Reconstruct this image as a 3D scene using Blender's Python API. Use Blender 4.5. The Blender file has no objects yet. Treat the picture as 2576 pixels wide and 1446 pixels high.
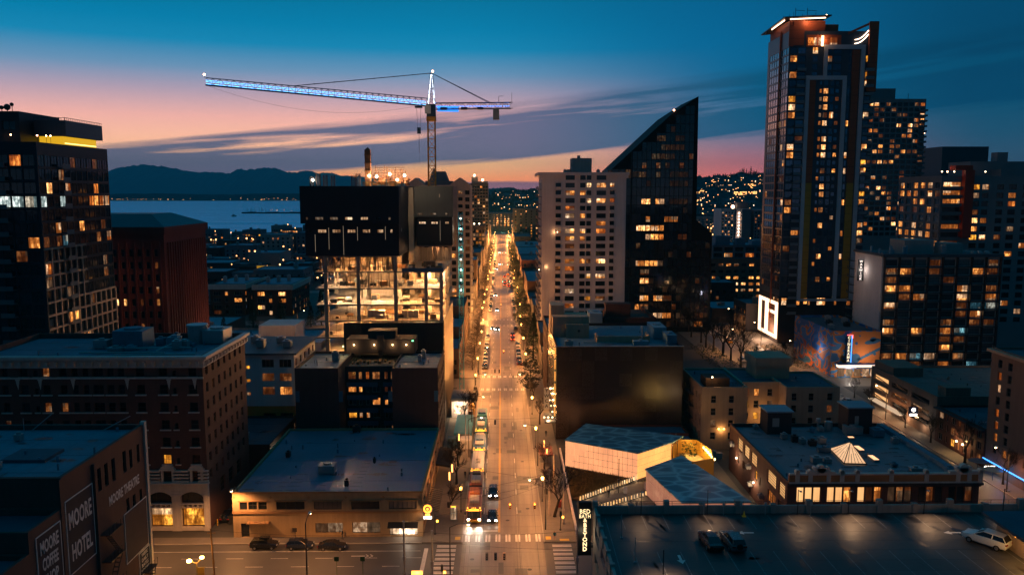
import bpy,math,random
from math import radians,sin,cos,pi,sqrt
from mathutils import Vector,Matrix
R = random.Random(11)
S = bpy.context.scene
COL = S.collection
LINK = COL.objects.link

# ------------------------------------------------------------------ camera
cd = bpy.data.cameras.new('camera');cam = bpy.data.objects.new('camera',cd);LINK(cam)
cam.location = (0,0,59.0)
cam.rotation_euler = (radians(90 - 6.9),0,radians(-0.74))
cd.sensor_width = 36.0;cd.lens = 36.0 * 2003 / 2576
cd.clip_start = 1.0;cd.clip_end = 60000
S.camera = cam

# ------------------------------------------------------------------ world: dusk sky
class NT:
 def __init__(s,tree):s.t = tree;s.N = tree.nodes;s.L = tree.links
 def n(s,typ,**kw):
  nd = s.N.new(typ)
  for k,v in kw.items():setattr(nd,k,v)
  return nd
 def put(s,sock,v):
  if v is None:return
  if hasattr(v,'is_output'):s.L.new(v,sock)
  else:
   if hasattr(sock.default_value,'__len__') and not hasattr(v,'__len__'):v = (v,) * len(sock.default_value)
   if hasattr(v,'__len__') and len(sock.default_value) == 4 and len(v) == 3:v = tuple(v) + (1,)
   sock.default_value = v
 def m(s,op,a,b=None,c=None,clamp=False):
  nd = s.n('ShaderNodeMath',operation=op,use_clamp=clamp)
  for i,v in enumerate((a,b,c)):s.put(nd.inputs[i],v)
  return nd.outputs[0]
 def mix(s,f,a,b,mode='MIX'):
  nd = s.n('ShaderNodeMix',data_type='RGBA',blend_type=mode)
  s.put(nd.inputs['Factor'],f);s.put(nd.inputs[6],a);s.put(nd.inputs[7],b)
  return nd.outputs[2]
 def ramp(s,f,stops,interp='LINEAR'):
  nd = s.n('ShaderNodeValToRGB');nd.color_ramp.interpolation = interp
  e = nd.color_ramp.elements
  while len(e) < len(stops):e.new(0.5)
  for i,(p,c) in enumerate(stops):
   e[i].position = p;e[i].color = tuple(c) + (1,) if len(c) == 3 else c
  s.put(nd.inputs[0],f);return nd.outputs[0]
 def noise(s,vec,scale=1.0,detail=2.0,rough=0.5,dist=0.0):
  nd = s.n('ShaderNodeTexNoise');s.put(nd.inputs['Vector'],vec)
  nd.inputs['Scale'].default_value = scale;nd.inputs['Detail'].default_value = detail
  nd.inputs['Roughness'].default_value = rough;nd.inputs['Distortion'].default_value = dist
  return nd.outputs[0]
 def vmul(s,v,k):
  nd = s.n('ShaderNodeVectorMath',operation='MULTIPLY');s.put(nd.inputs[0],v);nd.inputs[1].default_value = k
  return nd.outputs[0]
 def comb(s,x,y,z):
  nd = s.n('ShaderNodeCombineXYZ')
  for i,v in enumerate((x,y,z)):s.put(nd.inputs[i],v)
  return nd.outputs[0]
 def sep(s,v):
  nd = s.n('ShaderNodeSeparateXYZ');s.put(nd.inputs[0],v);return nd.outputs
def lin(r,g,b):
 f = lambda c:(c / 255 / 12.92) if c <= 10.3 else ((c / 255 + 0.055) / 1.055) ** 2.4
 return (f(r),f(g),f(b))

W = bpy.data.worlds.new('World');S.world = W;W.use_nodes = True
nt = NT(W.node_tree);nt.N.clear()
geo = nt.n('ShaderNodeTexCoord')
nrm = nt.n('ShaderNodeVectorMath',operation='NORMALIZE');nt.L.new(geo.outputs['Generated'],nrm.inputs[0])
dx,dy,dz = nt.sep(nrm.outputs[0])
elev = nt.m('MULTIPLY',nt.m('ARCSINE',dz),180 / pi)
azim = nt.m('MULTIPLY',nt.m('ARCTAN2',dx,dy),180 / pi)           # 0 along the avenue, + to the right
en = nt.m('DIVIDE',nt.m('MAXIMUM',elev,0),90,clamp=True)
d = 1 / 90
warm = nt.ramp(nt.m('POWER',en,0.5),[((x * d) ** 0.5,lin(*c)) for x,c in (
 (0.0,(255,124,80)),(0.9,(255,158,92)),(2.0,(255,194,132)),(3.4,(255,188,152)),(4.9,(236,172,160)),(6.6,(172,152,170)),
 (8.0,(104,142,176)),(9.6,(20,130,174)),(11.0,(0,122,166)),(13.5,(0,108,148)),(24,(0,98,136)),(90,(0,92,122)))])
pink = nt.ramp(nt.m('POWER',en,0.5),[((x * d) ** 0.5,lin(*c)) for x,c in (
 (0.0,(196,96,92)),(1.0,(226,110,98)),(2.0,(190,112,116)),(3.4,(124,110,132)),(5.0,(70,104,136)),(7.0,(10,96,138)),
 (10,(0,96,142)),(13.5,(0,90,134)),(24,(0,92,130)),(90,(0,92,122)))])
cool = nt.ramp(nt.m('POWER',en,0.5),[((x * d) ** 0.5,lin(*c)) for x,c in (
 (0.0,(70,78,92)),(1.5,(56,76,96)),(3.5,(28,72,98)),(6.0,(0,70,100)),(10,(0,66,100)),(14,(0,70,106)),(30,(0,84,114)),(90,(0,92,122)))])
def gauss(c,w):return nt.m('POWER',2.718,nt.m('MULTIPLY',nt.m('POWER',nt.m('DIVIDE',nt.m('SUBTRACT',azim,c),w),2),-1))
aw = nt.n('ShaderNodeMapRange',interpolation_type='SMOOTHSTEP');nt.put(aw.inputs[0],azim)
aw.inputs[1].default_value = -4;aw.inputs[2].default_value = 17;aw.inputs[3].default_value = 0;aw.inputs[4].default_value = 1
ac = nt.n('ShaderNodeMapRange',interpolation_type='SMOOTHSTEP');nt.put(ac.inputs[0],nt.m('ABSOLUTE',nt.m('ADD',azim,8)))
ac.inputs[1].default_value = 22;ac.inputs[2].default_value = 40
acl = nt.n('ShaderNodeMapRange',interpolation_type='SMOOTHSTEP');nt.put(acl.inputs[0],azim)
acl.inputs[1].default_value = -75;acl.inputs[2].default_value = -30;acl.inputs[3].default_value = 1;acl.inputs[4].default_value = 0
leftc = acl.outputs[0]
right = nt.m('MULTIPLY',ac.outputs[0],nt.m('GREATER_THAN',azim,-8))
skyc = nt.mix(aw.outputs[0],warm,pink)
skyc = nt.mix(nt.m('MAXIMUM',right,leftc),skyc,cool)
# streaky clouds: coordinates on the sphere (tangents of azimuth and elevation)
az_r = nt.m('MULTIPLY',azim,pi / 180)
u = nt.m('TANGENT',nt.m('MAXIMUM',nt.m('MINIMUM',az_r,1.3),-1.3))
v = nt.m('DIVIDE',nt.m('TANGENT',nt.m('MULTIPLY',elev,pi / 180)),nt.m('MAXIMUM',nt.m('COSINE',az_r),0.15))
g = nt.m('ADD',nt.m('ADD',0.070,nt.m('MULTIPLY',u,0.096)),nt.m('MULTIPLY',nt.m('MULTIPLY',u,u),0.05))
sv = nt.m('SUBTRACT',v,g)
half = nt.m('ADD',0.040,nt.m('MULTIPLY',u,0.032))
rel = nt.m('DIVIDE',sv,nt.m('MAXIMUM',half,0.012))
env = nt.m('SUBTRACT',1.0,nt.m('POWER',nt.m('ABSOLUTE',rel),3),clamp=True)
n1 = nt.noise(nt.comb(nt.m('MULTIPLY',u,2.2),nt.m('MULTIPLY',sv,46),3.7),1,6,0.5,0.35)
n2 = nt.noise(nt.comb(nt.m('MULTIPLY',u,6),nt.m('MULTIPLY',sv,120),9.1),1,4,0.55,0.3)
band = nt.m('ADD',nt.m('MULTIPLY',gauss(-40,1e6),0),nt.m('COSINE',nt.m('ADD',nt.m('MULTIPLY',rel,4.4),2.2)))
cl = nt.m('ADD',nt.m('ADD',nt.m('MULTIPLY',n1,1.75),nt.m('MULTIPLY',n2,1.05)),nt.m('MULTIPLY',band,0.2))
lb = nt.n('ShaderNodeMapRange',interpolation_type='SMOOTHSTEP');nt.put(lb.inputs[0],u);lb.inputs[1].default_value = -0.05;lb.inputs[2].default_value = -0.42
cl = nt.m('MULTIPLY',nt.m('SUBTRACT',nt.m('ADD',cl,nt.m('ADD',nt.m('MULTIPLY',env,0.62),nt.m('MULTIPLY',lb.outputs[0],0.2))),1.6),3.4)
cl = nt.m('MULTIPLY',nt.m('MAXIMUM',cl,0),env,clamp=True)
ccol = nt.ramp(nt.m('ADD',nt.m('MULTIPLY',azim,1 / 60),0.5),[(0.0,lin(70,84,112)),(0.38,lin(74,90,122)),(0.52,lin(84,92,124)),(0.66,lin(44,86,118)),(0.8,lin(0,76,110)),(1.0,lin(0,60,92))])
skyc = nt.mix(nt.m('MULTIPLY',cl,0.93),skyc,ccol)
# low bank of cloud on the horizon
bn = nt.noise(nt.comb(nt.m('MULTIPLY',u,14),0,0.3),1,4,0.5)
btop = nt.m('ADD',0.0125,nt.m('MULTIPLY',nt.m('SUBTRACT',bn,0.5),0.006))
bk = nt.n('ShaderNodeMapRange',interpolation_type='SMOOTHSTEP');nt.put(bk.inputs[0],nt.m('SUBTRACT',btop,v));bk.inputs[1].default_value = -0.0012;bk.inputs[2].default_value = 0.0022
bs = nt.n('ShaderNodeMapRange',interpolation_type='SMOOTHSTEP');nt.put(bs.inputs[0],u);bs.inputs[1].default_value = -0.14;bs.inputs[2].default_value = -0.05
be = nt.n('ShaderNodeMapRange',interpolation_type='SMOOTHSTEP');nt.put(be.inputs[0],u);be.inputs[1].default_value = 0.1;be.inputs[2].default_value = 0.3;be.inputs[3].default_value = 1;be.inputs[4].default_value = 0
skyc = nt.mix(nt.m('MULTIPLY',nt.m('MULTIPLY',bk.outputs[0],bs.outputs[0]),nt.m('MULTIPLY',be.outputs[0],0.85)),skyc,lin(98,80,108))
# the eastern half of the dome is already in the earth's shadow
back = nt.n('ShaderNodeMapRange',interpolation_type='SMOOTHSTEP');nt.put(back.inputs[0],dy)
back.inputs[1].default_value = -0.75;back.inputs[2].default_value = 0.55;back.inputs[3].default_value = 0.52;back.inputs[4].default_value = 1.0
below = nt.m('GREATER_THAN',elev,-1.0)
bg = nt.n('ShaderNodeBackground');nt.L.new(skyc,bg.inputs['Color'])
air = nt.m('ADD',1.12,nt.m('MULTIPLY',nt.m('POWER',2.718,nt.m('MULTIPLY',nt.m('MAXIMUM',elev,0),-0.24)),1.3))      # what the evening air takes away again
nt.put(bg.inputs['Strength'],nt.m('MULTIPLY',nt.m('MULTIPLY',back.outputs[0],air),nt.m('ADD',0.12,nt.m('MULTIPLY',below,0.88))))
# a physical twilight sky adds the last diffuse light of the set sun
sk = nt.n('ShaderNodeTexSky',sky_type='NISHITA',sun_disc=False);sk.sun_elevation = radians(-3);sk.sun_rotation = radians(-8)
bg2 = nt.n('ShaderNodeBackground');nt.L.new(sk.outputs[0],bg2.inputs['Color']);bg2.inputs['Strength'].default_value = 0.012
add = nt.n('ShaderNodeAddShader');nt.L.new(bg.outputs[0],add.inputs[0]);nt.L.new(bg2.outputs[0],add.inputs[1])
out = nt.n('ShaderNodeOutputWorld');nt.L.new(add.outputs[0],out.inputs['Surface'])
W.cycles.sampling_method = 'MANUAL';W.cycles.sample_map_resolution = 512

vs = S.view_settings
S.display_settings.display_device = 'sRGB'
vs.view_transform = 'Standard';vs.look = 'None';vs.gamma = 1.0;vs.use_curve_mapping = False;vs.exposure = 0.0
S.cycles.use_denoising = True;S.cycles.max_bounces = 5;S.cycles.diffuse_bounces = 2;S.cycles.glossy_bounces = 3
S.cycles.transmission_bounces = 3;S.cycles.transparent_max_bounces = 8;S.cycles.sample_clamp_indirect = 4.0;S.cycles.volume_bounces = 0
S.cycles.use_light_tree = True;S.cycles.caustics_reflective = False;S.cycles.caustics_refractive = False

# ------------------------------------------------------------------ materials
MATS = {}
def mat(name,col,rough=0.8,var=0.3,scale=0.35,metal=0.0,spec=0.3,streak=0.0,bump=0.0,fine=6.0,lines=None,sv=(1.6,1.6,0.06)):
 """painted / mineral surface: base colour, two scales of blotches, vertical weather streaks, optional coursing lines (step_z, step_xy, width, amount)"""
 if name in MATS:return MATS[name]
 m = bpy.data.materials.new(name);m.use_nodes = True;MATS[name] = m
 t = NT(m.node_tree);p = t.N['Principled BSDF']
 pos = t.n('ShaderNodeNewGeometry').outputs['Position']
 a = t.noise(pos,scale,4,0.6);b = t.noise(pos,fine,3,0.6)
 f = t.m('ADD',t.m('MULTIPLY',t.m('SUBTRACT',a,0.5),2 * var),t.m('MULTIPLY',t.m('SUBTRACT',b,0.5),var))
 if streak:
  s = t.noise(t.vmul(pos,sv),1,4,0.6)
  f = t.m('ADD',f,t.m('MULTIPLY',t.m('SUBTRACT',s,0.5),2 * streak))
 f = t.m('MAXIMUM',t.m('ADD',1.0,f),0.15)
 c = t.n('ShaderNodeVectorMath',operation='SCALE');c.inputs[0].default_value = col;t.L.new(f,c.inputs['Scale'])
 o = c.outputs[0]
 if lines:
  sz,sx,w,am = lines
  x,y,z = t.sep(pos)
  k = None
  if sz:k = t.m('LESS_THAN',t.m('FRACT',t.m('DIVIDE',z,sz)),w / sz)
  if sx:
   k2 = t.m('LESS_THAN',t.m('FRACT',t.m('DIVIDE',t.m('ADD',x,y),sx)),w / sx)
   k = k2 if k is None else t.m('MAXIMUM',k,k2)
  o = t.mix(t.m('MULTIPLY',k,am),o,(0.01,0.01,0.012))
 t.L.new(o,p.inputs['Base Color'])
 rr = t.m('ADD',rough,t.m('MULTIPLY',t.m('SUBTRACT',b,0.5),0.2),clamp=True);t.L.new(rr,p.inputs['Roughness'])
 p.inputs['Metallic'].default_value = metal;p.inputs['Specular IOR Level'].default_value = spec
 if bump:
  bn_ = t.n('ShaderNodeBump');bn_.inputs['Strength'].default_value = bump;bn_.inputs['Distance'].default_value = 0.05
  t.L.new(b,bn_.inputs['Height']);t.L.new(bn_.outputs[0],p.inputs['Normal'])
 return m
def emit(name,col,strength,base=(0.02,0.02,0.02),sample=True):
 if name in MATS:return MATS[name]
 m = bpy.data.materials.new(name);m.use_nodes = True;MATS[name] = m
 p = m.node_tree.nodes['Principled BSDF']
 p.inputs['Base Color'].default_value = tuple(base) + (1,);p.inputs['Emission Color'].default_value = tuple(col) + (1,);p.inputs['Emission Strength'].default_value = strength
 m.cycles.emission_sampling = 'AUTO' if sample else 'NONE'
 return m
def litwin(name,col,strength,lo=0.25,curtain=0.5,sample=False,col2=None,smooth=False):
 """a lit room behind glass: curtains, furniture and a lamp make each pane uneven; rooms differ one by one"""
 if name in MATS:return MATS[name]
 m = bpy.data.materials.new(name);m.use_nodes = True;MATS[name] = m
 t = NT(m.node_tree);p = t.N['Principled BSDF']
 pos = t.n('ShaderNodeNewGeometry').outputs['Position']
 rnd = t.n('ShaderNodeObjectInfo').outputs['Random']
 off = t.comb(t.m('MULTIPLY',rnd,53),t.m('MULTIPLY',rnd,31),t.m('MULTIPLY',rnd,17))
 pv = t.n('ShaderNodeVectorMath',operation='ADD');t.L.new(pos,pv.inputs[0]);t.L.new(off,pv.inputs[1])
 x,y,z = t.sep(pos)
 cell = t.n('ShaderNodeTexWhiteNoise',noise_dimensions='3D')
 t.L.new(t.comb(t.m('FLOOR',t.m('MULTIPLY',t.m('ADD',x,y),0.37)),t.m('FLOOR',t.m('MULTIPLY',z,0.36)),t.m('MULTIPLY',rnd,9)),cell.inputs['Vector'])
 a = t.noise(t.vmul(pv.outputs[0],(1.5,1.5,0.8)),1,3,0.6)
 cu = t.noise(t.vmul(pv.outputs[0],(5,5,0.15)),1,2,0.5)
 if smooth:a = t.m('ADD',0.46,t.m('MULTIPLY',t.noise(pos,0.22,2,0.5),0.22))
 f = t.m('MULTIPLY',t.m('POWER',t.m('MULTIPLY',a,1.75),3.2 if not smooth else 2.0),t.m('ADD',1 - curtain,t.m('MULTIPLY',cu,2 * curtain)))
 f = t.m('MULTIPLY',f,t.m('ADD',lo,t.m('MULTIPLY',t.m('POWER',cell.outputs['Value'],1.8),2.1 - lo)))
 c2 = col2 or (col[0],col[1] * 0.62,col[2] * 0.4)
 if smooth:f = t.m('MULTIPLY',t.m('POWER',t.m('MULTIPLY',a,1.75),2.0),t.m('ADD',1 - curtain,t.m('MULTIPLY',cu,2 * curtain)))
 else:
  ox = t.sep(t.n('ShaderNodeTexCoord').outputs['Object'])[0];sg = t.m('SUBTRACT',t.m('MULTIPLY',t.m('GREATER_THAN',t.m('FRACT',t.m('MULTIPLY',rnd,7.3)),0.5),2),1)
  dr_ = t.m('GREATER_THAN',t.m('MULTIPLY',ox,sg),t.m('SUBTRACT',t.m('MULTIPLY',t.m('FRACT',t.m('MULTIPLY',rnd,13.7)),2.6),0.6));f = t.m('MULTIPLY',f,t.m('SUBTRACT',1.0,t.m('MULTIPLY',dr_,0.72)))
 cc = t.mix(t.m('MULTIPLY',f,0.75,clamp=True),c2,col)
 if not smooth:cc = t.mix(t.m('MULTIPLY',t.m('GREATER_THAN',t.m('FRACT',t.m('MULTIPLY',cell.outputs['Value'],7.7)),0.74),0.6),cc,(1.0,0.70,0.42))
 t.L.new(cc,p.inputs['Emission Color']);t.L.new(t.m('MULTIPLY',t.m('ADD',f,0.12),strength),p.inputs['Emission Strength'])
 p.inputs['Base Color'].default_value = (0.02,0.018,0.015,1);p.inputs['Roughness'].default_value = 0.12 if not smooth else 0.5
 m.cycles.emission_sampling = 'AUTO' if sample else 'NONE'
 return m
def glass(name,col,rough=0.06,spec=0.6,var=0.5,metal=0.0):
 """dark window glass with slightly different panes (blinds, dusty, tilted)"""
 if name in MATS:return MATS[name]
 m = bpy.data.materials.new(name);m.use_nodes = True;MATS[name] = m
 t = NT(m.node_tree);p = t.N['Principled BSDF']
 pos = t.n('ShaderNodeNewGeometry').outputs['Position'];rnd = t.n('ShaderNodeObjectInfo').outputs['Random']
 a = t.noise(pos,0.7,3,0.6)
 k = t.m('ADD',t.m('MULTIPLY',t.m('POWER',rnd,3),2.2 * var),t.m('MULTIPLY',a,var))
 c = t.n('ShaderNodeVectorMath',operation='SCALE');c.inputs[0].default_value = col;t.L.new(t.m('ADD',0.5,k),c.inputs['Scale'])
 t.L.new(c.outputs[0],p.inputs['Base Color'])
 p.inputs['Roughness'].default_value = rough;p.inputs['Specular IOR Level'].default_value = spec;p.inputs['Metallic'].default_value = metal
 bn_ = t.n('ShaderNodeBump');bn_.inputs['Strength'].default_value = 0.06;bn_.inputs['Distance'].default_value = 0.3
 t.L.new(t.noise(pos,0.35,2,0.5),bn_.inputs['Height']);t.L.new(bn_.outputs[0],p.inputs['Normal'])
 return m

GL = glass('window_glass',(0.012,0.015,0.02))
LIT = {
 '.':GL,
 'a':litwin('lit_amber',(1.0,0.40,0.09),0.95),
 'b':litwin('lit_bright',(1.0,0.50,0.17),1.5,lo=0.6),
 'o':litwin('lit_orange',(1.0,0.30,0.05),0.75),
 'd':litwin('lit_dim',(1.0,0.36,0.10),0.17),
 'y':litwin('lit_yellow',(1.0,0.47,0.05),1.15,lo=0.6),
 'w':litwin('lit_white',(1.0,0.78,0.55),0.9),
 'v':litwin('lit_curtain',(1.0,0.62,0.34),0.42,lo=0.5,curtain=0.7),
 'u':litwin('lit_screen',(0.4,0.6,1.0),0.14,col2=(0.1,0.2,0.5)),
 'c':litwin('lit_cool',(0.35,0.8,0.9),0.35,col2=(0.1,0.4,0.6)),
}
FR = mat('frame_dark',(0.03,0.028,0.026),0.5,0.2)
FRW = mat('frame_pale',(0.3,0.28,0.26),0.6,0.2)

# ------------------------------------------------------------------ mesh helpers
class MB:
 def __init__(s):s.v = [];s.f = [];s.k = []
 def vert(s,p):s.v.append(tuple(p));return len(s.v) - 1
 def face(s,pts,k=0):
  n = len(s.v);s.v.extend(tuple(p) for p in pts);s.f.append(tuple(range(n,n + len(pts))));s.k.append(k)
 def box(s,x0,y0,z0,x1,y1,z1,k=0,skip='',kt=None):
  if x0 > x1:x0,x1 = x1,x0
  if y0 > y1:y0,y1 = y1,y0
  if z0 > z1:z0,z1 = z1,z0
  n = len(s.v)
  s.v += [(x0,y0,z0),(x1,y0,z0),(x1,y1,z0),(x0,y1,z0),(x0,y0,z1),(x1,y0,z1),(x1,y1,z1),(x0,y1,z1)]
  for c,q in (('b',(0,3,2,1)),('t',(4,5,6,7)),('S',(0,1,5,4)),('E',(1,2,6,5)),('N',(2,3,7,6)),('W',(3,0,4,7))):
   if c in skip:continue
   s.f.append(tuple(n + i for i in q));s.k.append(kt if (c == 't' and kt is not None) else k)
 def tube(s,a,b,r0,r1=None,n=6,k=0,cap=True):
  r1 = r0 if r1 is None else r1
  a,b = Vector(a),Vector(b);d_ = (b - a)
  if d_.length < 1e-6:return
  d_.normalize();up = Vector((0,0,1)) if abs(d_.z) < 0.95 else Vector((1,0,0))
  x = d_.cross(up).normalized();y = d_.cross(x)
  i0 = len(s.v)
  for p,r in ((a,r0),(b,r1)):
   for i in range(n):
    q = p + x * (r * cos(2 * pi * i / n)) + y * (r * sin(2 * pi * i / n));s.v.append(tuple(q))
  for i in range(n):
   j = (i + 1) % n;s.f.append((i0 + i,i0 + n + i,i0 + n + j,i0 + j));s.k.append(k)
  if cap:
   s.f.append(tuple(i0 + i for i in range(n)));s.k.append(k)
   s.f.append(tuple(i0 + n + i for i in reversed(range(n))));s.k.append(k)
 def stem(s,a,b,r0,r1=None,n=6):s.tube(a,b,r0,r1,n,1)
 def ball(s,c,r,k=0,n=8,m=5,sz=1.0):
  i0 = len(s.v);c = Vector(c)
  s.v.append(tuple(c + Vector((0,0,r * sz))))
  for j in range(1,m):
   th = pi * j / m
   for i in range(n):s.v.append(tuple(c + Vector((r * sin(th) * cos(2 * pi * i / n),r * sin(th) * sin(2 * pi * i / n),r * sz * cos(th)))))
  s.v.append(tuple(c - Vector((0,0,r * sz))));last = len(s.v) - 1
  for i in range(n):
   j = (i + 1) % n
   s.f.append((i0,i0 + 1 + i,i0 + 1 + j));s.k.append(k)
   for q in range(m - 2):
    a = i0 + 1 + q * n;s.f.append((a + i,a + n + i,a + n + j,a + j));s.k.append(k)
   a = i0 + 1 + (m - 2) * n;s.f.append((a + i,last,a + j));s.k.append(k)
 def prism(s,pts,z0,z1,k=0,kt=None,bottom=False):
  """vertical prism over a plan polygon (counter-clockwise)"""
  n = len(pts)
  for i in range(n):
   a,b = pts[i],pts[(i + 1) % n]
   s.face([(a[0],a[1],z0),(b[0],b[1],z0),(b[0],b[1],z1),(a[0],a[1],z1)],k)
  s.face([(p[0],p[1],z1) for p in pts],k if kt is None else kt)
  if bottom:s.face([(p[0],p[1],z0) for p in reversed(pts)],k)
 def mesh(s,name,mats):
  me = bpy.data.meshes.new(name);me.from_pydata(s.v,[],s.f)
  for m in (mats if isinstance(mats,(list,tuple)) else [mats]):me.materials.append(m)
  if s.k and max(s.k) >= len(me.materials):me.materials.append(DMETAL)
  if any(s.k):me.polygons.foreach_set('material_index',s.k)
  me.update();return me
 def build(s,name,mats,parent=None,rel=True,smooth=False,kind=None):
  """link as one object; vertices are world coordinates, made relative to the parent's place"""
  if parent is not None and rel:
   o_ = parent.location if parent.parent is None else parent.location + parent.parent.location
   s.v = [(p[0] - o_.x,p[1] - o_.y,p[2] - o_.z) for p in s.v]
  me = s.mesh(name,mats)
  if smooth:me.polygons.foreach_set('use_smooth',[True] * len(me.polygons))
  ob = bpy.data.objects.new(name,me);LINK(ob)
  if parent is not None:ob.parent = parent
  if kind:ob['kind'] = kind
  return ob
def empty(name,loc,label=None,cat=None,group=None,rz=0.0):
 o = bpy.data.objects.new(name,None);LINK(o);o.location = loc;o.rotation_euler = (0,0,rz);o.empty_display_size = 0.5
 if label:o['label'] = label
 if cat:o['category'] = cat
 if group:o['group'] = group
 return o
def tag(o,label,cat,group=None):
 o['label'] = label;o['category'] = cat
 if group:o['group'] = group
 return o
def inst(name,me,loc,rz=0.0,parent=None,scale=None):
 o = bpy.data.objects.new(name,me);LINK(o);o.location = loc;o.rotation_euler = (0,0,rz)
 if parent is not None:o.parent = parent
 if scale:o.scale = scale
 return o
def copy_thing(root,loc,rz=None,label=None,group=None,scale=None):
 r = root.copy();LINK(r);r.location = loc
 if rz is not None:r.rotation_euler = (0,0,rz)
 if label:r['label'] = label
 if group:r['group'] = group
 if scale:r.scale = (scale,) * 3
 for ch in list(root.children):
  c = ch.copy();LINK(c);c.parent = r
  for gch in list(ch.children):
   dd = gch.copy();LINK(dd);dd.parent = c
 return r
def text(body,size,loc,rot,m,name='lettering',parent=None,depth=0.03,bold=0.0,align='CENTER',sx=1.0,space=1.0):
 cu = bpy.data.curves.new(name,'FONT');cu.body = body;cu.size = size;cu.extrude = depth;cu.offset = bold
 cu.align_x = align;cu.align_y = 'CENTER';cu.space_character = space;cu.resolution_u = 2
 f = bpy.data.objects.new(name,cu);me = bpy.data.meshes.new_from_object(f);bpy.data.objects.remove(f);bpy.data.curves.remove(cu)
 me.materials.clear();me.materials.append(m);o = bpy.data.objects.new(name,me);LINK(o);o.rotation_euler = rot;o.scale = (sx,1,1)
 if parent is not None:
  o.parent = parent;o.location = Vector(loc) - parent.location
 else:o.location = loc
 return o
def lamp(parent,loc,power,col=(1,0.45,0.14),radius=0.25,spot=None,blend=0.6,rot=None):
 l = bpy.data.lights.new('lamp_light','SPOT' if spot else 'POINT');l.energy = power;l.color = col;l.shadow_soft_size = radius
 if spot:l.spot_size = radians(spot);l.spot_blend = blend
 o = bpy.data.objects.new('lamp_light',l);LINK(o)
 if parent is not None:o.parent = parent;o.location = Vector(loc) - parent.location
 else:o.location = loc
 if rot:o.rotation_euler = rot
 return o

# ------------------------------------------------------------------ windows and buildings
WIN = {}
def win_mesh(w,h,nx,ny,var,fr,fw=0.07):
 w,h = round(w,2),round(h,2)
 key = (w,h,nx,ny,var,fr.name,fw)
 if key in WIN:return WIN[key]
 mb = MB();mb.face([(-w / 2,0,0),(w / 2,0,0),(w / 2,0,h),(-w / 2,0,h)],0)
 e = 0.004;p = -0.06
 def bar(x0,z0,x1,z1):mb.box(x0,p,z0,x1,-e,z1,1,skip='N')
 bar(-w / 2,0,w / 2,fw);bar(-w / 2,h - fw,w / 2,h);bar(-w / 2,fw,-w / 2 + fw,h - fw);bar(w / 2 - fw,fw,w / 2,h - fw)
 b = fw * 0.6
 for i in range(1,nx):
  x = -w / 2 + w * i / nx;bar(x - b / 2,fw,x + b / 2,h - fw)
 for j in range(1,ny):
  z = h * j / ny;mb.box(-w / 2 + fw,p * 0.8,z - b / 2,w / 2 - fw,-e,z + b / 2,1,skip='N')
 WIN[key] = mb.mesh('window',[LIT[var],fr]);return WIN[key]
CAMP = Vector((0,0,59))
ROT = {'S':0.0,'W':-pi / 2,'E':pi / 2,'N':pi}
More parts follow.
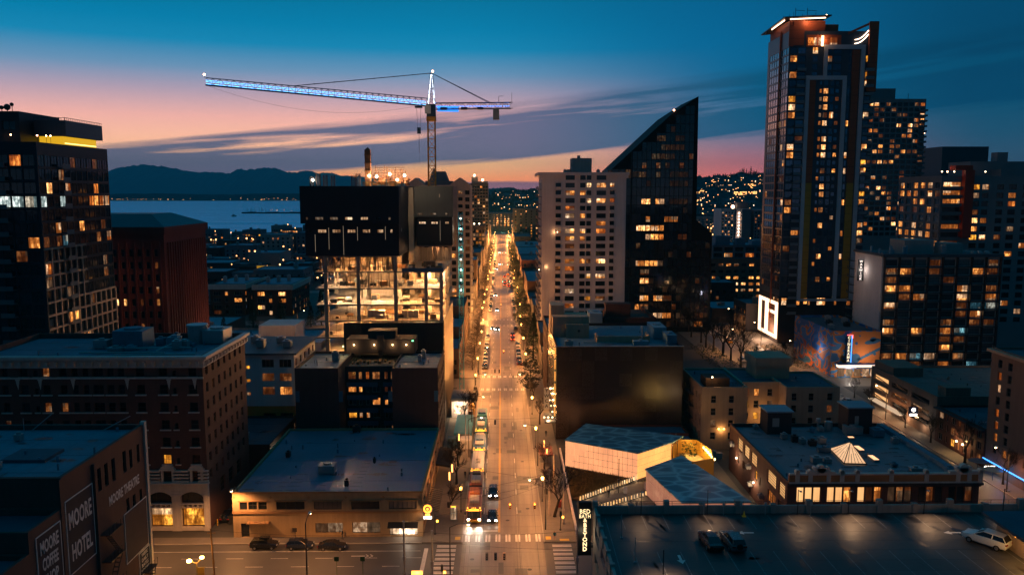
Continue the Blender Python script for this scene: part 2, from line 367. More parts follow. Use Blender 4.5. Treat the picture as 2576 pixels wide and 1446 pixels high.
class Bld:
 def __init__(s,name,label,cat,x,y,group=None):
  s.o = empty(name,(x,y,0),label,cat,group);s.w = [];s.walls = MB();s.mats = []
 def mi(s,m):
  if m not in s.mats:s.mats.append(m)
  return s.mats.index(m)
 def box(s,x0,x1,y0,y1,z0,z1,wall,roof,faces={},depth=0.25,parapet=0.0,pw=0.3,skip='',open_top=False):
  """walls with real window openings. faces: {'S': [(u0,u1,z0,z1,nx,ny,variant,frame), ...]}; u runs from x0 (S, N) or y0 (W, E)"""
  k = s.mi(wall);mb = s.walls
  def pt(face,u_,z,dd):
   if face == 'S':return (x0 + u_,y0 + dd,z)
   if face == 'N':return (x0 + u_,y1 - dd,z)
   if face == 'W':return (x0 + dd,y0 + u_,z)
   return (x1 - dd,y0 + u_,z)
  for face in 'SWEN':
   if face in skip:continue
   Wd = (x1 - x0) if face in 'SN' else (y1 - y0)
   rects = [q for q in faces.get(face,[]) if q[1] - q[0] > 0.05 and q[0] > 0.01 and q[1] < Wd - 0.01 and q[2] > z0 + 0.01 and q[3] < z1 - 0.01]
   us = sorted({0.0,Wd} | {round(q[0],3) for q in rects} | {round(q[1],3) for q in rects})
   zs = sorted({z0,z1} | {round(q[2],3) for q in rects} | {round(q[3],3) for q in rects})
   ui = {v_:i for i,v_ in enumerate(us)};zi = {v_:i for i,v_ in enumerate(zs)}
   hole = set()
   for q in rects:
    for i in range(ui[round(q[0],3)],ui[round(q[1],3)]):
     for j in range(zi[round(q[2],3)],zi[round(q[3],3)]):hole.add((i,j))
   flip = face in 'WN'
   def quad(a,b,c,d_):
    mb.face([a,d_,c,b] if flip else [a,b,c,d_],k)
   for j in range(len(zs) - 1):
    i = 0
    while i < len(us) - 1:
     if (i,j) in hole:i += 1;continue
     i2 = i
     while i2 < len(us) - 1 and (i2,j) not in hole:i2 += 1
     quad(pt(face,us[i],zs[j],0),pt(face,us[i2],zs[j],0),pt(face,us[i2],zs[j + 1],0),pt(face,us[i],zs[j + 1],0));i = i2
   for q in rects:
    a,b,c,e_ = q[:4]
    dq = depth
    P = lambda u_,z,dd:pt(face,u_,z,dd)
    quad(P(a,c,0),P(b,c,0),P(b,c,dq),P(a,c,dq));quad(P(a,e_,dq),P(b,e_,dq),P(b,e_,0),P(a,e_,0))
    quad(P(a,c,0),P(a,c,dq),P(a,e_,dq),P(a,e_,0));quad(P(b,c,dq),P(b,c,0),P(b,e_,0),P(b,e_,dq))
    nx,ny,var = q[4],q[5],q[6];fr = q[7] if len(q) > 7 else FR
    s.w.append((face,P((a + b) / 2,c,dq),b - a,e_ - c,nx,ny,var,fr))
  if not open_top:
   kr = s.mi(roof)
   if parapet:
    zr = z1 - parapet
    mb.face([(x0 + pw,y0 + pw,zr),(x1 - pw,y0 + pw,zr),(x1 - pw,y1 - pw,zr),(x0 + pw,y1 - pw,zr)],kr)
    o_ = [(x0,y0),(x1,y0),(x1,y1),(x0,y1)];i_ = [(x0 + pw,y0 + pw),(x1 - pw,y0 + pw),(x1 - pw,y1 - pw),(x0 + pw,y1 - pw)]
    for a in range(4):
     b = (a + 1) % 4
     mb.face([o_[a] + (z1,),o_[b] + (z1,),i_[b] + (z1,),i_[a] + (z1,)],k)
     mb.face([i_[a] + (z1,),i_[b] + (z1,),i_[b] + (zr,),i_[a] + (zr,)],k)
   else:mb.face([(x0,y0,z1),(x1,y0,z1),(x1,y1,z1),(x0,y1,z1)],kr)
   if y0 < 225 and min(x1 - x0,y1 - y0) > 7 and z1 < 40 and parapet <= 1.0:      # lapped membrane seams, drains and low vents
    zr = z1 - parapet;q = MB();rs = random.Random(int(x0 * 7 + y0));n = int((x1 - x0 - 2 * pw) / 2.6)
    for i in range(1,n):
     x = x0 + pw + i * 2.6 + rs.uniform(-0.15,0.15);q.box(x - 0.07,y0 + pw + 0.05,zr,x + 0.07,y1 - pw - 0.05,zr + 0.025,skip='b')
    for i in range(3):y = y0 + (y1 - y0) * (i + 0.6) / 3.4;q.box(x0 + pw + 0.05,y - 0.07,zr,x1 - pw - 0.05,y + 0.07,zr + 0.03,skip='b')
    for i in range(int((x1 - x0) * (y1 - y0) / 70)):
     x,y = rs.uniform(x0 + 1,x1 - 1),rs.uniform(y0 + 1,y1 - 1);q.tube((x,y,zr),(x,y,zr + rs.uniform(0.3,0.9)),rs.uniform(0.08,0.2),n=6)
    q.build('roof_seam',roof,s.o);q = MB()
    for i in range(int((x1 - x0) * (y1 - y0) / 55)):      # ponding stains and patches
     x,y = rs.uniform(x0 + 2,x1 - 2),rs.uniform(y0 + 2,y1 - 2);rw,rl,a0 = rs.uniform(0.4,2.2),rs.uniform(0.3,1.2),rs.uniform(0,6)
     pts = [(x + rw * cos(a0 + t_) * rs.uniform(0.6,1),y + rl * sin(a0 + t_) * rs.uniform(0.6,1)) for t_ in (0,0.8,1.5,2.4,3.3,4.1,5.2)]
     q.face([(min(max(p_[0],x0 + pw + 0.1),x1 - pw - 0.1),min(max(p_[1],y0 + pw + 0.1),y1 - pw - 0.1),zr + 0.004) for p_ in pts])
    q.build('roof_stain',mat('pond_stain',(0.03,0.05,0.065),0.3,0.5,0.5,spec=0.5),s.o,kind='stuff')
 def flush(s,name):
  if s.walls.f:s.walls.build(name,s.mats,s.o)
  s.walls = MB();s.mats = []
 def panel(s,face,pos,w,h,nx,ny,var,fr=None):s.w.append((face,pos,w,h,nx,ny,var,fr or FR))
 def done(s,wall_name='wall',wname='window',maxn=300):
  if s.walls.f:s.walls.build(wall_name,s.mats,s.o)
  o_ = s.o.location
  L = s.w
  if len(L) > maxn:
   def key(q):
    dv = Vector(q[1]) - CAMP;dist = dv.length
    nv = {'S':Vector((0,-1,0)),'W':Vector((-1,0,0)),'E':Vector((1,0,0)),'N':Vector((0,1,0))}[q[0]]
    return q[2] * q[3] * max(-dv.normalized().dot(nv),0) / dist ** 2
   L = sorted(L,key=key,reverse=True)
  for q in L[:maxn]:
   face,p,w,h,nx,ny,var,fr = q
   inst(wname,win_mesh(w,h,nx,ny,var,fr),Vector(p) - o_,ROT[face],s.o)
  if len(L) > maxn:
   mb = MB();ms = []
   def mi(m):
    if m not in ms:ms.append(m)
    return ms.index(m)
   for face,p,w,h,nx,ny,var,fr in L[maxn:]:
    me = win_mesh(w,h,nx,ny,var,fr);M = Matrix.Rotation(ROT[face],3,'Z');n = len(mb.v);pv = Vector(p)
    for v_ in me.vertices:mb.v.append(tuple(M @ v_.co + pv))
    kk = [mi(m) for m in me.materials]
    for pl in me.polygons:mb.f.append(tuple(n + i for i in pl.vertices));mb.k.append(kk[pl.material_index])
   mb.build('distant_windows',ms,s.o,kind='stuff')
  return s.o
def pick(p,pool='aabodyvvd'):
 return R.choice(pool) if R.random() < p else '.'
def rows(cols,zr,lit=0.3,h=1.7,fr=None,pool='aabodddywvvu'):
 """windows for a face. cols: [(u0,u1,nx,ny)], zr: sill heights (top row first); lit: chance, or list of strings"""
 L = []
 for r,z in enumerate(zr):
  for c,q in enumerate(cols):
   if isinstance(lit,(int,float)):var = pick(lit,pool)
   else:
    var = lit[r][c] if r < len(lit) and c < len(lit[r]) else '.'
   if var == ' ':continue
   L.append((q[0],q[1],z,z + h,q[2],q[3],var,fr or FR))
 return L
def even(W_,n,w,nx=2,ny=1,m=None):
 """n evenly spaced columns of width w on a face of width W_"""
 m = (W_ / n - w) / 2 if m is None else m
 st = (W_ - 2 * m - w) / max(n - 1,1)
 return [(m + i * st,m + i * st + w,nx,ny) for i in range(n)]
def zlist(top,step,n):return [round(top - i * step,3) for i in range(n)]
def unit(b,x0,x1,y0,y1,z0,z1,m,name='roof_unit',legs=True):
 """rooftop machine: casing with lid, louvre slats and a fan ring"""
 mb = MB();mb.box(x0,y0,z0 + 0.15,x1,y1,z1);mb.box(x0 - 0.06,y0 - 0.06,z1 + 0.003,x1 + 0.06,y1 + 0.06,z1 + 0.09)
 mb.box(x0 + 0.1,y0 + 0.1,z0,x0 + 0.3,y1 - 0.1,z0 + 0.15);mb.box(x1 - 0.3,y0 + 0.1,z0,x1 - 0.1,y1 - 0.1,z0 + 0.15)
 n = max(2,int((z1 - z0) / 0.4))
 for i in range(n):
  z = z0 + 0.3 + i * (z1 - z0 - 0.4) / n;mb.box(x0 + 0.15,y0 - 0.05,z,x1 - 0.15,y0 - 0.002,z + 0.12)
 mb.tube(((x0 + x1) / 2,(y0 + y1) / 2,z1 + 0.1),((x0 + x1) / 2,(y0 + y1) / 2,z1 + 0.4),min(x1 - x0,y1 - y0) * 0.32,None,10)
 return mb.build(name,m,b.o)
# ------------------------------------------------------------------ shared materials
ASPH = mat('asphalt',(0.085,0.078,0.072),0.5,0.35,0.12,spec=0.4,fine=3,bump=0.15)
CONC = mat('road_concrete',(0.17,0.142,0.118),0.45,0.5,0.1,spec=0.4,fine=2.5,bump=0.12,streak=0.55,sv=(1.1,0.035,1))
SIDE = mat('pavement_concrete',(0.16,0.14,0.12),0.75,0.25,0.4,fine=5)
KERB = mat('kerb_stone',(0.3,0.27,0.24),0.7,0.2)
PAINT = mat('road_paint',(0.62,0.6,0.56),0.6,0.3,1.5)
YPAINT = mat('yellow_paint',(0.65,0.36,0.05),0.6,0.3,1.5)
BLOCK = mat('city_ground',(0.07,0.065,0.06),0.85,0.4,0.05)
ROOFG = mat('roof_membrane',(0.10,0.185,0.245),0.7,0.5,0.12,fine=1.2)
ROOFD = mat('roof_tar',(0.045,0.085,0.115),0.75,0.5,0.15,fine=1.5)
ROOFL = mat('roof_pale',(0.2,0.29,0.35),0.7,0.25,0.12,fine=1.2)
METAL = mat('galvanised_metal',(0.32,0.33,0.34),0.45,0.2,1.0,metal=0.4)
DMETAL = mat('dark_metal',(0.03,0.03,0.032),0.45,0.2,1.0)
def struct(o):o['kind'] = 'structure';return o

# ------------------------------------------------------------------ ground, water, far land
mb = MB();mb.face([(-2200,-300,0),(3500,-300,0),(3500,6000,0),(150,6000,0),(-40,3200,0),(-40,1750,0),(-150,1450,0),(-420,1020,0),(-900,760,0),(-2200,500,0)])
struct(mb.build('ground',BLOCK))
wm = bpy.data.materials.new('sea_water_sky_tint');wm.use_nodes = True;t = NT(wm.node_tree);p = t.N['Principled BSDF']
p.inputs['Base Color'].default_value = (0.30,0.72,0.92,1);p.inputs['Metallic'].default_value = 0.9;p.inputs['Roughness'].default_value = 0.42;p.inputs['Specular IOR Level'].default_value = 0.5  # blue of the higher sky in the waves, put into a metallic tint
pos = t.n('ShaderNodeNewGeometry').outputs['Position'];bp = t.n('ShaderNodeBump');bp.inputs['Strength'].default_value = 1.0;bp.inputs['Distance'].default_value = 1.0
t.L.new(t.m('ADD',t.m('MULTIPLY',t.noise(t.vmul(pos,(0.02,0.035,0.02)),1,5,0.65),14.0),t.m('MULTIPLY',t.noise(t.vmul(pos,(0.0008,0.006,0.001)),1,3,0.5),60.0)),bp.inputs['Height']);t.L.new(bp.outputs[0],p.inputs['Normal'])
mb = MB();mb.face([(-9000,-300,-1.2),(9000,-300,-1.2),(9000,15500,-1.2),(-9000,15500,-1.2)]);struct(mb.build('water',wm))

def ridge(name,y,x0,x1,prof,depth,n,m,rough,seed,base=-2.0):
 """a range of hills: crest profile prof(x) with rough shoulders falling to both sides"""
 rr = random.Random(seed);mb = MB();nx = n;ny = 6
 ph = [rr.uniform(0,6.28) for _ in range(10)]
 G = []
 for j in range(ny + 1):
  f = j / ny;row = []
  for i in range(nx + 1):
   x = x0 + (x1 - x0) * i / nx;c = prof(x)
   k = sin(pi * min(f / 0.62,1.0) / 2) if f <= 0.62 else 1 - (f - 0.62) / 0.38
   wob = sum(sin(x / (x1 - x0) * 6.28 * (5 + 7 * q) + ph[q] + f * 3 * (q % 3)) / (1 + q) for q in range(9)) * rough
   row.append(mb.vert((x,y + depth * f,base + max((c + wob * (0.4 + k) + rr.gauss(0,rough * 0.5)) * k,0) if 0 < f < 1 else base)))
  G.append(row)
 for j in range(ny):
  for i in range(nx):mb.f.append((G[j][i],G[j][i + 1],G[j + 1][i + 1],G[j + 1][i]));mb.k.append(0)
 return struct(mb.build(name,m,smooth=False))
FOR = mat('forest_hill',(0.04,0.055,0.06),0.95,0.35,0.004,spec=0.0,fine=0.05)
MTN = mat('mountain_haze_tint',(0.05,0.10,0.14),0.95,0.3,0.0008,spec=0.0,fine=0.006)  # blue tint paints distance haze into the base colour
def interp(P_):
 def f(x):
  if x <= P_[0][0]:return P_[0][1]
  for (a,b),(c,d_) in zip(P_,P_[1:]):
   if x <= c:return b + (d_ - b) * (x - a) / (c - a)
  return P_[-1][1]
 return f
# crest heights come from where the skyline stands: far range 12 km away
mt = []
for px,py in ((-100,455),(150,440),(283,432),(310,428),(345,420),(380,414),(400,426),(425,424),(455,431),(500,431),(540,434),(580,433),(620,429),(660,430),(700,428),(740,438),(800,433),(840,432),(880,444),(930,452),(1000,458),(1060,464),(1120,474),(1200,480)):
 mt.append(((px - 1262) / 2003 * 13500,59 + (481 - py) / 2003 * 13500 + 20))
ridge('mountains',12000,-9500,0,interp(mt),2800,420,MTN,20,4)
ridge('far_shore',4950,-4200,-250,interp([(-4200,36),(-2600,44),(-1900,40),(-1300,46),(-900,36),(-500,22),(-250,0)]),1200,120,FOR,2.2,8)
ridge('north_hill',5200,-320,1600,interp([(-320,0),(-180,60),(-60,78),(60,96),(150,70),(420,66),(1600,60)]),900,90,FOR,3,5)
# hill behind the city: rises to the right
def hill_z(x,y):
 fy = min(max((y - 1380) / 1150,0),1);fy = fy * fy * (3 - 2 * fy)
 c = interp([(-120,50),(60,56),(170,54),(330,62),(560,88),(700,104),(900,112),(1200,104),(1700,84),(2600,70)])(x)
 fx = min(max((x + 140) / 120,0),1)
 return c * fy * fx + 2.2 * sin(x * 0.021 + y * 0.013) * fy + 1.3 * sin(x * 0.05 - y * 0.03) * fy - 0.4
mb = MB();NX,NY = 90,40;G = []
for j in range(NY + 1):
 y = 1380 + 1500 * j / NY;G.append([mb.vert((-160 + 2900 * i / NX,y,hill_z(-160 + 2900 * i / NX,y))) for i in range(NX + 1)])
for j in range(NY):
 for i in range(NX):mb.f.append((G[j][i],G[j][i + 1],G[j + 1][i + 1],G[j + 1][i]));mb.k.append(0)
struct(mb.build('hill',FOR))
# breakwater and marina spit
mb = MB()
for i in range(26):
 x = -700 + i * 16;y = 2170 + 4 * sin(i * 1.3);w = 9 + 3 * sin(i * 2.1)
 mb.prism([(x,y - w),(x + 15.8,y - w + 2 * sin(i)),(x + 15.8,y + w),(x,y + w)],-2,2.4 + 0.8 * sin(i * 1.7))
struct(mb.build('breakwater',mat('breakwater_rock',(0.06,0.06,0.06),0.9,0.5,0.1)))

# ------------------------------------------------------------------ roads
XL,XR = -6.7,7.0                     # kerbs of the avenue
BL,BR = -13.4,12.4                   # building lines
CROSS = [(116.5,128.2),(236,247),(350,361),(462,473),(572,583),(684,695),(796,807),(908,919),(1020,1031)]
road = MB();road.face([(XL,40,0.012),(XR,40,0.012),(XR,1200,0.012),(XL,1200,0.012)])
avenue = struct(road.build('avenue',CONC))
mb = MB()
for i,(a,b) in enumerate(CROSS):
 xl,xr = (-420,330) if i < 3 else (-260,260)
 for x0,x1 in ((xl,XL - 0.003),(XR + 0.003,xr)):
  mb.face([(x0,a,0.008),(x1,a,0.008),(x1,b,0.008),(x0,b,0.008)])
cross = struct(mb.build('cross_street',ASPH))
mb = MB();mb.face([(81.5,128.5,0.010),(99,128.5,0.010),(99,700,0.010),(81.5,700,0.010)]);road4 = struct(mb.build('side_avenue',ASPH))
mb = MB();mb.face([(43.2,128.5,0.009),(47.2,128.5,0.009),(47.2,235,0.009),(43.2,235,0.009)]);struct(mb.build('alley_lane',SIDE))
# seams of the concrete carriageway (recessed joints with darker fill)
SEAM = mat('tar_seam',(0.03,0.028,0.026),0.5,0.2)
mb = MB()
for x in (-3.35,2.9,5.9):
 mb.box(x - 0.03,60,0.012,x + 0.03,620,0.0165,skip='b')
for i in range(66):
 y = 100 + i * 5.0
 mb.box(XL + 0.1,y - 0.025,0.012,XR - 0.1,y + 0.025,0.0155,skip='b')
o = mb.build('tar_joints',SEAM,avenue);o['kind'] = 'stuff'
mb = MB()
rr = random.Random(3)
for (x,y,w,l) in ((2.2,176,2.2,2.2),(3.1,196,1.4,7),(1.0,186,1.0,2.4),(4.4,158,2.6,4),(-2.0,213,2.4,3.2),(3.0,118,2.0,2.6),(-4.5,228,3,4),(1.8,262,2,6),(-4.2,118.5,1.5,1.2)):
 mb.face([(x - w / 2,y - l / 2,0.0185),(x + w / 2,y - l / 2 + 0.2,0.0185),(x + w / 2 - 0.1,y + l / 2,0.0185),(x - w / 2,y + l / 2,0.0185)])
mb.build('patch',ASPH,avenue)
for i in range(16):                                       # darker repairs and iron covers along the lanes
 x,y = rr.uniform(-5.5,5.8),108 + i * 11 + rr.uniform(-4,4);w,l = rr.uniform(0.6,1.8),rr.uniform(1,5);m2 = MB();m2.face([(x - w / 2,y - l / 2,0.0195),(x + w / 2,y - l / 2,0.0195),(x + w / 2,y + l / 2,0.0195),(x - w / 2,y + l / 2,0.0195)]);m2.build('patch',ASPH,avenue)
 x,y = rr.choice((-5,-1.9,1.0,4.4)) + rr.uniform(-.4,.4),106 + i * 10 + rr.uniform(-4,4);m2 = MB();m2.tube((x,y,0.0205),(x,y,0.026),0.36,n=12);m2.build('manhole_cover',SEAM,avenue)
# painted markings: each bar and dash its own piece
dm = MB();dm.box(-0.06,-1.5,0,0.06,1.5,0.004,skip='b');dash = dm.mesh('lane_dash',PAINT)
for i in range(70):
 y = 133 + i * 9.2
 if any(a - 5 < y < b + 5 for a,b in CROSS):continue
 for x in (-3.3,2.75):
  inst('lane_dash',dash,(x,y,0.0215),0,avenue)
mb = MB()
ys = [128.2 + 4.5] + [q for a,b in CROSS[1:] for q in (a - 5,b + 5)] + [1150]
for a,b in zip(ys[::2],ys[1::2]):
 for x in (-0.62,-0.42):mb.box(x - 0.055,a,0.0215,x + 0.055,b,0.0255,skip='b')
mb.build('centre_line',YPAINT,avenue)
bm_ = MB();bm_.box(-0.17,-1.45,0,0.17,1.45,0.004,skip='b');bar = bm_.mesh('crosswalk_bar',PAINT)
for (yc,k) in ((130.4,1),(233.3,1),(249.8,1),(347.5,0),(363.8,0)):
 for i in range(8):
  x = -5.9 + i * 1.72
  for dxx in ((-0.26,0.26) if k else (0,)):inst('crosswalk_bar',bar,(x + dxx,yc,0.0215),0,avenue)
bw_ = MB();bw_.box(-1.6,-0.16,0,1.6,0.16,0.004,skip='b');barw = bw_.mesh('crosswalk_bar',PAINT)
for xc in (-9.3,10.0):
 for i in range(7):
  for dyy in (-0.24,0.24):inst('crosswalk_bar',barw,(xc,118.0 + i * 1.55 + dyy,0.0175),0,cross)
for (x0,x1,y) in ((-6.1,-3.5,133.3),(-3.3,-0.8,133.3),(-6.2,-0.8,252.6),(-6.2,-0.8,366.5)):
 m2 = MB();m2.box(x0,y - 0.2,0.0215,x1,y + 0.2,0.0255,skip='b');m2.build('stop_line',PAINT,avenue)
m2 = MB();m2.box(-12.95,117.2,0.0175,-12.3,126.6,0.0215,skip='b');m2.build('stop_line',PAINT,cross)
for i in range(9):
 x = -18 - i * 7.2
 for y in (120.3,123.2):
  m2 = MB();m2.box(-1.4,-0.05,0,1.4,0.05,0.004,skip='b');o = m2.build('lane_dash',PAINT,cross);o.location = (x + (y - 120) * 1.1,y,0.0175)
m2 = MB();m2.box(-62,125.62,0.0175,-13.5,125.74,0.0215,skip='b');m2.build('edge_line',PAINT,cross)
m2 = MB()                                                # bicycle-lane chevrons and arrow near the corner
for i in range(2):
 x = -21.2 - i * 0.7
 for s in (-1,1):m2.face([(x,123.9,0.0215),(x + 0.18,123.9,0.0215),(x - 0.3,123.9 + s * 0.55,0.0215),(x - 0.48,123.9 + s * 0.55,0.0215)])
m2.box(-24.6,123.8,0.0175,-22.4,124.0,0.0215,skip='b')
m2.build('bike_marking',PAINT,cross)
for i in range(10):
 y = 150 + i * 11
 for x in (87.5,93):inst('lane_dash',dash,(x,y + 100,0.0175),0,road4)

# pavements: raised slabs behind a kerb
def pavement(name,x0,x1,y0,y1,kerbs,h=0.13):
 mb = MB();mb.box(x0,y0,0.0,x1,y1,h,0,skip='b')
 o = struct(mb.build(name,SIDE));k = MB()
 for q in kerbs:
  if q == 'E':k.box(x1 + 0.003,y0,0,x1 + 0.2,y1,h + 0.012,skip='b')
  if q == 'W':k.box(x0 - 0.2,y0,0,x0 - 0.003,y1,h + 0.012,skip='b')
  if q == 'S':k.box(x0,y0 - 0.2,0,x1,y0 - 0.003,h + 0.012,skip='b')
  if q == 'N':k.box(x0,y1 + 0.003,0,x1,y1 + 0.2,h + 0.012,skip='b')
 if k.f:k.build('kerb',KERB,o)
 return o
seg = [(128.6,235.6)] + [(a[1] + 0.4,b[0] - 0.4) for a,b in zip(CROSS[1:],CROSS[2:])] + [(1031.4,1180)]
PL = [pavement('pavement',BL - 0.2,XL - 0.21,a,b,'E') for a,b in seg]
PR = [pavement('pavement',XR + 0.21,BR + 0.3,a,b,'W') for a,b in seg]
pavement('pavement',-110,BL - 0.23,128.6,131.0,'S');pavement('pavement',BR + 0.33,47.5,128.6,131.0,'S');pavement('pavement',-120,-53,106,116.2,'N')
pavement('pavement',12.6,110,103,116.2,'N');pavement('pavement',XR + 0.21,12.5,40,116.2,'W');pavement('pavement',-13.5,XL - 0.21,40,116.2,'E')
pavement('pavement',99.2,103.5,128.6,235.6,'W');pavement('pavement',99.2,107,247.4,349,'W');pavement('pavement',76.5,81.3,128.6,235.6,'E');pavement('pavement',74,81.3,247.4,349,'E')
sl = MB();sl.box(-0.735,-0.735,0,0.735,0.735,0.02,skip='b');slab = sl.mesh('paving_slab',SIDE)
for i in range(4):
 for j in range(32):
  inst('paving_slab',slab,(-12.65 + i * 1.5,132.2 + j * 1.5,0.132 + R.uniform(-0.002,0.004)),R.choice((0,pi)),PL[0])
for i in range(3):
 for j in range(32):
  inst('paving_slab',slab,(8.3 + i * 1.5,129.8 + j * 1.5,0.132 + R.uniform(-0.002,0.004)),R.choice((0,pi)),PR[0])
tp = mat('tactile_yellow',(0.6,0.38,0.06),0.7,0.2)
for x,y,w,l in ((-7.6,130.1,0.9,1.2),(7.9,130.0,0.9,1.2),(10.6,129.3,1.6,0.7),(7.9,236.2,1,0.6)):
 m2 = MB();m2.box(x - w / 2,y - l / 2,0.15,x + w / 2,y + l / 2,0.165,skip='b');struct(m2.build('tactile_paving',tp))
# ------------------------------------------------------------------ building materials
BRK = mat('brown_brick',(0.105,0.052,0.044),0.85,0.3,0.4,streak=0.2,lines=(0.28,0,0.03,0.35))
BRKD = mat('dark_brick',(0.045,0.037,0.04),0.85,0.3,0.3,streak=0.2,lines=(0.3,0,0.03,0.3))
BRKR = mat('red_brick',(0.10,0.04,0.03),0.85,0.3,0.3,streak=0.2,lines=(0.3,0,0.03,0.3))
TERRA = mat('cream_terracotta',(0.5,0.44,0.4),0.6,0.2,0.6,streak=0.25)
STUC = mat('ochre_stucco',(0.36,0.245,0.135),0.85,0.25,0.3,streak=0.3)
TANST = mat('tan_stucco',(0.38,0.27,0.19),0.85,0.2,0.3,streak=0.25)
WHITEP = mat('white_panel',(0.55,0.54,0.55),0.7,0.12,0.3,streak=0.15)
ORANGEP = mat('orange_panel',(0.5,0.2,0.04),0.7,0.2,0.3,streak=0.15)
CONCW = mat('pale_concrete',(0.58,0.52,0.51),0.8,0.15,0.25,streak=0.2)
CONCG = mat('grey_concrete',(0.28,0.27,0.26),0.8,0.2,0.25,streak=0.25)
SLAB = mat('slab_concrete',(0.25,0.22,0.19),0.8,0.22,0.4,streak=0.2)
BLUEP = mat('blue_panel',(0.05,0.10,0.16),0.6,0.2)
SIGNP = mat('painted_sign_board',(0.018,0.02,0.035),0.8,0.4,0.6)
SIGNW = mat('sign_white',(0.62,0.58,0.57),0.85,0.45,1.2,fine=9)

# ================================================================== theatre, bottom left
TX = -51.5
b = Bld('theatre','long brick theatre block with painted advertising panels on its blank side wall','building',-70,100)
b.box(-92,TX,90.2,112,0,25.8,BRK,ROOFG,{'E':[(q,q + w,z,z + h,1,2,'.') for q,w,z,h in ((8.2,0.9,20.9,3.0),(10.0,0.9,20.9,3.0),(11.9,0.9,20.9,3.0),(15.0,0.9,20.9,3.0),(16.9,0.8,20.9,2.6),(19.2,0.7,20.9,2.6),(15.3,0.8,14.6,2.5),(17.2,0.8,14.6,2.3),(19.3,0.7,14.6,2.3))]},parapet=0.7,pw=0.5)
b.box(-92,TX,83.3,90.197,0,22.2,BRK,ROOFD,parapet=0.8,pw=0.4,skip='N')
b.box(-92,TX,66,83.297,0,19.8,BRK,ROOFD,parapet=0.6,pw=0.4,skip='N')
o = b.done()
def sign_board(y0,y1,z0,z1,name,m=SIGNP,t=0.07,x=TX,border=True):
 mb = MB();mb.box(x + 0.004,y0,z0,x + t,y1,z1,0)
 if border:
  e = 0.12
  for q in ((y0 - e,z0 - e,y1 + e,z0),(y0 - e,z1,y1 + e,z1 + e),(y0 - e,z0,y0,z1),(y1,z0,y1 + e,z1)):mb.box(x + 0.004,q[0],q[1],x + t + 0.02,q[2],q[3],1)
 return mb.build(name,[m,SIGNW],o)
RE = (pi / 2,0,pi / 2)
s1 = sign_board(90.7,96.8,13.6,22.6,'painted_panel')
text('MOORE',2.9,(TX + 0.08,93.8,20.0),RE,SIGNW,'lettering',s1,0.012,0.07,sx=0.5,space=1.05).location = Vector((TX + 0.08,93.75,19.9)) - o.location
text('HOTEL',2.9,(0,0,0),RE,SIGNW,'lettering',s1,0.012,0.07,sx=0.5,space=1.05).location = Vector((TX + 0.08,93.75,15.9)) - o.location
s2 = sign_board(84.6,89.3,12.0,20.9,'painted_panel')
for tx,sz,zz,sx_ in (('MOORE',2.1,19.3,0.5),('COFFEE',2.0,17.3,0.46),('SHOP',2.0,15.3,0.56),('Open All Night',1.15,13.3,0.52)):
 text(tx,sz,(0,0,0),RE,SIGNW,'lettering',s2,0.012,0.05,sx=sx_).location = Vector((TX + 0.08,87.0,zz)) - o.location
text('MOORE THEATRE',1.75,(0,0,0),RE,SIGNW,'lettering',o,0.012,0.05,sx=0.62).location = Vector((TX + 0.02,105.2,18.55)) - o.location
sign_board(104.6,111.2,8.3,15.2,'painted_panel',mat('faded_panel',(0.05,0.035,0.045),0.8,0.4,0.5))
s4 = sign_board(108.2,111.4,4.6,7.9,'painted_panel',SIGNP)
for i,tx in enumerate(('WEEK','DAILY','RATES','ROOMS')):
 text(tx,0.72,(0,0,0),RE,SIGNW,'lettering',s4,0.012,0.01).location = Vector((TX + 0.08,109.8,7.4 - i * 0.78)) - o.location
mb = MB();mb.box(TX - 0.4,111.6,0,TX + 0.25,112.25,26.2);mb.build('corner_pilaster',TERRA,o)
mb = MB();mb.box(TX + 0.003,89.7,0,TX + 0.1,90.4,25.7);mb.box(TX + 0.003,97.1,0,TX + 0.35,97.5,25.0);mb.build('pilaster',BRK,o)
mb = MB()                                               # fire escape balconies and stair
for z in (7.6,11.6,15.2):
 mb.box(TX + 0.01,98.0,z,TX + 1.3,101.8,z + 0.08)
 for y in (98.0,99.0,100,101,101.8):mb.tube((TX + 1.27,y,z),(TX + 1.27,y,z + 1.1),0.03,n=4)
 mb.tube((TX + 1.27,98,z + 1.1),(TX + 1.27,101.8,z + 1.1),0.03,n=4)
for z0,z1,y0,y1 in ((3.6,7.6,101.5,98.4),(7.6,11.6,98.2,101.4),(11.6,15.2,101.4,98.4)):
 for dxx in (0.5,1.15):mb.tube((TX + dxx,y0,z0),(TX + dxx,y1,z1),0.05,n=4)
 for i in range(9):
  f = (i + 0.5) / 9;mb.box(TX + 0.5,y0 + (y1 - y0) * f - 0.12,z0 + (z1 - z0) * f,TX + 1.15,y0 + (y1 - y0) * f + 0.12,z0 + (z1 - z0) * f + 0.04)
mb.build('fire_escape',DMETAL,o)
mb = MB()
for z in (2.0,5.0):mb.box(TX + 0.01,108.4,z,TX + 1.2,111.3,z + 0.08)
for dxx in (0.3,1.0):mb.tube((TX + dxx,108.6,0.3),(TX + dxx,111.2,5),0.05,n=4)
for i in range(12):mb.box(TX + 0.3,108.6 + 2.6 * i / 12,0.4 + 4.6 * i / 12,TX + 1.0,108.8 + 2.6 * i / 12,0.45 + 4.6 * i / 12)
for y in (108.4,109.4,110.4,111.3):mb.tube((TX + 1.18,y,5),(TX + 1.18,y,6.1),0.03,n=4)
mb.tube((TX + 1.18,108.4,6.1),(TX + 1.18,111.3,6.1),0.03,n=4)
mb.build('fire_escape',DMETAL,o)
mb = MB();mb.prism([(-63,97.5),(-57.5,97.5),(-57.5,102),(-63,102)],25.1,25.5);mb.build('roof_hatch',ROOFD,o)
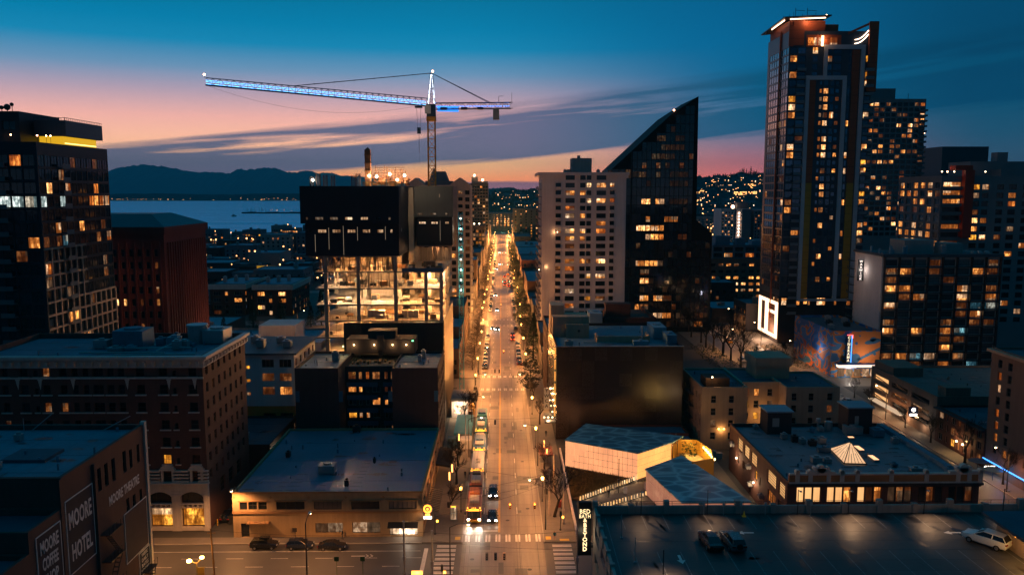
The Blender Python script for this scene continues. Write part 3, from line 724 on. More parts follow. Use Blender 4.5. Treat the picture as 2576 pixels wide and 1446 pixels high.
for x,y,w in ((-70,105,1),(-66.5,106,0.9),(-62,95,0.5),(-72.5,98,0.7)):unit(b,x,x + w,y,y + w,25.1,26.0,METAL,'roof_vent')
mb = MB();mb.tube((-67,110.9,25.1),(-64,111.2,27.6),0.06,n=5);mb.tube((-57,110.9,25.1),(-53,111.2,27.2),0.06,n=5);mb.tube((-68,110.9,25.1),(-68,110.9,27.0),0.05,n=5);mb.build('roof_brace',METAL,o)

# ================================================================== brick hotel with pale cornice
b = Bld('brick_hotel','large dark brick hotel with pale bracketed cornice and two arched shopfronts on its base','building',-70,145)
H = 31.0
ST = 3.12
cols = [(3.5,1),(6.5,1),(9.6,1.3),(11.9,0.7),(13.4,1.2),(16.3,1.2),(18.4,1),(20.2,1.0),(21.9,1.8),(24.4,1.1),(26.2,1.1),(29.3,1.4),(33.2,1.4),(35.5,0.6),(38.2,1.4)]
W0 = -92.0
lits = {(0,4):'d',(2,4):'d',(2,5):'d',(3,1):'d',(5,12):'y',(3,0):'d'}
S_ = []
for r in range(7):
 z = 27.45 - r * 3.1
 for c,(u0,w) in enumerate(cols):
  S_.append((u0,u0 + w,z,z + (1.65 if w > 0.8 else 1.1),2 if w > 1.7 else 1,2,lits.get((r,c),'.')))
E_ = []
for r in range(7):
 z = 27.45 - r * 3.1
 for c in range(7):
  u0 = 1.3 + c * 2.95;E_.append((u0,u0 + 1.05,z,z + 1.65,1,2,'d' if (r,c) in ((1,1),(3,4),(6,2)) else '.'))
for c in range(3):E_.append((6 + c * 4.5,8.4 + c * 4.5,4.4,7.2,3,3,'.'))
LIT['k'] = litwin('lit_cafe',(1.0,0.42,0.05),0.8,lo=0.8,curtain=0.5,sample=True)
XC = -51.3
S_ += [(30.6,34.5,0.75,4.2,2,2,'k'),(36.1,40.0,0.75,4.2,2,2,'k'),(26.2,29.2,0.75,4.2,2,2,'k'),(30.6,34.5,4.95,7.15,4,1,'.'),(36.1,40.0,4.95,7.15,4,1,'.'),(26.2,29.2,4.95,7.15,4,1,'.')]
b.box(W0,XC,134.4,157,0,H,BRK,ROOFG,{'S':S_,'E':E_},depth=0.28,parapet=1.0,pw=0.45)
o = b.done()
mb = MB()                                               # cornice: deep ledge, brackets, frieze
mb.box(W0,133.3,H - 0.35,XC + 1.1,134.397,H + 0.12);mb.box(XC + 0.003,133.3 + 1.1,H - 0.35,XC + 1.1,157,H + 0.12)
mb.box(W0,133.9,H - 0.8,XC + 0.5,134.397,H - 0.353);mb.box(XC + 0.003,134.4,H - 0.8,XC + 0.5,157,H - 0.353)
mb.box(W0,134.2,H - 1.75,XC + 0.2,134.396,H - 0.803);mb.box(XC + 0.003,134.4,H - 1.75,XC + 0.2,157,H - 0.803)
mb.box(W0,134.05,H - 1.95,XC + 0.35,134.397,H - 1.753);mb.box(XC + 0.003,134.4,H - 1.95,XC + 0.35,157,H - 1.753)
mb.box(W0,134.15,27.1,XC + 0.1,134.397,27.4)
mb.build('cornice',TERRA,o)
br = MB();br.box(-0.2,-0.85,-0.7,0.2,-0.21,0.0);br.box(-0.16,-0.55,-0.95,0.16,-0.2,-0.703);bme = br.mesh('bracket',TERRA)
for i in range(28):inst('cornice_bracket',bme,Vector((XC - 0.6 - i * 1.5,134.4,H - 0.82)) - o.location,0,o)
for i in range(14):inst('cornice_bracket',bme,Vector((XC,135.3 + i * 1.6,H - 0.82)) - o.location,pi / 2,o)
dr = MB();dr.face([(-0.3,-0.12,0),(0.3,-0.12,0),(0.26,-0.12,-0.5),(-0.26,-0.12,-0.5)]);dr.face([(-0.24,-0.12,-0.52),(0.24,-0.12,-0.52),(0,-0.05,-1.7)]);dr.box(-0.36,-0.2,0,0.36,-0.003,0.2);dme = dr.mesh('drop',TERRA)
for u0 in (1.0,9.2,13.0,18.6,27.8,34.9,39.3):inst('ornament_drop',dme,Vector((W0 + u0,134.4,26.85)) - o.location,0,o)
si = MB();si.box(-0.95,-0.16,-0.22,0.95,-0.003,0);sme = si.mesh('sill',TERRA);si = MB();si.box(-0.5,-0.16,-0.2,0.5,-0.003,0);sms = si.mesh('sill',TERRA)
for q in S_[:105]:
 inst('window_sill',sme if q[1] - q[0] > 0.8 else sms,Vector((W0 + (q[0] + q[1]) / 2,134.4,q[2])) - o.location,0,o)
# terracotta shopfront: piers, arches and balustrade bands stand proud of the brick
mb = MB()
pz = 133.75
for x0,x1 in ((-67.0,-65.9),(-62.7,-61.45),(-57.45,-55.95),(-51.95,-51.1)):
 mb.box(x0,pz,0.13,x1,134.396,7.3);mb.box(x0 - 0.12,pz - 0.1,6.4,x1 + 0.12,pz - 0.003,6.75);mb.box(x0 - 0.1,pz - 0.1,0.13,x1 + 0.1,pz - 0.003,0.8)
mb.box(-67.0,pz + 0.05,7.303,-51.1,134.396,8.5);mb.box(-67.1,pz - 0.25,8.503,-50.95,134.39,8.8)
for x0,x1 in ((-65.9,-62.7),(-61.45,-57.45),(-55.95,-51.95)):
 mb.box(x0 + 0.003,pz + 0.1,4.2,x1 - 0.003,134.39,4.42);mb.box(x0 + 0.003,pz + 0.1,4.78,x1 - 0.003,134.39,5.0)
 for i in range(5):mb.box(x0 + 0.1 + i * (x1 - x0 - 0.45) / 4,pz + 0.12,4.423,x0 + 0.35 + i * (x1 - x0 - 0.45) / 4,134.385,4.777)
 mb.box(x0 + 0.003,pz + 0.1,0.13,x1 - 0.003,134.39,0.72)
 n = 10;cx = (x0 + x1) / 2;hw = (x1 - x0) / 2
 for i in range(n):                                  # segmental arch
  a0,a1 = -1 + 2 * i / n,-1 + 2 * (i + 1) / n
  za,zb = 7.3 - 0.8 * a0 * a0,7.3 - 0.8 * a1 * a1
  mb.face([(cx + hw * a0,pz + 0.05,za - 0.15),(cx + hw * a1,pz + 0.05,zb - 0.15),(cx + hw * a1,pz + 0.05,7.303),(cx + hw * a0,pz + 0.05,7.303)])
  mb.face([(cx + hw * a0,pz + 0.05,za - 0.15),(cx + hw * a0,134.39,za - 0.15),(cx + hw * a1,134.39,zb - 0.15),(cx + hw * a1,pz + 0.05,zb - 0.15)])
for x0,x1 in ((-62.0,-59.35),(-57.1,-54.4),(-52.8,-51.05)):
 for z in (8.85,9.45,10.05,10.65):mb.box(x0,pz + 0.15,z,x1,134.395,z + 0.26)
for x in (-58.1,-53.1):
 mb.box(x - 1.1,134.0,8.8,x - 0.75,134.395,10.9);mb.box(x + 0.75,134.0,8.8,x + 1.1,134.395,10.9);mb.box(x - 1.35,133.9,10.903,x + 1.35,134.395,11.2)
 for i in range(6):
  a0,a1 = pi * i / 6,pi * (i + 1) / 6
  mb.face([(x + 1.2 * cos(a0),134.0,11.2 + 0.7 * sin(a0)),(x,134.0,11.2),(x + 1.2 * cos(a1),134.0,11.2 + 0.7 * sin(a1))]);mb.face([(x + 1.2 * cos(a0),134.0,11.2 + 0.7 * sin(a0)),(x + 1.2 * cos(a1),134.0,11.2 + 0.7 * sin(a1)),(x + 1.2 * cos(a1),134.39,11.2 + 0.7 * sin(a1)),(x + 1.2 * cos(a0),134.39,11.2 + 0.7 * sin(a0))])
mb.build('shopfront',TERRA,o)
rr = random.Random(5)
for i in range(16):                                     # machines crowd the flat roof
 x = rr.uniform(-76,-56);y = rr.uniform(139,153);w = rr.uniform(0.8,2.6);d_ = rr.uniform(0.8,2.0)
 unit(b,x,x + w,y,y + d_,30,30 + rr.uniform(0.5,1.7),rr.choice((METAL,ROOFG,ROOFL)))
unit(b,-72,-66.5,146,151,30,33.2,ROOFG);unit(b,-57,-53,150,155,30,32.6,METAL,'cooling_tower')
mb = MB();mb.tube((-58.6,152,30),(-58.6,152,33.2),1.7,1.9,14);mb.tube((-58.6,152,33.203),(-58.6,152,33.6),2.0,2.0,14);mb.build('water_tank',METAL,o)
mb = MB()
for (x0,y0,x1,y1) in ((-75,140,-60,140),(-62,141,-62,150),(-70,144,-57,144.5),(-68,138,-54,138.6)):mb.tube((x0,y0,30.5),(x1,y1,30.5),0.18,n=6)
mb.build('duct',METAL,o)

# ================================================================== ochre two-storey corner shop
b = Bld('ochre_shop','low two-storey ochre stucco corner building with wide dark roof and lit deli window','building',-29,150)
x0,x1,y0 = -46.0,-13.6,131.0
def U(z_):return (z_ - 340) / 2085 * (x1 - x0)         # facade position
LIT['q'] = litwin('lit_deli',(1.0,0.74,0.5),1.3,lo=0.8,curtain=0.1,sample=True)
LIT['s'] = glass('lowered_blind',(0.2,0.16,0.14),0.6,0.2,0.3)
LIT['g'] = litwin('lit_glass_block',(1.0,0.62,0.36),0.28,lo=0.7,curtain=0.1)
S_ = [(U(415),U(500),5.0,6.5,1,1,'.'),(U(510),U(608),5.0,6.5,2,2,'.'),(U(620),U(714),5.0,6.5,1,2,'.'),(U(818),U(1128),5.0,6.5,3,1,'.'),(U(1230),U(1535),5.0,6.5,6,1,'s'),
      (U(1640),U(1950),5.0,6.5,3,1,'.'),(U(2052),U(2358),5.0,6.5,6,1,'s'),(U(425),U(515),0.15,2.6,1,1,'.'),(U(1240),U(1542),0.9,2.6,26,10,'g'),(U(1648),U(1955),0.8,2.7,3,2,'g'),(U(2058),U(2368),0.35,2.1,3,1,'q')]
E_ = [(1.0,5.6,0.6,2.9,4,1,'a'),(7.5,12,0.6,2.9,4,1,'a'),(14,18.5,0.6,2.9,4,1,'d'),(20,24.5,0.6,2.9,4,1,'a'),(26.5,30,0.6,2.9,4,1,'d')] + [(1.5 + i * 6,5.5 + i * 6,5.0,6.4,3,1,'.') for i in range(6)]
FRO = mat('frame_ochre',(0.34,0.22,0.1),0.7,0.2)
b.box(x0,x1,y0,167.8,0,8.1,STUC,mat('roof_blue_grey',(0.12,0.2,0.27),0.6,0.3,0.08,fine=0.8),{'S':S_,'E':E_},depth=0.25,parapet=0.45,pw=0.35)
o = b.done()
mb = MB();mb.box(x0 - 0.1,y0 - 0.18,4.35,x1 + 0.15,y0 - 0.003,4.75);mb.box(x0 - 0.05,y0 - 0.1,7.95,x1 + 0.1,y0 - 0.003,8.2);mb.box(x1 + 0.003,y0,7.95,x1 + 0.12,167.8,8.2);mb.box(x1 + 0.003,y0,4.35,x1 + 0.15,167.8,4.75)
mb.build('belt_course',mat('ochre_trim',(0.3,0.17,0.08),0.8,0.2),o)
mb = MB()
for q in S_[3:7]:mb.box(x0 + q[0] - 0.25,y0 - 0.2,6.5,x0 + q[1] + 0.25,y0 - 0.003,6.68)
mb.box(x0 + U(410) - .1,y0 - 0.2,6.5,x0 + U(720),y0 - 0.003,6.68);mb.build('lintel',mat('ochre_trim',(0,0,0)),o)
mb = MB();mb.box(x0 + U(500),y0 - 0.9,2.75,x0 + U(740),y0 - 0.003,2.95);mb.build('door_canopy',mat('ochre_trim',(0,0,0)),o)
mb = MB()
for k in (360,760,1175,1583,1995,2390):cx = x0 + U(k);mb.face([(cx - 0.28,y0 - 0.03,7.2),(cx,y0 - 0.03,6.92),(cx + 0.28,y0 - 0.03,7.2),(cx,y0 - 0.03,7.48)])
mb.build('diamond_tile',mat('ochre_trim',(0,0,0)),o)
aw_ = mat('awning_canvas',(0.03,0.03,0.028),0.9,0.2)
mb = MB();a,c = x0 + U(2045),x0 + U(2372);mb.face([(a,y0 - 1.2,2.15),(c,y0 - 1.2,2.15),(c,y0 - 0.02,2.75),(a,y0 - 0.02,2.75)])
for i in range(6):x = a + (c - a) * i / 5;mb.tube((x,y0 - 1.2,2.13),(x,y0 - 0.02,2.73),0.035,n=4)
mb.tube((a,y0 - 1.2,2.13),(c,y0 - 1.2,2.13),0.04,n=4);mb.build('awning',aw_,o)
lamp(o,(x1 - 2.6,y0 - 0.8,1.7),160,(1,0.8,0.6),0.4)
unit(b,-33.5,-30.6,140.5,142.8,7.65,9.2,METAL);unit(b,-27.6,-26.9,134.6,135.4,7.65,8.7,DMETAL);unit(b,-24.5,-24.0,146.5,147,7.65,8.5,DMETAL,'roof_vent');unit(b,-42,-41.2,150,151,7.65,8.6,DMETAL,'roof_vent');unit(b,-32,-30.4,166,167.2,7.65,8.9,DMETAL)
mb = MB()                                               # wet seams of the membrane
rr = random.Random(9)
for (xa,n) in ((-25.6,9),(-36.5,5),(-38.5,3),(-31.5,2)):
 for i in range(n):y = 133 + i * 1.9 + rr.uniform(-0.4,0.4);w = rr.uniform(1.2,2.6);mb.face([(xa - w / 2,y,7.656),(xa + w / 2,y,7.656),(xa + w / 2 - 0.3,y + 0.28,7.656),(xa - w / 2 + 0.2,y + 0.25,7.656)])
mb.build('roof_stain',ROOFD,o,kind='stuff')
# steel canopy frames over the avenue pavement
mb = MB()
for (ya,yb) in ((134.2,138.6),(139.2,144.6)):
 for i in range(7):y = ya + (yb - ya) * i / 6;mb.tube((x1 + 0.05,y,3.75),(x1 + 2.5,y,3.15),0.06,n=4)
 for k in range(4):x = x1 + 0.3 + k * 0.72;mb.tube((x,ya,3.72 - k * 0.18),(x,yb,3.72 - k * 0.18),0.05,n=4)
 mb.box(x1 + 0.02,ya,4.0,x1 + 0.2,yb,4.6)
mb.build('canopy_frame',DMETAL,o)
mb = MB();mb.face([(x1 + 0.05,157,3.9),(x1 + 3.0,157,3.4),(x1 + 3.0,168,3.4),(x1 + 0.05,168,3.9)]);mb.face([(x1 + 3.0,157,3.4),(x1 + 3.0,157,3.1),(x1 + 3.0,168,3.1),(x1 + 3.0,168,3.4)]);mb.face([(x1 + 0.05,157,3.9),(x1 + 0.05,157,3.5),(x1 + 3,157,3.1),(x1 + 3,157,3.4)]);mb.build('canopy',aw_,o)
# corner neon sign: a round orange dish over a white bar
nb = empty('neon_sign',(x1 + 0.9,130.4,5.2),'glowing orange round shop sign with white bar under it on the ochre corner','sign')
mb = MB();mb.tube((x1 + 0.9,130.2,5.4),(x1 + 0.9,130.6,5.4),0.85,0.85,16);mb.build('sign_disc',mat('sign_navy',(0.02,0.04,0.12),0.4,0.1),nb)
ORN = emit('neon_orange',(1.0,0.33,0.03),3.2);WHT = emit('sign_glow_white',(1,0.86,0.7),5.0)
mb = MB()
for i in range(14):a0,a1 = 2 * pi * i / 14,2 * pi * (i + 1) / 14;mb.tube((x1 + 0.9 + 0.6 * cos(a0),130.12,5.4 + 0.6 * sin(a0)),(x1 + 0.9 + 0.6 * cos(a1),130.12,5.4 + 0.6 * sin(a1)),0.16,n=6)
mb.ball((x1 + 0.9,130.12,5.35),0.24);mb.box(x1 + 0.5,130.05,4.2,x1 + 1.3,130.2,4.55);mb.build('neon_ring',ORN,nb)
mb = MB();mb.box(x1 + 0.25,130.0,3.65,x1 + 1.6,130.25,4.05);mb.build('light_bar',WHT,nb)
mb = MB();mb.tube((x1 + 0.03,131.2,5.4),(x1 + 0.9,130.7,5.4),0.06,n=5);mb.tube((x1 + 0.03,131.2,4.0),(x1 + 0.9,130.3,4.0),0.05,n=5);mb.build('bracket',DMETAL,nb)
lamp(nb,(x1 + 1.2,129.3,4.4),300,(1,0.5,0.2),0.3)

# ================================================================== dark U-shaped apartment block with a lit roof terrace
b = Bld('courtyard_apartments','dark brick apartments with two blank wings, recessed window bay and lit roof terrace','building',-29,178)
ZT = 21.2
b.box(-44.6,-35.25,168.4,187,0,ZT,BRKD,ROOFG,{'W':rows(even(18.6,4,1.6),zlist(18,2.95,5),0.2)},parapet=0.6)
b.box(-23.7,-13.8,168.4,187,0,ZT,BRKD,ROOFG,{'E':rows(even(18.6,5,1.6),zlist(17.6,2.95,6),0.3)},parapet=0.6)
cz = [(0.6,2.4,2,1),(2.95,3.75,1,1),(4.55,5.35,1,1),(6.0,7.75,2,1),(8.75,9.5,1,1),(10.15,11.45,2,1)]
b.box(-35.247,-23.703,176,187,0,19.9,BRKD,SIDE,{'S':rows(cz,zlist(16.95,2.98,5),['ddoddd','ya.dad','...oa.','yy.a..','d....d'][:1] + ['aa..dd','...aa.','yaa...','.....d'],1.7,FRW)},parapet=0.35)
o = b.done()
mb = MB()
for r in range(5):
 z = 15.5 - r * 2.98 + 0.3;mb.box(-35.0,175.93,z - 0.6,-28.0,175.997,z + 0.45);mb.box(-26.8,175.93,z - 0.6,-23.8,175.997,z + 0.45)
mb.build('spandrel',BLUEP,o)
mb = MB()
for x in (-35.22,-24.55,-14.65,-44.55):
 for z in (5.6,13.8):mb.box(x,168.34,z,x + 0.85,168.397,z + 2.4)
mb.build('blue_panel',mat('bright_blue_panel',(0.03,0.12,0.2),0.5,0.1),o)
WL = emit('wall_lamp_glow',(1,0.62,0.25),14)
ph = MB();ph.box(-36.4,184,21.203,-20.4,190,24.6);ph.box(-31.5,185,24.603,-25,189,26.4);ph.box(-29.2,183.6,22,-27.6,183.997,25.6);ph.build('penthouse',BRKD,o)
for x in (-34.6,-29.9,-25.6,-22.4):
 mb = MB();mb.ball((x,183.8,23.3),0.16);mb.stem((x,183.98,23.5),(x,183.8,23.45),0.05,n=4);mb.build('wall_lamp',WL,o);lamp(o,(x,183.3,23.2),110,(1,0.55,0.2),0.15)
mb = MB();mb.ball((-37.2,184,22.9),0.14);mb.stem((-37.2,184,20.6),(-37.2,184,22.8),0.05,n=4);mb.build('wall_lamp',WL,o);lamp(o,(-37.6,183.2,22.9),260,(1,0.55,0.2),0.15)
GRN = emit('exit_green',(0.2,1,0.4),4)
for x,z in ((-28.6,23.9),(-20.9,24.1)):mb = MB();mb.box(x - 0.2,183.85,z,x + 0.2,183.97,z + 0.25);mb.build('exit_light',GRN,o)
mb = MB();mb.box(-28.9,183.9,20.3,-28.0,183.99,22.4);mb.build('terrace_door',DMETAL,o)
mb = MB();rr = random.Random(4)
for i in range(11):x = -34.5 + i * 1.2;mb.box(x,180 + rr.uniform(-1,2),19.56,x + rr.uniform(0.4,0.9),181 + rr.uniform(1,2),19.56 + rr.uniform(0.3,0.7))
mb.build('terrace_furniture',mat('teak',(0.2,0.12,0.06),0.6),o)
PLM = mat('shrub_leaf',(0.03,0.05,0.02),0.8,0.4)
for x in (-33.6,-27.0,-24.0):
 mb = MB()
 for i in range(70):
  a = Vector((rr.gauss(0,0.45),rr.gauss(0,0.4),abs(rr.gauss(0.4,0.35)))) + Vector((x,181.4,19.9));q = Vector((rr.uniform(-1,1),rr.uniform(-1,1),rr.uniform(-1,1))) * 0.2;mb.face([a,a + q,a + Vector((q.y,-q.x,0.15))])
 tag(mb.build('terrace_shrub',PLM),'small shrub in the row on the lit roof terrace of the dark apartments','shrub','terrace shrubs')
unit(b,-38.6,-37.2,178,179.4,20.6,22.6,METAL);unit(b,-19,-18.2,177,178,20.6,22,METAL,'roof_vent');unit(b,-18.6,-17.6,180.5,181.5,20.6,22.4,METAL)
for x,y in ((-42,176),(-41.6,176.2),(-41,174),(-16.5,176)):mb = MB();mb.tube((x,y,20.6),(x,y,21.4),0.08,n=5);mb.build('vent_pipe',METAL,o)

# ================================================================== white and orange apartments
b = Bld('white_orange_apartments','white and orange apartment block with overhanging flat roof behind the brick hotel','building',-55,190)
S_ = rows([(13.2,16.0,3,1),(17.2,20.0,3,1)],zlist(18.9,3.2,4),['ds','da','s.'] and ['..','dd','da','..'],1.9,FRW) + rows([(9.6,10.5,1,1)],zlist(18.6,3.1,3),['y','y','a'],0.75) + rows([(2.5,7.5,4,1)],zlist(18.9,3.2,4),['a','o','d','d'],2.0)
b.box(-68.2,-47.6,179.5,200,9.9,22.0,WHITEP,ROOFG,{'S':S_,'E':rows(even(20.5,5,1.6),zlist(18.9,3.2,3),0.35)},parapet=0.4)
b.box(-68.2,-47.6,179.5,200,0,9.897,ORANGEP,ROOFG,{'S':rows([(13.2,16.0,3,1),(17.2,20.0,3,1)],[6.3,3.1],['..','d.'],1.9)},open_top=True)
o = b.done()
mb = MB();mb.box(-69,178.6,22.003,-46.8,200.5,22.35);mb.build('roof_overhang',mat('dark_fascia',(0.05,0.07,0.09),0.6),o)
mb = MB()
for z in (21.0 - 0.1,17.7,14.5,11.3):mb.box(-66,178.7,z - 2.1 - 0.15,-60.4,179.497,z - 2.1 + 0.85)
mb.build('balcony',ORANGEP,o)
for i in range(5):unit(b,-64 + i * 3.1,-62.2 + i * 3.1,185 + (i % 2) * 6,187 + (i % 2) * 6,22.36,23.6 + (i % 3) * 0.3,METAL)
b = Bld('brick_warehouse','low dark brick warehouse with small lit windows between hotel and ochre shop','building',-49,165)
b.box(-60,-47.2,152.5 + 5,178.5,0,7.9,BRKD,ROOFD,{'E':rows(even(21,8,1.3,1,2),[4.6,1.2],['.d.a.a.d','da.ad.aa'],2.0)},parapet=0.5)
o = b.done();unit(b,-55,-53,161,163,7.4,8.8,METAL);unit(b,-57,-55.6,168,170,7.4,8.4,METAL)
mb = MB();mb.ball((-46.9,161,4.8),0.16);mb.build('wall_lamp',WL,o);lamp(o,(-46.6,160.6,4.7),500,(1,0.8,0.55),0.15)

# ================================================================== parking garage roof, bottom right
DK = mat('deck_asphalt',(0.07,0.064,0.06),0.55,0.7,0.1,spec=0.35,fine=1.0,bump=0.1)
CON2 = mat('garage_concrete',(0.33,0.27,0.24),0.8,0.2,0.4,streak=0.35)
b = Bld('parking_garage','concrete parking garage with open roof deck beside a tall lit vertical sign','building',50,85)
GX,GY,GZ = 12.0,100.6,17.9
E_ = []
b.box(GX,104,40,GY,0,GZ,CON2,DK,{'W':[(q,q + 4.2,z,z + 1.5,3,1,'d' if i % 2 else '.',FRW) for i,q in enumerate((42.5,48.2,54.2)) for z in (14.6,11.0,7.4)]},depth=0.3,parapet=1.05,pw=0.35)
o = b.done()
mb = MB()
for i in range(20):
 x = GX + 0.2 + i * 4.7;mb.box(x - 0.35,GY - 0.55,GZ - 1.0,x + 0.35,GY + 0.1,GZ + (0.75 if i % 2 == 0 else 0.25))
for i in range(9):y = GY - 0.5 - i * 3.3;mb.box(GX - 0.12,y - 0.25,GZ - 1.0,GX + 0.45,y + 0.25,GZ + 0.3)
mb.build('parapet_pier',CON2,o)
mb = MB()
for i in range(40):x = GX + 1 + i * 2.35;mb.tube((x,GY - 0.2,GZ),(x,GY - 0.2,GZ + 0.62),0.025,n=4)
mb.tube((GX,GY - 0.2,GZ + 0.6),(104,GY - 0.2,GZ + 0.6),0.03,n=5);mb.tube((GX,GY - 0.2,GZ + 0.3),(104,GY - 0.2,GZ + 0.3),0.025,n=5);mb.build('railing',DMETAL,o)
DZ = GZ - 1.05
mb = MB()
def dline(x0,y0,x1,y1,w=0.1):
 dv = Vector((x1 - x0,y1 - y0,0)).normalized();nn = Vector((-dv.y,dv.x,0)) * w / 2
 mb.face([(x0 - nn.x,y0 - nn.y,DZ + 0.006),(x1 - nn.x,y1 - nn.y,DZ + 0.006),(x1 + nn.x,y1 + nn.y,DZ + 0.006),(x0 + nn.x,y0 + nn.y,DZ + 0.006)])
for i in range(26):x = 15.5 + i * 2.75;dline(x,95.4,x,99.8)
for i in range(24):x = 15.5 + i * 2.75;dline(x,84.2,x,89.2)
for i in range(24):x = 15.5 + i * 2.75;dline(x,79.0,x,84.0)
dline(13.2,82,13.4,99)
rp = random.Random(14);pm = MB()
for i in range(70):
 x,y = rp.uniform(14,70),rp.uniform(77,99);a,w,l = rp.uniform(0,3.1),rp.uniform(0.15,1.2),rp.uniform(0.3,2.6);pts = [(x + r_ * w * cos(a + t_),y + r_ * l * sin(t_)) for t_,r_ in ((0,1),(0.9,rp.uniform(.6,1)),(1.8,.9),(2.9,rp.uniform(.5,1)),(4,.8),(5.2,rp.uniform(.6,1)))];pm.face([(p_[0],p_[1],DZ + 0.003) for p_ in pts])
for i in range(9):y = 79 + i * 2.6;pm.box(13,y - 0.03,DZ,100,y + 0.03,DZ + 0.0045,skip='b')
pm.build('oil_stain',mat('oil_black',(0.022,0.02,0.02),0.35,0.4),o,kind='stuff')
mb.build('stall_line',mat('worn_paint',(0.2,0.2,0.2),0.8,0.7,1.5),o)
def arrow(x,y,a):
 m_ = MB();pts = [(-0.16,-1.1),(0.16,-1.1),(0.16,0.2),(0.5,0.2),(0,1.1),(-0.5,0.2),(-0.16,0.2)]
 ca,sa = cos(a),sin(a);P_ = [(x + p_[0] * ca - p_[1] * sa,y + p_[0] * sa + p_[1] * ca,DZ + 0.007) for p_ in pts]
 m_.face([P_[0],P_[1],P_[2],P_[6]]);m_.face([P_[3],P_[4],P_[5]]);m_.build('painted_arrow',PAINT,o)
arrow(20.6,87.2,pi);arrow(30.2,94.3,pi / 2);arrow(56,94.0,pi / 2)
pst = mat('sign_post_metal',(0.4,0.4,0.4),0.5)
for x in (26.4,29.0,31.3,34.5,40.5):
 m_ = MB();m_.tube((x,GY - 0.9,DZ),(x,GY - 0.9,DZ + 1.6),0.035,n=5);m_.box(x - 0.18,GY - 0.95,DZ + 1.25,x + 0.18,GY - 0.92,DZ + 1.75);tag(m_.build('stall_sign',pst),'small sign post by the far parapet of the parking deck','sign','stall signs on the parking deck')
m_ = MB();m_.tube((31.6,GY - 1.3,DZ),(31.6,GY - 1.3,DZ + 0.75),0.2,0.04,8);m_.box(31.35,GY - 1.55,DZ,31.85,GY - 1.05,DZ + 0.05);tag(m_.build('traffic_cone',emit('cone_yellow',(1,0.5,0.02),0.02,(0.7,0.42,0.03))),'yellow traffic cone by the far parapet of the parking deck','cone')
bo = Bld('attendant_booth','small pale booth with overhanging roof at right edge of parking deck','booth',62,87)
bo.box(60.2,66,84.5,92.0,DZ,DZ + 3.0,TANST,ROOFD,{'W':[(1,2.2,DZ + 1,DZ + 2.2,1,1,'d')]});o2 = bo.done()
m_ = MB();m_.box(58.6,83.8,DZ + 3.003,67,92.6,DZ + 3.35);m_.build('roof',ROOFD,o2)
m_ = MB();m_.ball((58.9,86.5,DZ + 2.85),0.1);m_.build('lamp_bulb',ORN,o2);lamp(o2,(58.7,84.6,DZ + 2.6),420,(1,0.5,0.12),0.15)
# slim deck light masts with downward heads
mk = empty('deck_light',(0,0,0));m_ = MB();m_.tube((0,0,0),(0,0,3.4),0.06,0.045,6);m_.tube((0,0,3.35),(0,-0.7,3.45),0.04,n=5);m_.build('pole',DMETAL,mk);m_ = MB();m_.box(-0.14,-0.95,3.4,0.14,-0.6,3.5);m_.build('lamp_head',METAL,mk)
for i,(x,lb,pw) in enumerate(((18.2,'thin deck light mast nearest the tall lit sign',520),(26.9,'thin deck light mast in line with the triangular pavilion roof',160),(38.8,'thin deck light mast left of the ornate parapet on the deck edge',160),(45.5,'thin deck light mast throwing the big warm pool on the deck',900),(55.5,'thin deck light mast right of the big warm pool on the deck',760),(66.0,'rightmost thin deck light mast at the far parapet',420))):
 r = mk if i == 0 else copy_thing(mk,(0,0,0));r.location = (x,GY - 0.8,DZ);tag(r,lb,'street lamp','deck light masts')
 lamp(r,(x,GY - 1.7,DZ + 3.3),pw,(1,0.56,0.28),0.2,spot=105,blend=1.0,rot=(radians(-30),0,0))
m_ = empty('deck_light',(17.5,82.0,DZ),'deck light post at the lower left corner of the parking deck','street lamp','deck light masts');q = MB();q.tube((17.5,82,DZ),(17.5,82,DZ + 3.6),0.06,n=6);q.build('pole',DMETAL,m_);lamp(m_,(17.6,82.3,DZ + 3.5),1100,(1,0.6,0.33),0.2,spot=110,blend=0.9,rot=(0,0,0))
for x,y,lb in ((14.6,93,'thin unlit pole on left edge of parking deck by the third parapet pier'),(15.2,86.5,'thin unlit pole on left edge of parking deck near frame bottom')):
 q = MB();q.tube((x,y,DZ),(x,y,DZ + 3.0),0.05,0.04,6);q.box(x - 0.15,y - 0.15,DZ,x + 0.15,y + 0.15,DZ + 0.12);tag(q.build('deck_pole',METAL),lb,'pole')
# the tall vertical sign on the garage corner
sg = empty('vertical_sign',(10.9,100.2,14.5),'tall black vertical store sign with glowing white letters on the garage corner','sign')
m_ = MB();m_.box(10.0,100.0,11.3,11.75,100.5,18.6);m_.build('sign_box',mat('sign_black',(0.012,0.012,0.014),0.5,0.2),sg)
m_ = MB();m_.box(11.753,100.1,17.4,11.997,100.35,17.7);m_.box(11.753,100.1,12.3,11.997,100.35,12.6);m_.build('bracket',DMETAL,sg)
SGL = emit('sign_letter_glow',(1,0.72,0.36),1.9);SGY = emit('sign_letter_yellow',(1,0.62,0.12),1.6)
RS = (pi / 2,0,0)
text('BED',0.82,(10.86,99.93,17.35),RS,SGL,'lettering',sg,0.03,0.0,sx=0.92,space=1.1);text('BATH',0.74,(10.86,99.93,16.7),RS,SGL,'lettering',sg,0.03,0.0,sx=0.76,space=1.12)
text('&',0.72,(10.88,99.93,16.15),RS,SGL,'lettering',sg,0.03,0.01)
for i,ch in enumerate('BEYOND'):text(ch,0.78,(10.88,99.93,15.48 - i * 0.66),RS,SGL,'lettering',sg,0.03,0.02)
lamp(sg,(10.6,99.2,14.5),60,(1,0.8,0.5),0.4)
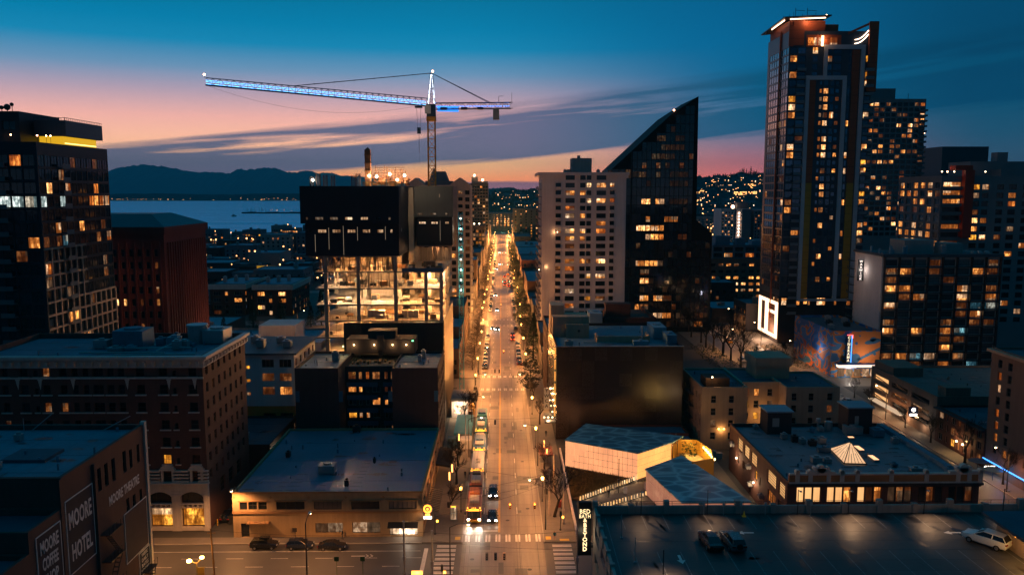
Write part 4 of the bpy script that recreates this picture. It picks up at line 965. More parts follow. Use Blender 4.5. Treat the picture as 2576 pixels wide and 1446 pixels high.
# ================================================================== construction tower
WRAP = mat('black_wrap',(0.02,0.02,0.026),0.55,0.25,0.2,spec=0.25,lines=(0,1.25,0.05,0.5))
WRAPG = mat('grey_wrap',(0.07,0.075,0.08),0.55,0.25,0.15,spec=0.3,lines=(0,2.4,0.05,0.5))
LIT['h'] = litwin('lit_tarp_gap',(1.0,0.72,0.45),0.7,lo=0.7,curtain=0.3);LIT['i'] = litwin('lit_tarp_dim',(0.9,0.7,0.5),0.16,lo=0.7,curtain=0.3)
b = Bld('construction_tower','tower under construction, lit bare concrete floors below and black wrapped storeys on top','building',-30,218)
LV = [18.2,22.5,26.7,30.8,34.9,39.1]
# black netting boxes round the upper floors
def slot(xc,w,z,h,v_):return (xc,xc + w,z,z + h,3,1,v_)
sx0 = -49.6
up = [slot(q[0] - sx0,q[1],51.9,0.75,q[2]) for q in ((-48.3,.6,'i'),(-46.0,2.0,'i'),(-42.4,2.0,'i'),(-38.7,1.85,'h'),(-34.8,1.8,'h'),(-31.2,1.4,'.'),(-28.0,.6,'i'))]
lo = [slot(q[0] + 48.7,q[1],48.7,0.85,q[2]) for q in ((-47.8,.6,'.'),(-45.6,2.1,'h'),(-42.0,2.05,'h'),(-38.3,2.0,'h'),(-34.55,1.9,'h'),(-30.9,1.5,'h'),(-27.7,.6,'h'))]
b.box(sx0,-25.3,197.4,232,51.0,60.2,WRAP,SLAB,{'S':up},depth=0.3,parapet=0.9)
b.flush('netting');b.box(-48.7,-25.5,198.2,231.5,43.0,50.997,WRAP,SLAB,{'S':lo},depth=0.3)
b.flush('netting');b.box(-23.7,-13.2,217,236,52.0,60.3,WRAPG,SLAB,{'S':[slot(.9,1.5,52.5,.65,'i'),slot(4.3,1.6,52.5,.65,'i'),slot(8.4,.9,52.5,.65,'i')]},depth=0.3,parapet=0.9)
b.flush('netting');b.box(-23.2,-13.4,217.5,235.5,44.3,51.997,WRAP,SLAB,{'S':[slot(.7,1.8,50.1,.65,'h'),slot(4.0,1.8,50.1,.65,'h'),slot(7.8,1.0,50.1,.65,'h')]},depth=0.3)
b.flush('netting');b.box(-45.0,-36.0,198.6,199.4,0,18.1,CONCG,SLAB,skip='N')
o = b.done('netting','netting_window')
LEAK = emit('work_light_leak',(1,0.75,0.5),0.4,sample=False)
mb = MB()
for x,z0,z1 in ((-46.3,44,48.3),(-42.9,44.6,50),(-39.3,43.2,50.4),(-35.8,46.8,50.2),(-28.9,47,50.3)):mb.box(x,198.15,z0,x + 0.05,198.196,z1)
for x,z0,z1 in ((-16.8,45.5,51),):mb.box(x,217.44,z0,x + 0.05,217.496,z1)
mb.box(-16.9,216.93,57.3,-16.75,216.99,58.2);mb.build('net_gap',LEAK,o)
text('42',1.2,(0,0,0),(pi / 2,0,pi / 2),SIGNW,'lettering',o,0.01,0.02).location = Vector((-25.45,203.0,49.2)) - o.location
# slabs and columns of the open floors
mb = MB()
for i,z in enumerate(LV):
 xr = -14.6
 mb.box(-46.6,198.0,z - 0.32,xr if i < 5 else -14.6,236,z)
mb.box(-48.3,199,42.55,-25.8,231,42.9);mb.box(-23,218,43.9,-13.6,235,44.25)
mb.build('floor_slab',SLAB,o)
cm = MB();cm.box(-0.42,-0.42,0,0.42,0.42,3.78);cme = cm.mesh('column',SLAB)
for i,z in enumerate(LV[:-1] + [39.1]):
 for x in (-45.9,-44.0,-35.9,-26.6,-19.0,-15.2):
  if i == 5 and x > -26:continue
  for y in (198.7,208,220):
   if x == -44.0 and y != 198.7:continue
   if x == -45.9 and y == 198.7:continue
   inst('column',cme,Vector((x,y,z)) - o.location,0,o)
mb = MB()                                               # core and partition walls catch the work lights
CORE = mat('core_concrete',(0.34,0.29,0.24),0.85,0.3,0.5,streak=0.25)
for z in LV[1:]:
 mb.box(-35.2,214,z + 0.003,-27.5,226,z + 3.75);mb.box(-46.5,229,z + 0.003,-15,229.3,z + 3.75);mb.box(-22.5,221,z + 0.003,-17,227,z + 3.75) if z < 38 else None
mb.box(-25.3,217,26.7,-23.9,230,60);mb.build('core_wall',CORE,o)
CRATE = mat('white_bag',(0.6,0.55,0.48),0.8,0.15,1)
def crate(x,y,z,w,d_,h,m=CRATE):
 k = MB();k.box(x,y,z + 0.12,x + w,y + d_,z + h);k.box(x + 0.05,y + 0.05,z + 0.003,x + 0.25,y + d_ - 0.05,z + 0.12);k.box(x + w - 0.25,y + 0.05,z + 0.003,x + w - 0.05,y + d_ - 0.05,z + 0.12);k.box(x - 0.02,y - 0.02,z + h * 0.55,x + w + 0.02,y + d_ + 0.02,z + h * 0.6)
 return k.build('material_stack',m,o)
for z in (22.5,26.7):
 for x,w in ((-34.4,4.2),(-29.0,2.2)) if z < 25 else ((-34.4,4.2),):crate(x,203,z,w,1.6,1.9)
 for x in (-25.6,-24.0,-22.7):crate(x,202.5,z,1.2,1.2,1.9)
rr = random.Random(21);TIM = mat('timber_stack',(0.3,0.18,0.09),0.8,0.3,1)
for z in LV[1:]:
 for i in range(20):
  x = rr.uniform(-45,-17);y = rr.uniform(200.5,212);crate(x,y,z,rr.uniform(0.6,2.2),rr.uniform(0.5,1.4),rr.uniform(0.4,1.3),rr.choice((TIM,DMETAL,METAL,CRATE,TIM)))
mb = MB()                                               # shoring props and edge rails
for i in range(80):
 x = rr.uniform(-46,-26.5);mb.tube((x,rr.uniform(199,202),39.1),(x,rr.uniform(199,202),42.6),0.09,n=4)
for i in range(26):
 x = rr.uniform(-45,-28);y = rr.uniform(199,206);mb.tube((x,y,34.9),(x,y,38.8),0.09,n=4)
for z in LV[1:]:
 for hh in (0.5,1.05):mb.tube((-46.5,198.3,z + hh),(-15,198.3,z + hh),0.025,n=4)
 for i in range(17):mb.tube((-46.4 + i * 1.95,198.3,z),(-46.4 + i * 1.95,198.3,z + 1.05),0.025,n=4)
 for i in range(16):x = rr.uniform(-46,-16);mb.tube((x,198.35,z),(x,198.35,z + 3.75),0.02,n=4)
mb.build('shoring_prop',mat('prop_steel',(0.16,0.12,0.09),0.6),o)
mb = MB();mb.box(-24.9,197.98,39.1,-14.6,198.2,39.95);mb.box(-14.8,198.2,39.1,-14.6,217,39.95);mb.build('terrace_upstand',BLUEP,o)
crate(-20.5,208,39.1,3.0,2,1.6,DMETAL);crate(-16.5,204,39.1,1.2,1.2,1.6,METAL);crate(-24,205,39.1,1.6,1.2,1.1,DMETAL)
mb = MB();mb.box(-39.6,197.2,18.6,-14.7,197.5,26.3);mb.box(-14.9,197.5,18.6,-14.7,236,20);mb.build('black_screen',WRAP,o)
mb = MB();mb.box(-46.6,198.4,0,-36,236,18.1);mb.box(-36,200,0,-15,236,18.1);mb.build('lower_wall',mat('dark_podium',(0.05,0.04,0.035),0.4,0.25,0.3,lines=(3.0,2.4,0.1,0.5)),o)
mb = MB();mb.box(-14.98,199.5,0.13,-14.62,236,26.3,skip='');mb.build('side_wall',mat('dark_podium',(0,0,0)),o)
BULB = emit('work_bulb',(1,0.8,0.55),12)
for z in LV[1:]:
 for x,y in ((-41,204),(-41,222),(-31,204),(-23.5,203),(-17.5,206),(-21,216)):
  if z > 39 and x > -26:continue
  k = MB();k.ball((x,y,z + 3.45),0.12);k.stem((x,y,z + 3.5),(x,y,z + 3.8),0.02,n=4);k.build('work_lamp',BULB,o);lamp(o,(x,y,z + 3.2),3400 * rr.choice((0.25,0.6,1.0,1.5,2.0)),(1,0.43,0.13) if rr.random() < 0.75 else (1,0.6,0.3),0.15)
lamp(o,(-41,203,21.6),1800,(1,0.46,0.14),0.15);lamp(o,(-18,223,43),500,(1,0.5,0.22),0.15)
mb = MB();rr = random.Random(2)                          # clutter on the upper deck, rebar cages
for i in range(34):x = rr.uniform(-22.5,-14);y = rr.uniform(217.5,224);mb.tube((x,y,40),(x,y,43.8),0.05,n=4)
mb.build('shoring_prop',mat('prop_steel',(0,0,0)),o)
# top of the tower: forms, rails, cages and floodlights
YEL = mat('form_yellow',(0.55,0.32,0.04),0.6,0.25,1);RUST = mat('rusty_form',(0.22,0.09,0.04),0.75,0.35,0.8)
mb = MB();mb.box(-34.6,204,60.2,-33.2,205.4,69.2);mb.prism([(-34.6,204),(-33.2,204),(-33.2,205.4),(-34.6,205.4)],69.203,69.3);mb.face([(-34.6,204,69.3),(-33.2,204,69.3),(-33.9,204.7,70)]);mb.face([(-33.2,204,69.3),(-33.2,205.4,69.3),(-33.9,204.7,70)]);mb.face([(-34.6,205.4,69.3),(-34.6,204,69.3),(-33.9,204.7,70)])
for z in (62,64,66,68):mb.box(-34.75,203.85,z,-33.05,205.55,z + 0.15)
mb.build('column_form',RUST,o)
mb = MB()
for i in range(36):x = -34.5 + i * 0.26;mb.box(x,200.0,60.3,x + 0.13,200.06,61.3)
mb.box(-34.6,199.98,60.9,-25.6,200.08,61.0);mb.build('edge_rail',YEL,o)
mb = MB();fw_ = []
for i in range(40):
 x = rr.uniform(-33,-25);y = rr.uniform(206,216);w = rr.uniform(0.3,1.6);z = 60.2 + rr.uniform(0,2.2);mb.box(x,y,z,x + w,y + rr.uniform(0.3,1.5),z + rr.uniform(0.2,1.0))
for i in range(34):x = rr.uniform(-34.6,-24.6);y = rr.uniform(204,214);mb.tube((x,y,60.3),(x,y,62.6 + rr.uniform(0,3.0)),0.05,n=4)
for i in range(6):z = 61.5 + i * 0.7;mb.tube((-33,205 + i,z),(-25.3,205 + i,z + 0.1),0.05,n=4)
mb.build('formwork',RUST,o,kind='stuff')
cg = MB()
for i in range(4):
 for j in range(4):
  if i in (1,2) and j in (1,2):continue
  cg.tube((-0.5 + i * 0.33,-0.5 + j * 0.33,0),(-0.5 + i * 0.33,-0.5 + j * 0.33,3.2),0.04,n=4)
for z in range(9):cg.box(-0.54,-0.54,0.3 + z * 0.34,0.54,0.54,0.34 + z * 0.34)
cge = cg.mesh('rebar_cage',mat('rebar',(0.05,0.05,0.06),0.7))
for x,s_ in ((-47.6,0.8),(-46.0,1.0),(-44.2,0.9),(-42.3,.85),(-37.2,0.85),(-36.0,1.0),(-25.0,.6)):inst('rebar_cage',cge,Vector((x,202,60.1)) - o.location,0,o,(s_,s_,s_))
FLD = emit('floodlight_glow',(1,0.8,0.6),40)
for x,y,z,pw in ((-31.5,203,62.6,1500),(-28.6,206,63.3,900),(-24.6,204,62.9,2600),(-33.4,203.4,62.8,400),(-26.4,203.5,61.8,500),(-47.0,200.5,61.7,300)):
 k = MB();k.ball((x,y,z),0.3);k.stem((x,y,60.2),(x,y,z - 0.3),0.05,n=4);k.build('floodlight',FLD,o);lamp(o,(x,y + 0.6,z),pw,(1,0.7,0.4),0.3)
# construction hoist up the avenue side
ho = empty('construction_hoist',(-11.6,226,0),'blue lattice hoist mast with lamps climbing beside the construction tower','hoist')
mb = MB()
for dxx in (-0.6,0.6):
 for dy in (-0.6,0.6):mb.tube((-11.6 + dxx,226 + dy,0.13),(-11.6 + dxx,226 + dy,53),0.07,n=4)
for i in range(35):
 z = 0.6 + i * 1.5
 for a,c in (((-.6,-.6),(.6,-.6)),((.6,-.6),(.6,.6)),((.6,.6),(-.6,.6)),((-.6,.6),(-.6,-.6))):
  mb.tube((-11.6 + a[0],226 + a[1],z),(-11.6 + c[0],226 + c[1],z),0.04,n=4);mb.tube((-11.6 + a[0],226 + a[1],z),(-11.6 + c[0],226 + c[1],z + 1.5),0.035,n=4)
mb.build('mast',mat('hoist_blue',(0.04,0.4,0.55),0.5),ho)
HB = emit('hoist_lamp_glow',(1,0.85,0.65),9)
for i in range(8):
 z = 31 + i * 2.9;k = MB();k.ball((-11.6,225.2,z),0.2);k.build('lamp_bulb',HB,ho)
 if i % 2 == 0:lamp(ho,(-11.6,224.6,z),150,(1,0.75,0.5),0.2)
mb = MB()
for z in (26,33,40,47):mb.tube((-13.2,226,z),(-12.2,226,z),0.06,n=4)
mb.build('tie',DMETAL,ho)

# ================================================================== tower crane
cr = empty('tower_crane',(-19.7,228,60.3),'tower crane with long blue lit jib above the construction tower','crane')
LEDR = 0.04
CY = mat('crane_yellow',(0.45,0.2,0.03),0.55,0.2,1);CB = mat('crane_steel',(0.03,0.06,0.10),0.5,0.2,1)
def lattice(mb,p0,p1,wa,wb,n,r,tri=False,k=0):
 """square or triangular truss between two points"""
 p0,p1 = Vector(p0),Vector(p1);ax = (p1 - p0).normalized();up = Vector((0,0,1)) if abs(ax.z) < 0.9 else Vector((0,1,0))
 sx = ax.cross(up).normalized();uz = sx.cross(ax)
 def ring(i):
  f = i / n;w = wa + (wb - wa) * f;c = p0.lerp(p1,f)
  return [c + sx * w / 2,c - sx * w / 2,c + uz * w * 0.95] if tri else [c + sx * w / 2 + uz * w / 2,c - sx * w / 2 + uz * w / 2,c - sx * w / 2 - uz * w / 2,c + sx * w / 2 - uz * w / 2]
 m_ = 3 if tri else 4
 for i in range(n):
  A,B_ = ring(i),ring(i + 1)
  for q in range(m_):
   mb.tube(A[q],B_[q],r,n=4,k=k,cap=False);j = (q + 1) % m_
   mb.tube(A[q],A[j],r * 0.55,n=3,k=k,cap=False)
   if i % 2:mb.tube(A[q],B_[j],r * 0.55,n=3,k=k,cap=False)
   else:mb.tube(A[j],B_[q],r * 0.55,n=3,k=k,cap=False)
mb = MB();lattice(mb,(-19.7,228,44),(-19.7,228,78.4),2.0,2.0,14,0.14);mb.box(-21,226.7,78.4,-18.4,229.3,79.6);mb.build('mast',CY,cr)
mb = MB();mb.box(-20.9,227,79.603,-18.5,229.2,83.0);mb.tube((-19.7,228,79.6),(-19.7,228,81),1.35,n=10);mb.build('slewing_unit',CB,cr)
mb = MB();mb.box(-21.3,225.6,80.4,-19.7,226.99,82.6);mb.build('cab',WHITEP,cr)
d0 = Vector((-0.945,-0.327,0));root = Vector((-19.7,228,82.6));tip = root + d0 * 59 + Vector((0,0,3.2));ctip = root - d0 * 24 + Vector((0,0,1.0))
mb = MB();lattice(mb,root + d0 * 1.2,tip,2.2,1.9,34,0.11,True)
mb.build('jib',CB,cr)
mb = MB();lattice(mb,root - d0 * 1.2,ctip,1.7,1.7,14,0.1);nv = Vector((-d0.y,d0.x,0))
for q in (0.15,0.4,0.6):c = root.lerp(ctip,q);mb.box(c.x - 0.9,c.y - 0.6,c.z - 1.1,c.x + 0.9,c.y + 0.6,c.z - 0.4)
mb.build('counter_jib',CB,cr)
mb = MB();c = root.lerp(ctip,0.8);mb.box(c.x - 0.9,c.y - 0.7,c.z - 4.0,c.x + 0.9,c.y + 0.7,c.z - 0.9);mb.build('counterweight',CONCG,cr)
apex = Vector((-19.5,228,91.6))
mb = MB();lattice(mb,(-19.7,228,83),apex,2.0,0.5,6,0.1);mb.build('tower_head',CB,cr)
LED = emit('jib_led',(0.06,0.4,1.0),6.0);LEDW = emit('jib_led_white',(0.75,0.85,1.0),6.0)
mb = MB();sxv = Vector((d0.y,-d0.x,0))
for off,zz in ((0.35,0.35),(-0.3,0.8),(0.1,1.2)):
 for i in range(28):
  a = (root + d0 * 1.5).lerp(tip,i / 28) + sxv * off + Vector((0,0,zz));e_ = (root + d0 * 1.5).lerp(tip,(i + 0.93) / 28) + sxv * off + Vector((0,0,zz));mb.tube(a,e_,LEDR,n=4)
mb.build('led_strip',LED,cr)
mb = MB()
for q,zz in ((0.85,-0.05),(-0.7,0.85),(0.7,0.95)):
 for i in range(10):
  a = root.lerp(ctip,(i + 0.5) / 10.5) + sxv * q + Vector((0,0,zz));e_ = root.lerp(ctip,(i + 1.35) / 10.5) + sxv * q + Vector((0,0,zz));mb.tube(a,e_,0.07,n=4)
mb.build('led_strip',emit('jib_led_blue',(0.04,0.22,1.0),5.0),cr)
mb = MB()
for s_ in (-1,1):
 for q in (-0.95,0.95):mb.tube((-19.7 + s_ * 0.95,228 + q,83.2),apex + Vector((s_ * 0.2,q * 0.2,-0.4)),0.1,n=4)
mb.build('led_strip',LEDW,cr)
bo_ = MB();c0 = root - d0 * 2.0 + sxv * 1.0;c1 = root - d0 * 8.2 + sxv * 1.0
nn = sxv * 0.12
bo_.face([c0 + Vector((0,0,-1.3)),c1 + Vector((0,0,-1.25)),c1 + Vector((0,0,0.3)),c0 + Vector((0,0,0.25))]);bo_.face([c0 + Vector((0,0,-1.3)) - nn,c0 + Vector((0,0,0.25)) - nn,c1 + Vector((0,0,0.3)) - nn,c1 + Vector((0,0,-1.25)) - nn])
bo_.face([c0 + Vector((0,0,.25)),c1 + Vector((0,0,.3)),c1 + Vector((0,0,.3)) - nn,c0 + Vector((0,0,.25)) - nn]);bo_.build('sign_board',emit('sign_blue_glow',(0.03,0.25,1.0),1.6),cr)
cm_ = (c0 + c1) / 2 + sxv * 0.05
tx = text('LEWIS',1.65,cm_ + Vector((0,0,-0.5)),(pi / 2,0,math.atan2(-d0.y,-d0.x)),emit('sign_letter_white',(0.85,0.92,1.0),7.0),'lettering',cr,0.05,0.04,sx=0.92)
mb = MB()
for q in (0.63,):
 p_ = root.lerp(tip,q) + Vector((0,0,1.9));mb.tube(apex,p_,0.11,n=5)
 for k in range(1,7):c = apex.lerp(p_,k / 7);mb.ball(c,0.2,n=5,m=3)
for o_ in (-0.6,0.6):mb.tube(apex,root.lerp(ctip,0.72) + sxv * o_ + Vector((0,0,0.8)),0.09,n=5)
mb.build('pendant_bar',CB,cr)
mb = MB();tp_ = root + d0 * 3.6;mb.box(tp_.x - 1,tp_.y - 0.9,tp_.z - 0.6,tp_.x + 1,tp_.y + 0.9,tp_.z - 0.2)
for o_ in (-0.6,0.6):mb.tube((tp_.x + o_,tp_.y,tp_.z - 0.5),(tp_.x + o_ * 0.5,tp_.y,76.2),0.035,n=4)
mb.box(tp_.x - 0.5,tp_.y - 0.25,74.9,tp_.x + 0.5,tp_.y + 0.25,76.6);mb.tube((tp_.x,tp_.y,74.9),(tp_.x,tp_.y,70.2),0.05,n=4);mb.tube((tp_.x - 0.15,tp_.y,70.2),(tp_.x + 0.2,tp_.y,69.7),0.06,n=4);mb.tube((tp_.x + 0.02,tp_.y,70),(tp_.x + 0.02,tp_.y,66.5),0.015,n=3);mb.build('hook_block',CB,cr)
mb = MB()
for i in range(14):
 f0,f1 = i / 14,(i + 1) / 14;sg_ = lambda f:-4.5 * 4 * f * (1 - f) * 0.9
 mb.tube(tip.lerp(tp_,f0) + Vector((0,0,sg_(f0))),tip.lerp(tp_,f1) + Vector((0,0,sg_(f1))),0.03,n=3)
mb.build('hoist_cable',CB,cr)
OBS = emit('warning_lamp_glow',(1,0.45,0.22),22)
for p_ in (apex + Vector((0.3,0,0.5)),tip + Vector((-0.2,0,2.6))):mb = MB();mb.ball(p_,0.28);mb.stem(p_,p_ - Vector((0,0,0.9)),0.05,n=4);mb.build('warning_lamp',OBS,cr)
mb = MB();e_ = ctip + Vector((0,0,0.9));mb.tube(e_,e_ + Vector((0,0,2.8)),0.05,n=4);mb.tube(e_ + d0 * 4,e_ + d0 * 4 + Vector((0,0,1.6)),0.06,n=4);mb.tube(e_ + d0 * 4 + Vector((0,0,1.6)),e_ + d0 * 2.6 + Vector((0,0,1.7)),0.05,n=4);mb.build('antenna',CB,cr)

# ================================================================== dark red tower with fins
b = Bld('red_stone_tower','dark red stone tower with vertical fins and hipped metal roof','building',-125,272)
RED = mat('red_stone',(0.14,0.035,0.028),0.8,0.25,0.15,streak=0.3)
LIT['f'] = litwin('lit_office',(1.0,0.52,0.16),1.1,lo=0.8,curtain=0.2)
sc = [(1.4 + i * 2.65,2.55 + i * 2.65,1,1) for i in range(12)]
rowsL = ['............','............','da........a.','............','............','..ffffff.d.f','............','..a.........']
rowsL = ['............','ad.........d','............','...........d','.fffffff.d.f','............','.a.......d..']
b.box(-142,-108,256,292,0,47.3,RED,mat('hip_roof_metal',(0.05,0.055,0.07),0.5),{'S':rows(sc,zlist(38.2,4.0,7),rowsL,2.2),'E':[]},depth=0.5)
o = b.done()
fn = MB();fn.box(0,-0.3,8,0.45,0.3,42.5);fne = fn.mesh('fin',RED)
for i in range(17):inst('fin',fne,Vector((-108 + 0.003,258.5 + i * 2.0,0)) - o.location,0,o)
fn = MB();fn.box(-0.22,-0.35,4,0.22,0,42.5);fns = fn.mesh('fin',RED)
for i in range(13):inst('fin',fns,Vector((-142 + 0.7 + i * 2.65,255.997,0)) - o.location,0,o)
mb = MB();mb.box(-143,255.2,45.2,-107.4,293,47.6)
mb.build('cornice',RED,o)
mb = MB();zz = 47.603
A_ = [(-143,255.2,zz),(-107.4,255.2,zz),(-107.4,293,zz),(-143,293,zz)];B_ = [(-136,266,51.5),(-116,266,51.5),(-116,282,51.5),(-136,282,51.5)]
for i in range(4):j = (i + 1) % 4;mb.face([A_[i],A_[j],B_[j],B_[i]])
mb.face(B_);mb.build('roof',mat('hip_roof_metal',(0,0,0)),o)

# ================================================================== left glass tower
b = Bld('glass_condo_tower','tall dark glass condominium tower with yellow lit band under its roof crown','building',-115,190)
GLT = glass('tower_glass',(0.012,0.022,0.03),0.05,0.8);LIT['t'] = GLT
CWG = mat('dark_spandrel',(0.02,0.026,0.034),0.4,0.2,0.3)
BEIGE = mat('beige_frame',(0.3,0.24,0.2),0.8,0.15)
rr = random.Random(77)
def glr(p=0.12):return rr.choice('aadddddo') if rr.random() < p else 't'
S_ = [];E_ = []
nf = 22;fh = 3.05
for r in range(nf):
 z = 64.5 - r * fh
 for c in range(14):
  u = 1.0 + c * 2.9;S_.append((u,u + 2.6,z,z + 2.5,2,1,glr(0.10 if r > 3 else 0.05)))
 for c in range(12):
  u = 0.5 + c * 2.62;E_.append((u,u + 2.35,z,z + 2.5,2,1,glr(0.13)))
for c in range(11,14):S_[3 * 14 + c] = S_[3 * 14 + c][:6] + ('W',)
LIT['W'] = litwin('lit_cool_white',(0.75,0.85,0.8),0.75,lo=0.7,col2=(0.4,0.6,0.6))
for r_,c_,v_ in ((3,0,'W'),(3,3,'W'),(2,1,'b'),(6,3,'c'),(3,8,'o'),(3,9,'a'),(3,10,'o'),(3,11,'a'),(1,3,'d')):E_[r_ * 12 + c_] = E_[r_ * 12 + c_][:6] + (v_,)
b.box(-145,-103,180,212,0,69.8,CWG,ROOFD,{'S':S_,'E':E_},depth=0.12,parapet=0.5)
b.box(-110.7,-103.2,193,210.5,71.9,75.6,mat('crown_metal',(0.04,0.06,0.08),0.35,0.2,0.3,spec=0.5,lines=(0,1.2,0.06,0.4)),ROOFD)
b.box(-145,-111.0,188,205,69.803,77.2,CWG,ROOFD,{'S':[(3 + i * 4.5,6 + i * 4.5,73,75,2,1,'t') for i in range(7)]})
o = b.done()
YG = emit('crown_yellow_glow',(1,0.54,0.02),0.75);mb = MB();mb.box(-110.0,193.8,69.803,-104.4,209.4,71.897);mb.build('lit_soffit',YG,o)
mb = MB();mb.box(-104.397,194.5,70.2,-104.25,209,70.4);mb.build('lit_tube',emit('crown_tube_glow',(1,0.75,0.2),3),o)
mb = MB()
for i in range(22):y = 193.1 + i * 0.82;mb.tube((-103.3,y,75.6),(-103.3,y,76.2),0.05,n=4)
mb.tube((-103.3,193,76.2),(-103.3,210.5,76.2),0.06,n=4);mb.tube((-110.6,193.1,76.2),(-103.3,193.1,76.2),0.06,n=4)
for i in range(10):x = -110.6 + i * 0.8;mb.tube((x,193.1,75.6),(x,193.1,76.2),0.05,n=4)
mb.build('crown_rail',DMETAL,o)
dish = MB()
for x,r_,h in ((-119.0,.35,1.0),(-117.4,.5,1.2),(-116.0,.5,1.0),(-114.7,.75,1.1),(-113.6,.45,1.7)):
 dish.tube((x,190,77.2),(x,190,77.2 + h),0.08,n=5);dish.ball((x,189.9,77.2 + h),r_,n=8,m=6)
dish.build('satellite_dish',DMETAL,o)
bl = MB();bl.box(-1.6,-1.3,0,1.6,-0.003,0.16);bl.box(-1.6,-1.3,0.163,1.6,-1.24,1.05);ble = bl.mesh('balcony',mat('balcony_edge',(0.12,0.13,0.14),0.5))
for r in range(nf):
 z = 64.5 - r * fh - 0.35
 inst('balcony',ble,Vector((-111.2,180,z)) - o.location,0,o);inst('balcony',ble,Vector((-116.0,180,z)) - o.location,0,o)
 if r % 1 == 0:inst('balcony',ble,Vector((-103,189.5,z)) - o.location,pi / 2,o)
mb = MB()                                               # pale concrete grid on the lower storeys, stepping down to the right
for c in range(1,13):
 zt = 64.5 - fh * 6 - 0.42 if c < 7 else 64.5 - fh * 10 - 0.42
 y = 180 + c * 2.62 + 0.12;mb.box(-102.997,y,0,-102.72,y + 0.5,zt)
for r in range(6,nf):
 z = 64.5 - r * fh - 0.47;ye = 198.2 if r < 10 else 211.8
 mb.box(-102.997,180.0,z,-102.75,ye,z + 0.4)
mb.build('concrete_grid',BEIGE,o)
for i,(x,y) in enumerate(((-116.2,184),(-110.9,184.2),(-106.3,186.5),(-104.8,187.5),(-104.0,187.8))):
 mb = MB();mb.ball((x,y,71.6),0.16);mb.stem((x,y,69.8),(x,y,71.5),0.04,n=4);mb.build('terrace_lamp',OBS,o)
# ================================================================== bronze-dark block with the long blank wall
BRZ = mat('bronze_cladding',(0.026,0.018,0.015),0.24,0.25,0.3,spec=0.5,lines=(0.9,0,0.03,0.5))
b = Bld('bronze_block','dark bronze brick block with large blank wall above the glowing pavilion and cluttered blue roof','building',28,205)
BX0,BX1,BY0,BY1,BH = 12.9,43.0,185.0,219.0,22.5
W_ = rows(even(34,8,1.4,1,2),zlist(19,3.1,6),0.35,1.8)
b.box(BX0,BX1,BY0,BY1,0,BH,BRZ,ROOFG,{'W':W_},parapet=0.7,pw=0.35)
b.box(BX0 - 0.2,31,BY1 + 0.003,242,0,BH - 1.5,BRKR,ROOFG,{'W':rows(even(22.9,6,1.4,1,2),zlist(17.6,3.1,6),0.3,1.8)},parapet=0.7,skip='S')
o = b.done()
mb = MB()                                               # cladding panels proud of the wall with open joints
for i in range(10):
 for j in range(7):
  x = BX0 + 0.1 + i * 2.99;z = 0.4 + j * 3.12
  if z + 3.1 > BH - 0.4:continue
pn = MB();pn.box(-1.45,-0.06,0,1.45,-0.004,2.98);pme = pn.mesh('cladding_panel',BRZ)
pms = [pme] + [pn.mesh('cladding_panel',mat('bronze_cladding_' + n_,c_,r_,0.25,0.3,spec=0.5)) for n_,c_,r_ in (('worn',(0.027,0.019,0.016),0.25),('dark',(0.024,0.017,0.015),0.22),('dull',(0.026,0.0185,0.0155),0.28))]
for i in range(10):
 for j in range(7):inst('cladding_panel',R.choice(pms),Vector((BX0 + 1.6 + i * 2.99,BY0,0.5 + j * 3.1)) - o.location,0,o)
mb = MB();mb.box(BX0 - 0.25,BY0 - 0.15,BH,BX1 + 0.1,BY0 + 0.35,BH + 0.12);mb.build('coping',METAL,o)
mb = MB();mb.box(13.0,201,BH - 0.7,22.3,209,BH + 4.6);mb.box(12.7,205,BH - 0.7,16.2,212,BH + 7.0);mb.box(16.3,199.8,BH - 0.7,22.2,200.997,BH + 2.8);mb.build('penthouse',TANST,o)
mb = MB();mb.tube((19.6,199.78,BH + 1.2),(19.6,199.5,BH + 1.2),0.35,n=10);mb.build('wall_vent',DMETAL,o)
mb = MB();mb.box(28.5,221,BH - 2.2,43.5,221.4,BH + 1.2);mb.box(28.5,221,BH - 2.2,29,236,BH + 1.2);mb.box(43,221,0,43.4,243,BH + 1.2);mb.box(31.2,221.4,0,43,243,BH + 0.2);mb.build('rear_wing',BRKR,o)
mb = MB();mb.box(30.0,227,BH - 1,37.2,231,BH + 4.2);mb.build('stair_house',BRKR,o)
mb = MB();mb.box(23.5,193.3,BH - 0.68,36.6,193.6,BH + 1.0);mb.box(23.5,193.6,BH - 0.68,23.9,198,BH + 1.0);mb.box(36.2,193.6,BH - 0.68,36.6,199,BH + 1.2);mb.build('light_well',TANST,o)
unit(b,38.3,41.6,198,207,BH - 0.7,BH + 2.2,ROOFL);unit(b,40.3,42.6,190.5,196.5,BH - 0.7,BH + 1.6,ROOFG);unit(b,24.5,28.0,219,226,BH - 2.2,BH + 2.6,ROOFL)
unit(b,15.2,17.2,188.5,190,BH - 0.7,BH + 0.6,METAL);unit(b,31.8,35.4,188.6,190.2,BH - 0.7,BH + 0.5,ROOFL)
mb = MB();mb.tube((34.6,193,BH - 0.7),(34.6,193,BH + 3.0),0.2,n=6);mb.tube((34.6,193,BH + 3),(34.6,193,BH + 3.5),0.6,0.35,8);mb.tube((20,192,BH - 0.3),(28,191,BH - 0.3),0.15,n=5);mb.tube((17,196,BH - 0.3),(17,188,BH - 0.3),0.12,n=5);mb.build('roof_pipe',METAL,o)
BLB = emit('bulb_warm',(1,0.7,0.4),9)
mb = MB()
for i in range(6):z = 5 + i * 2.9;mb.box(BX0 - 0.32,187.2,z,BX0 - 0.003,187.5,z + 2.2)
mb.build('wall_light_strip',emit('strip_amber',(1,0.42,0.08),0.8),o)
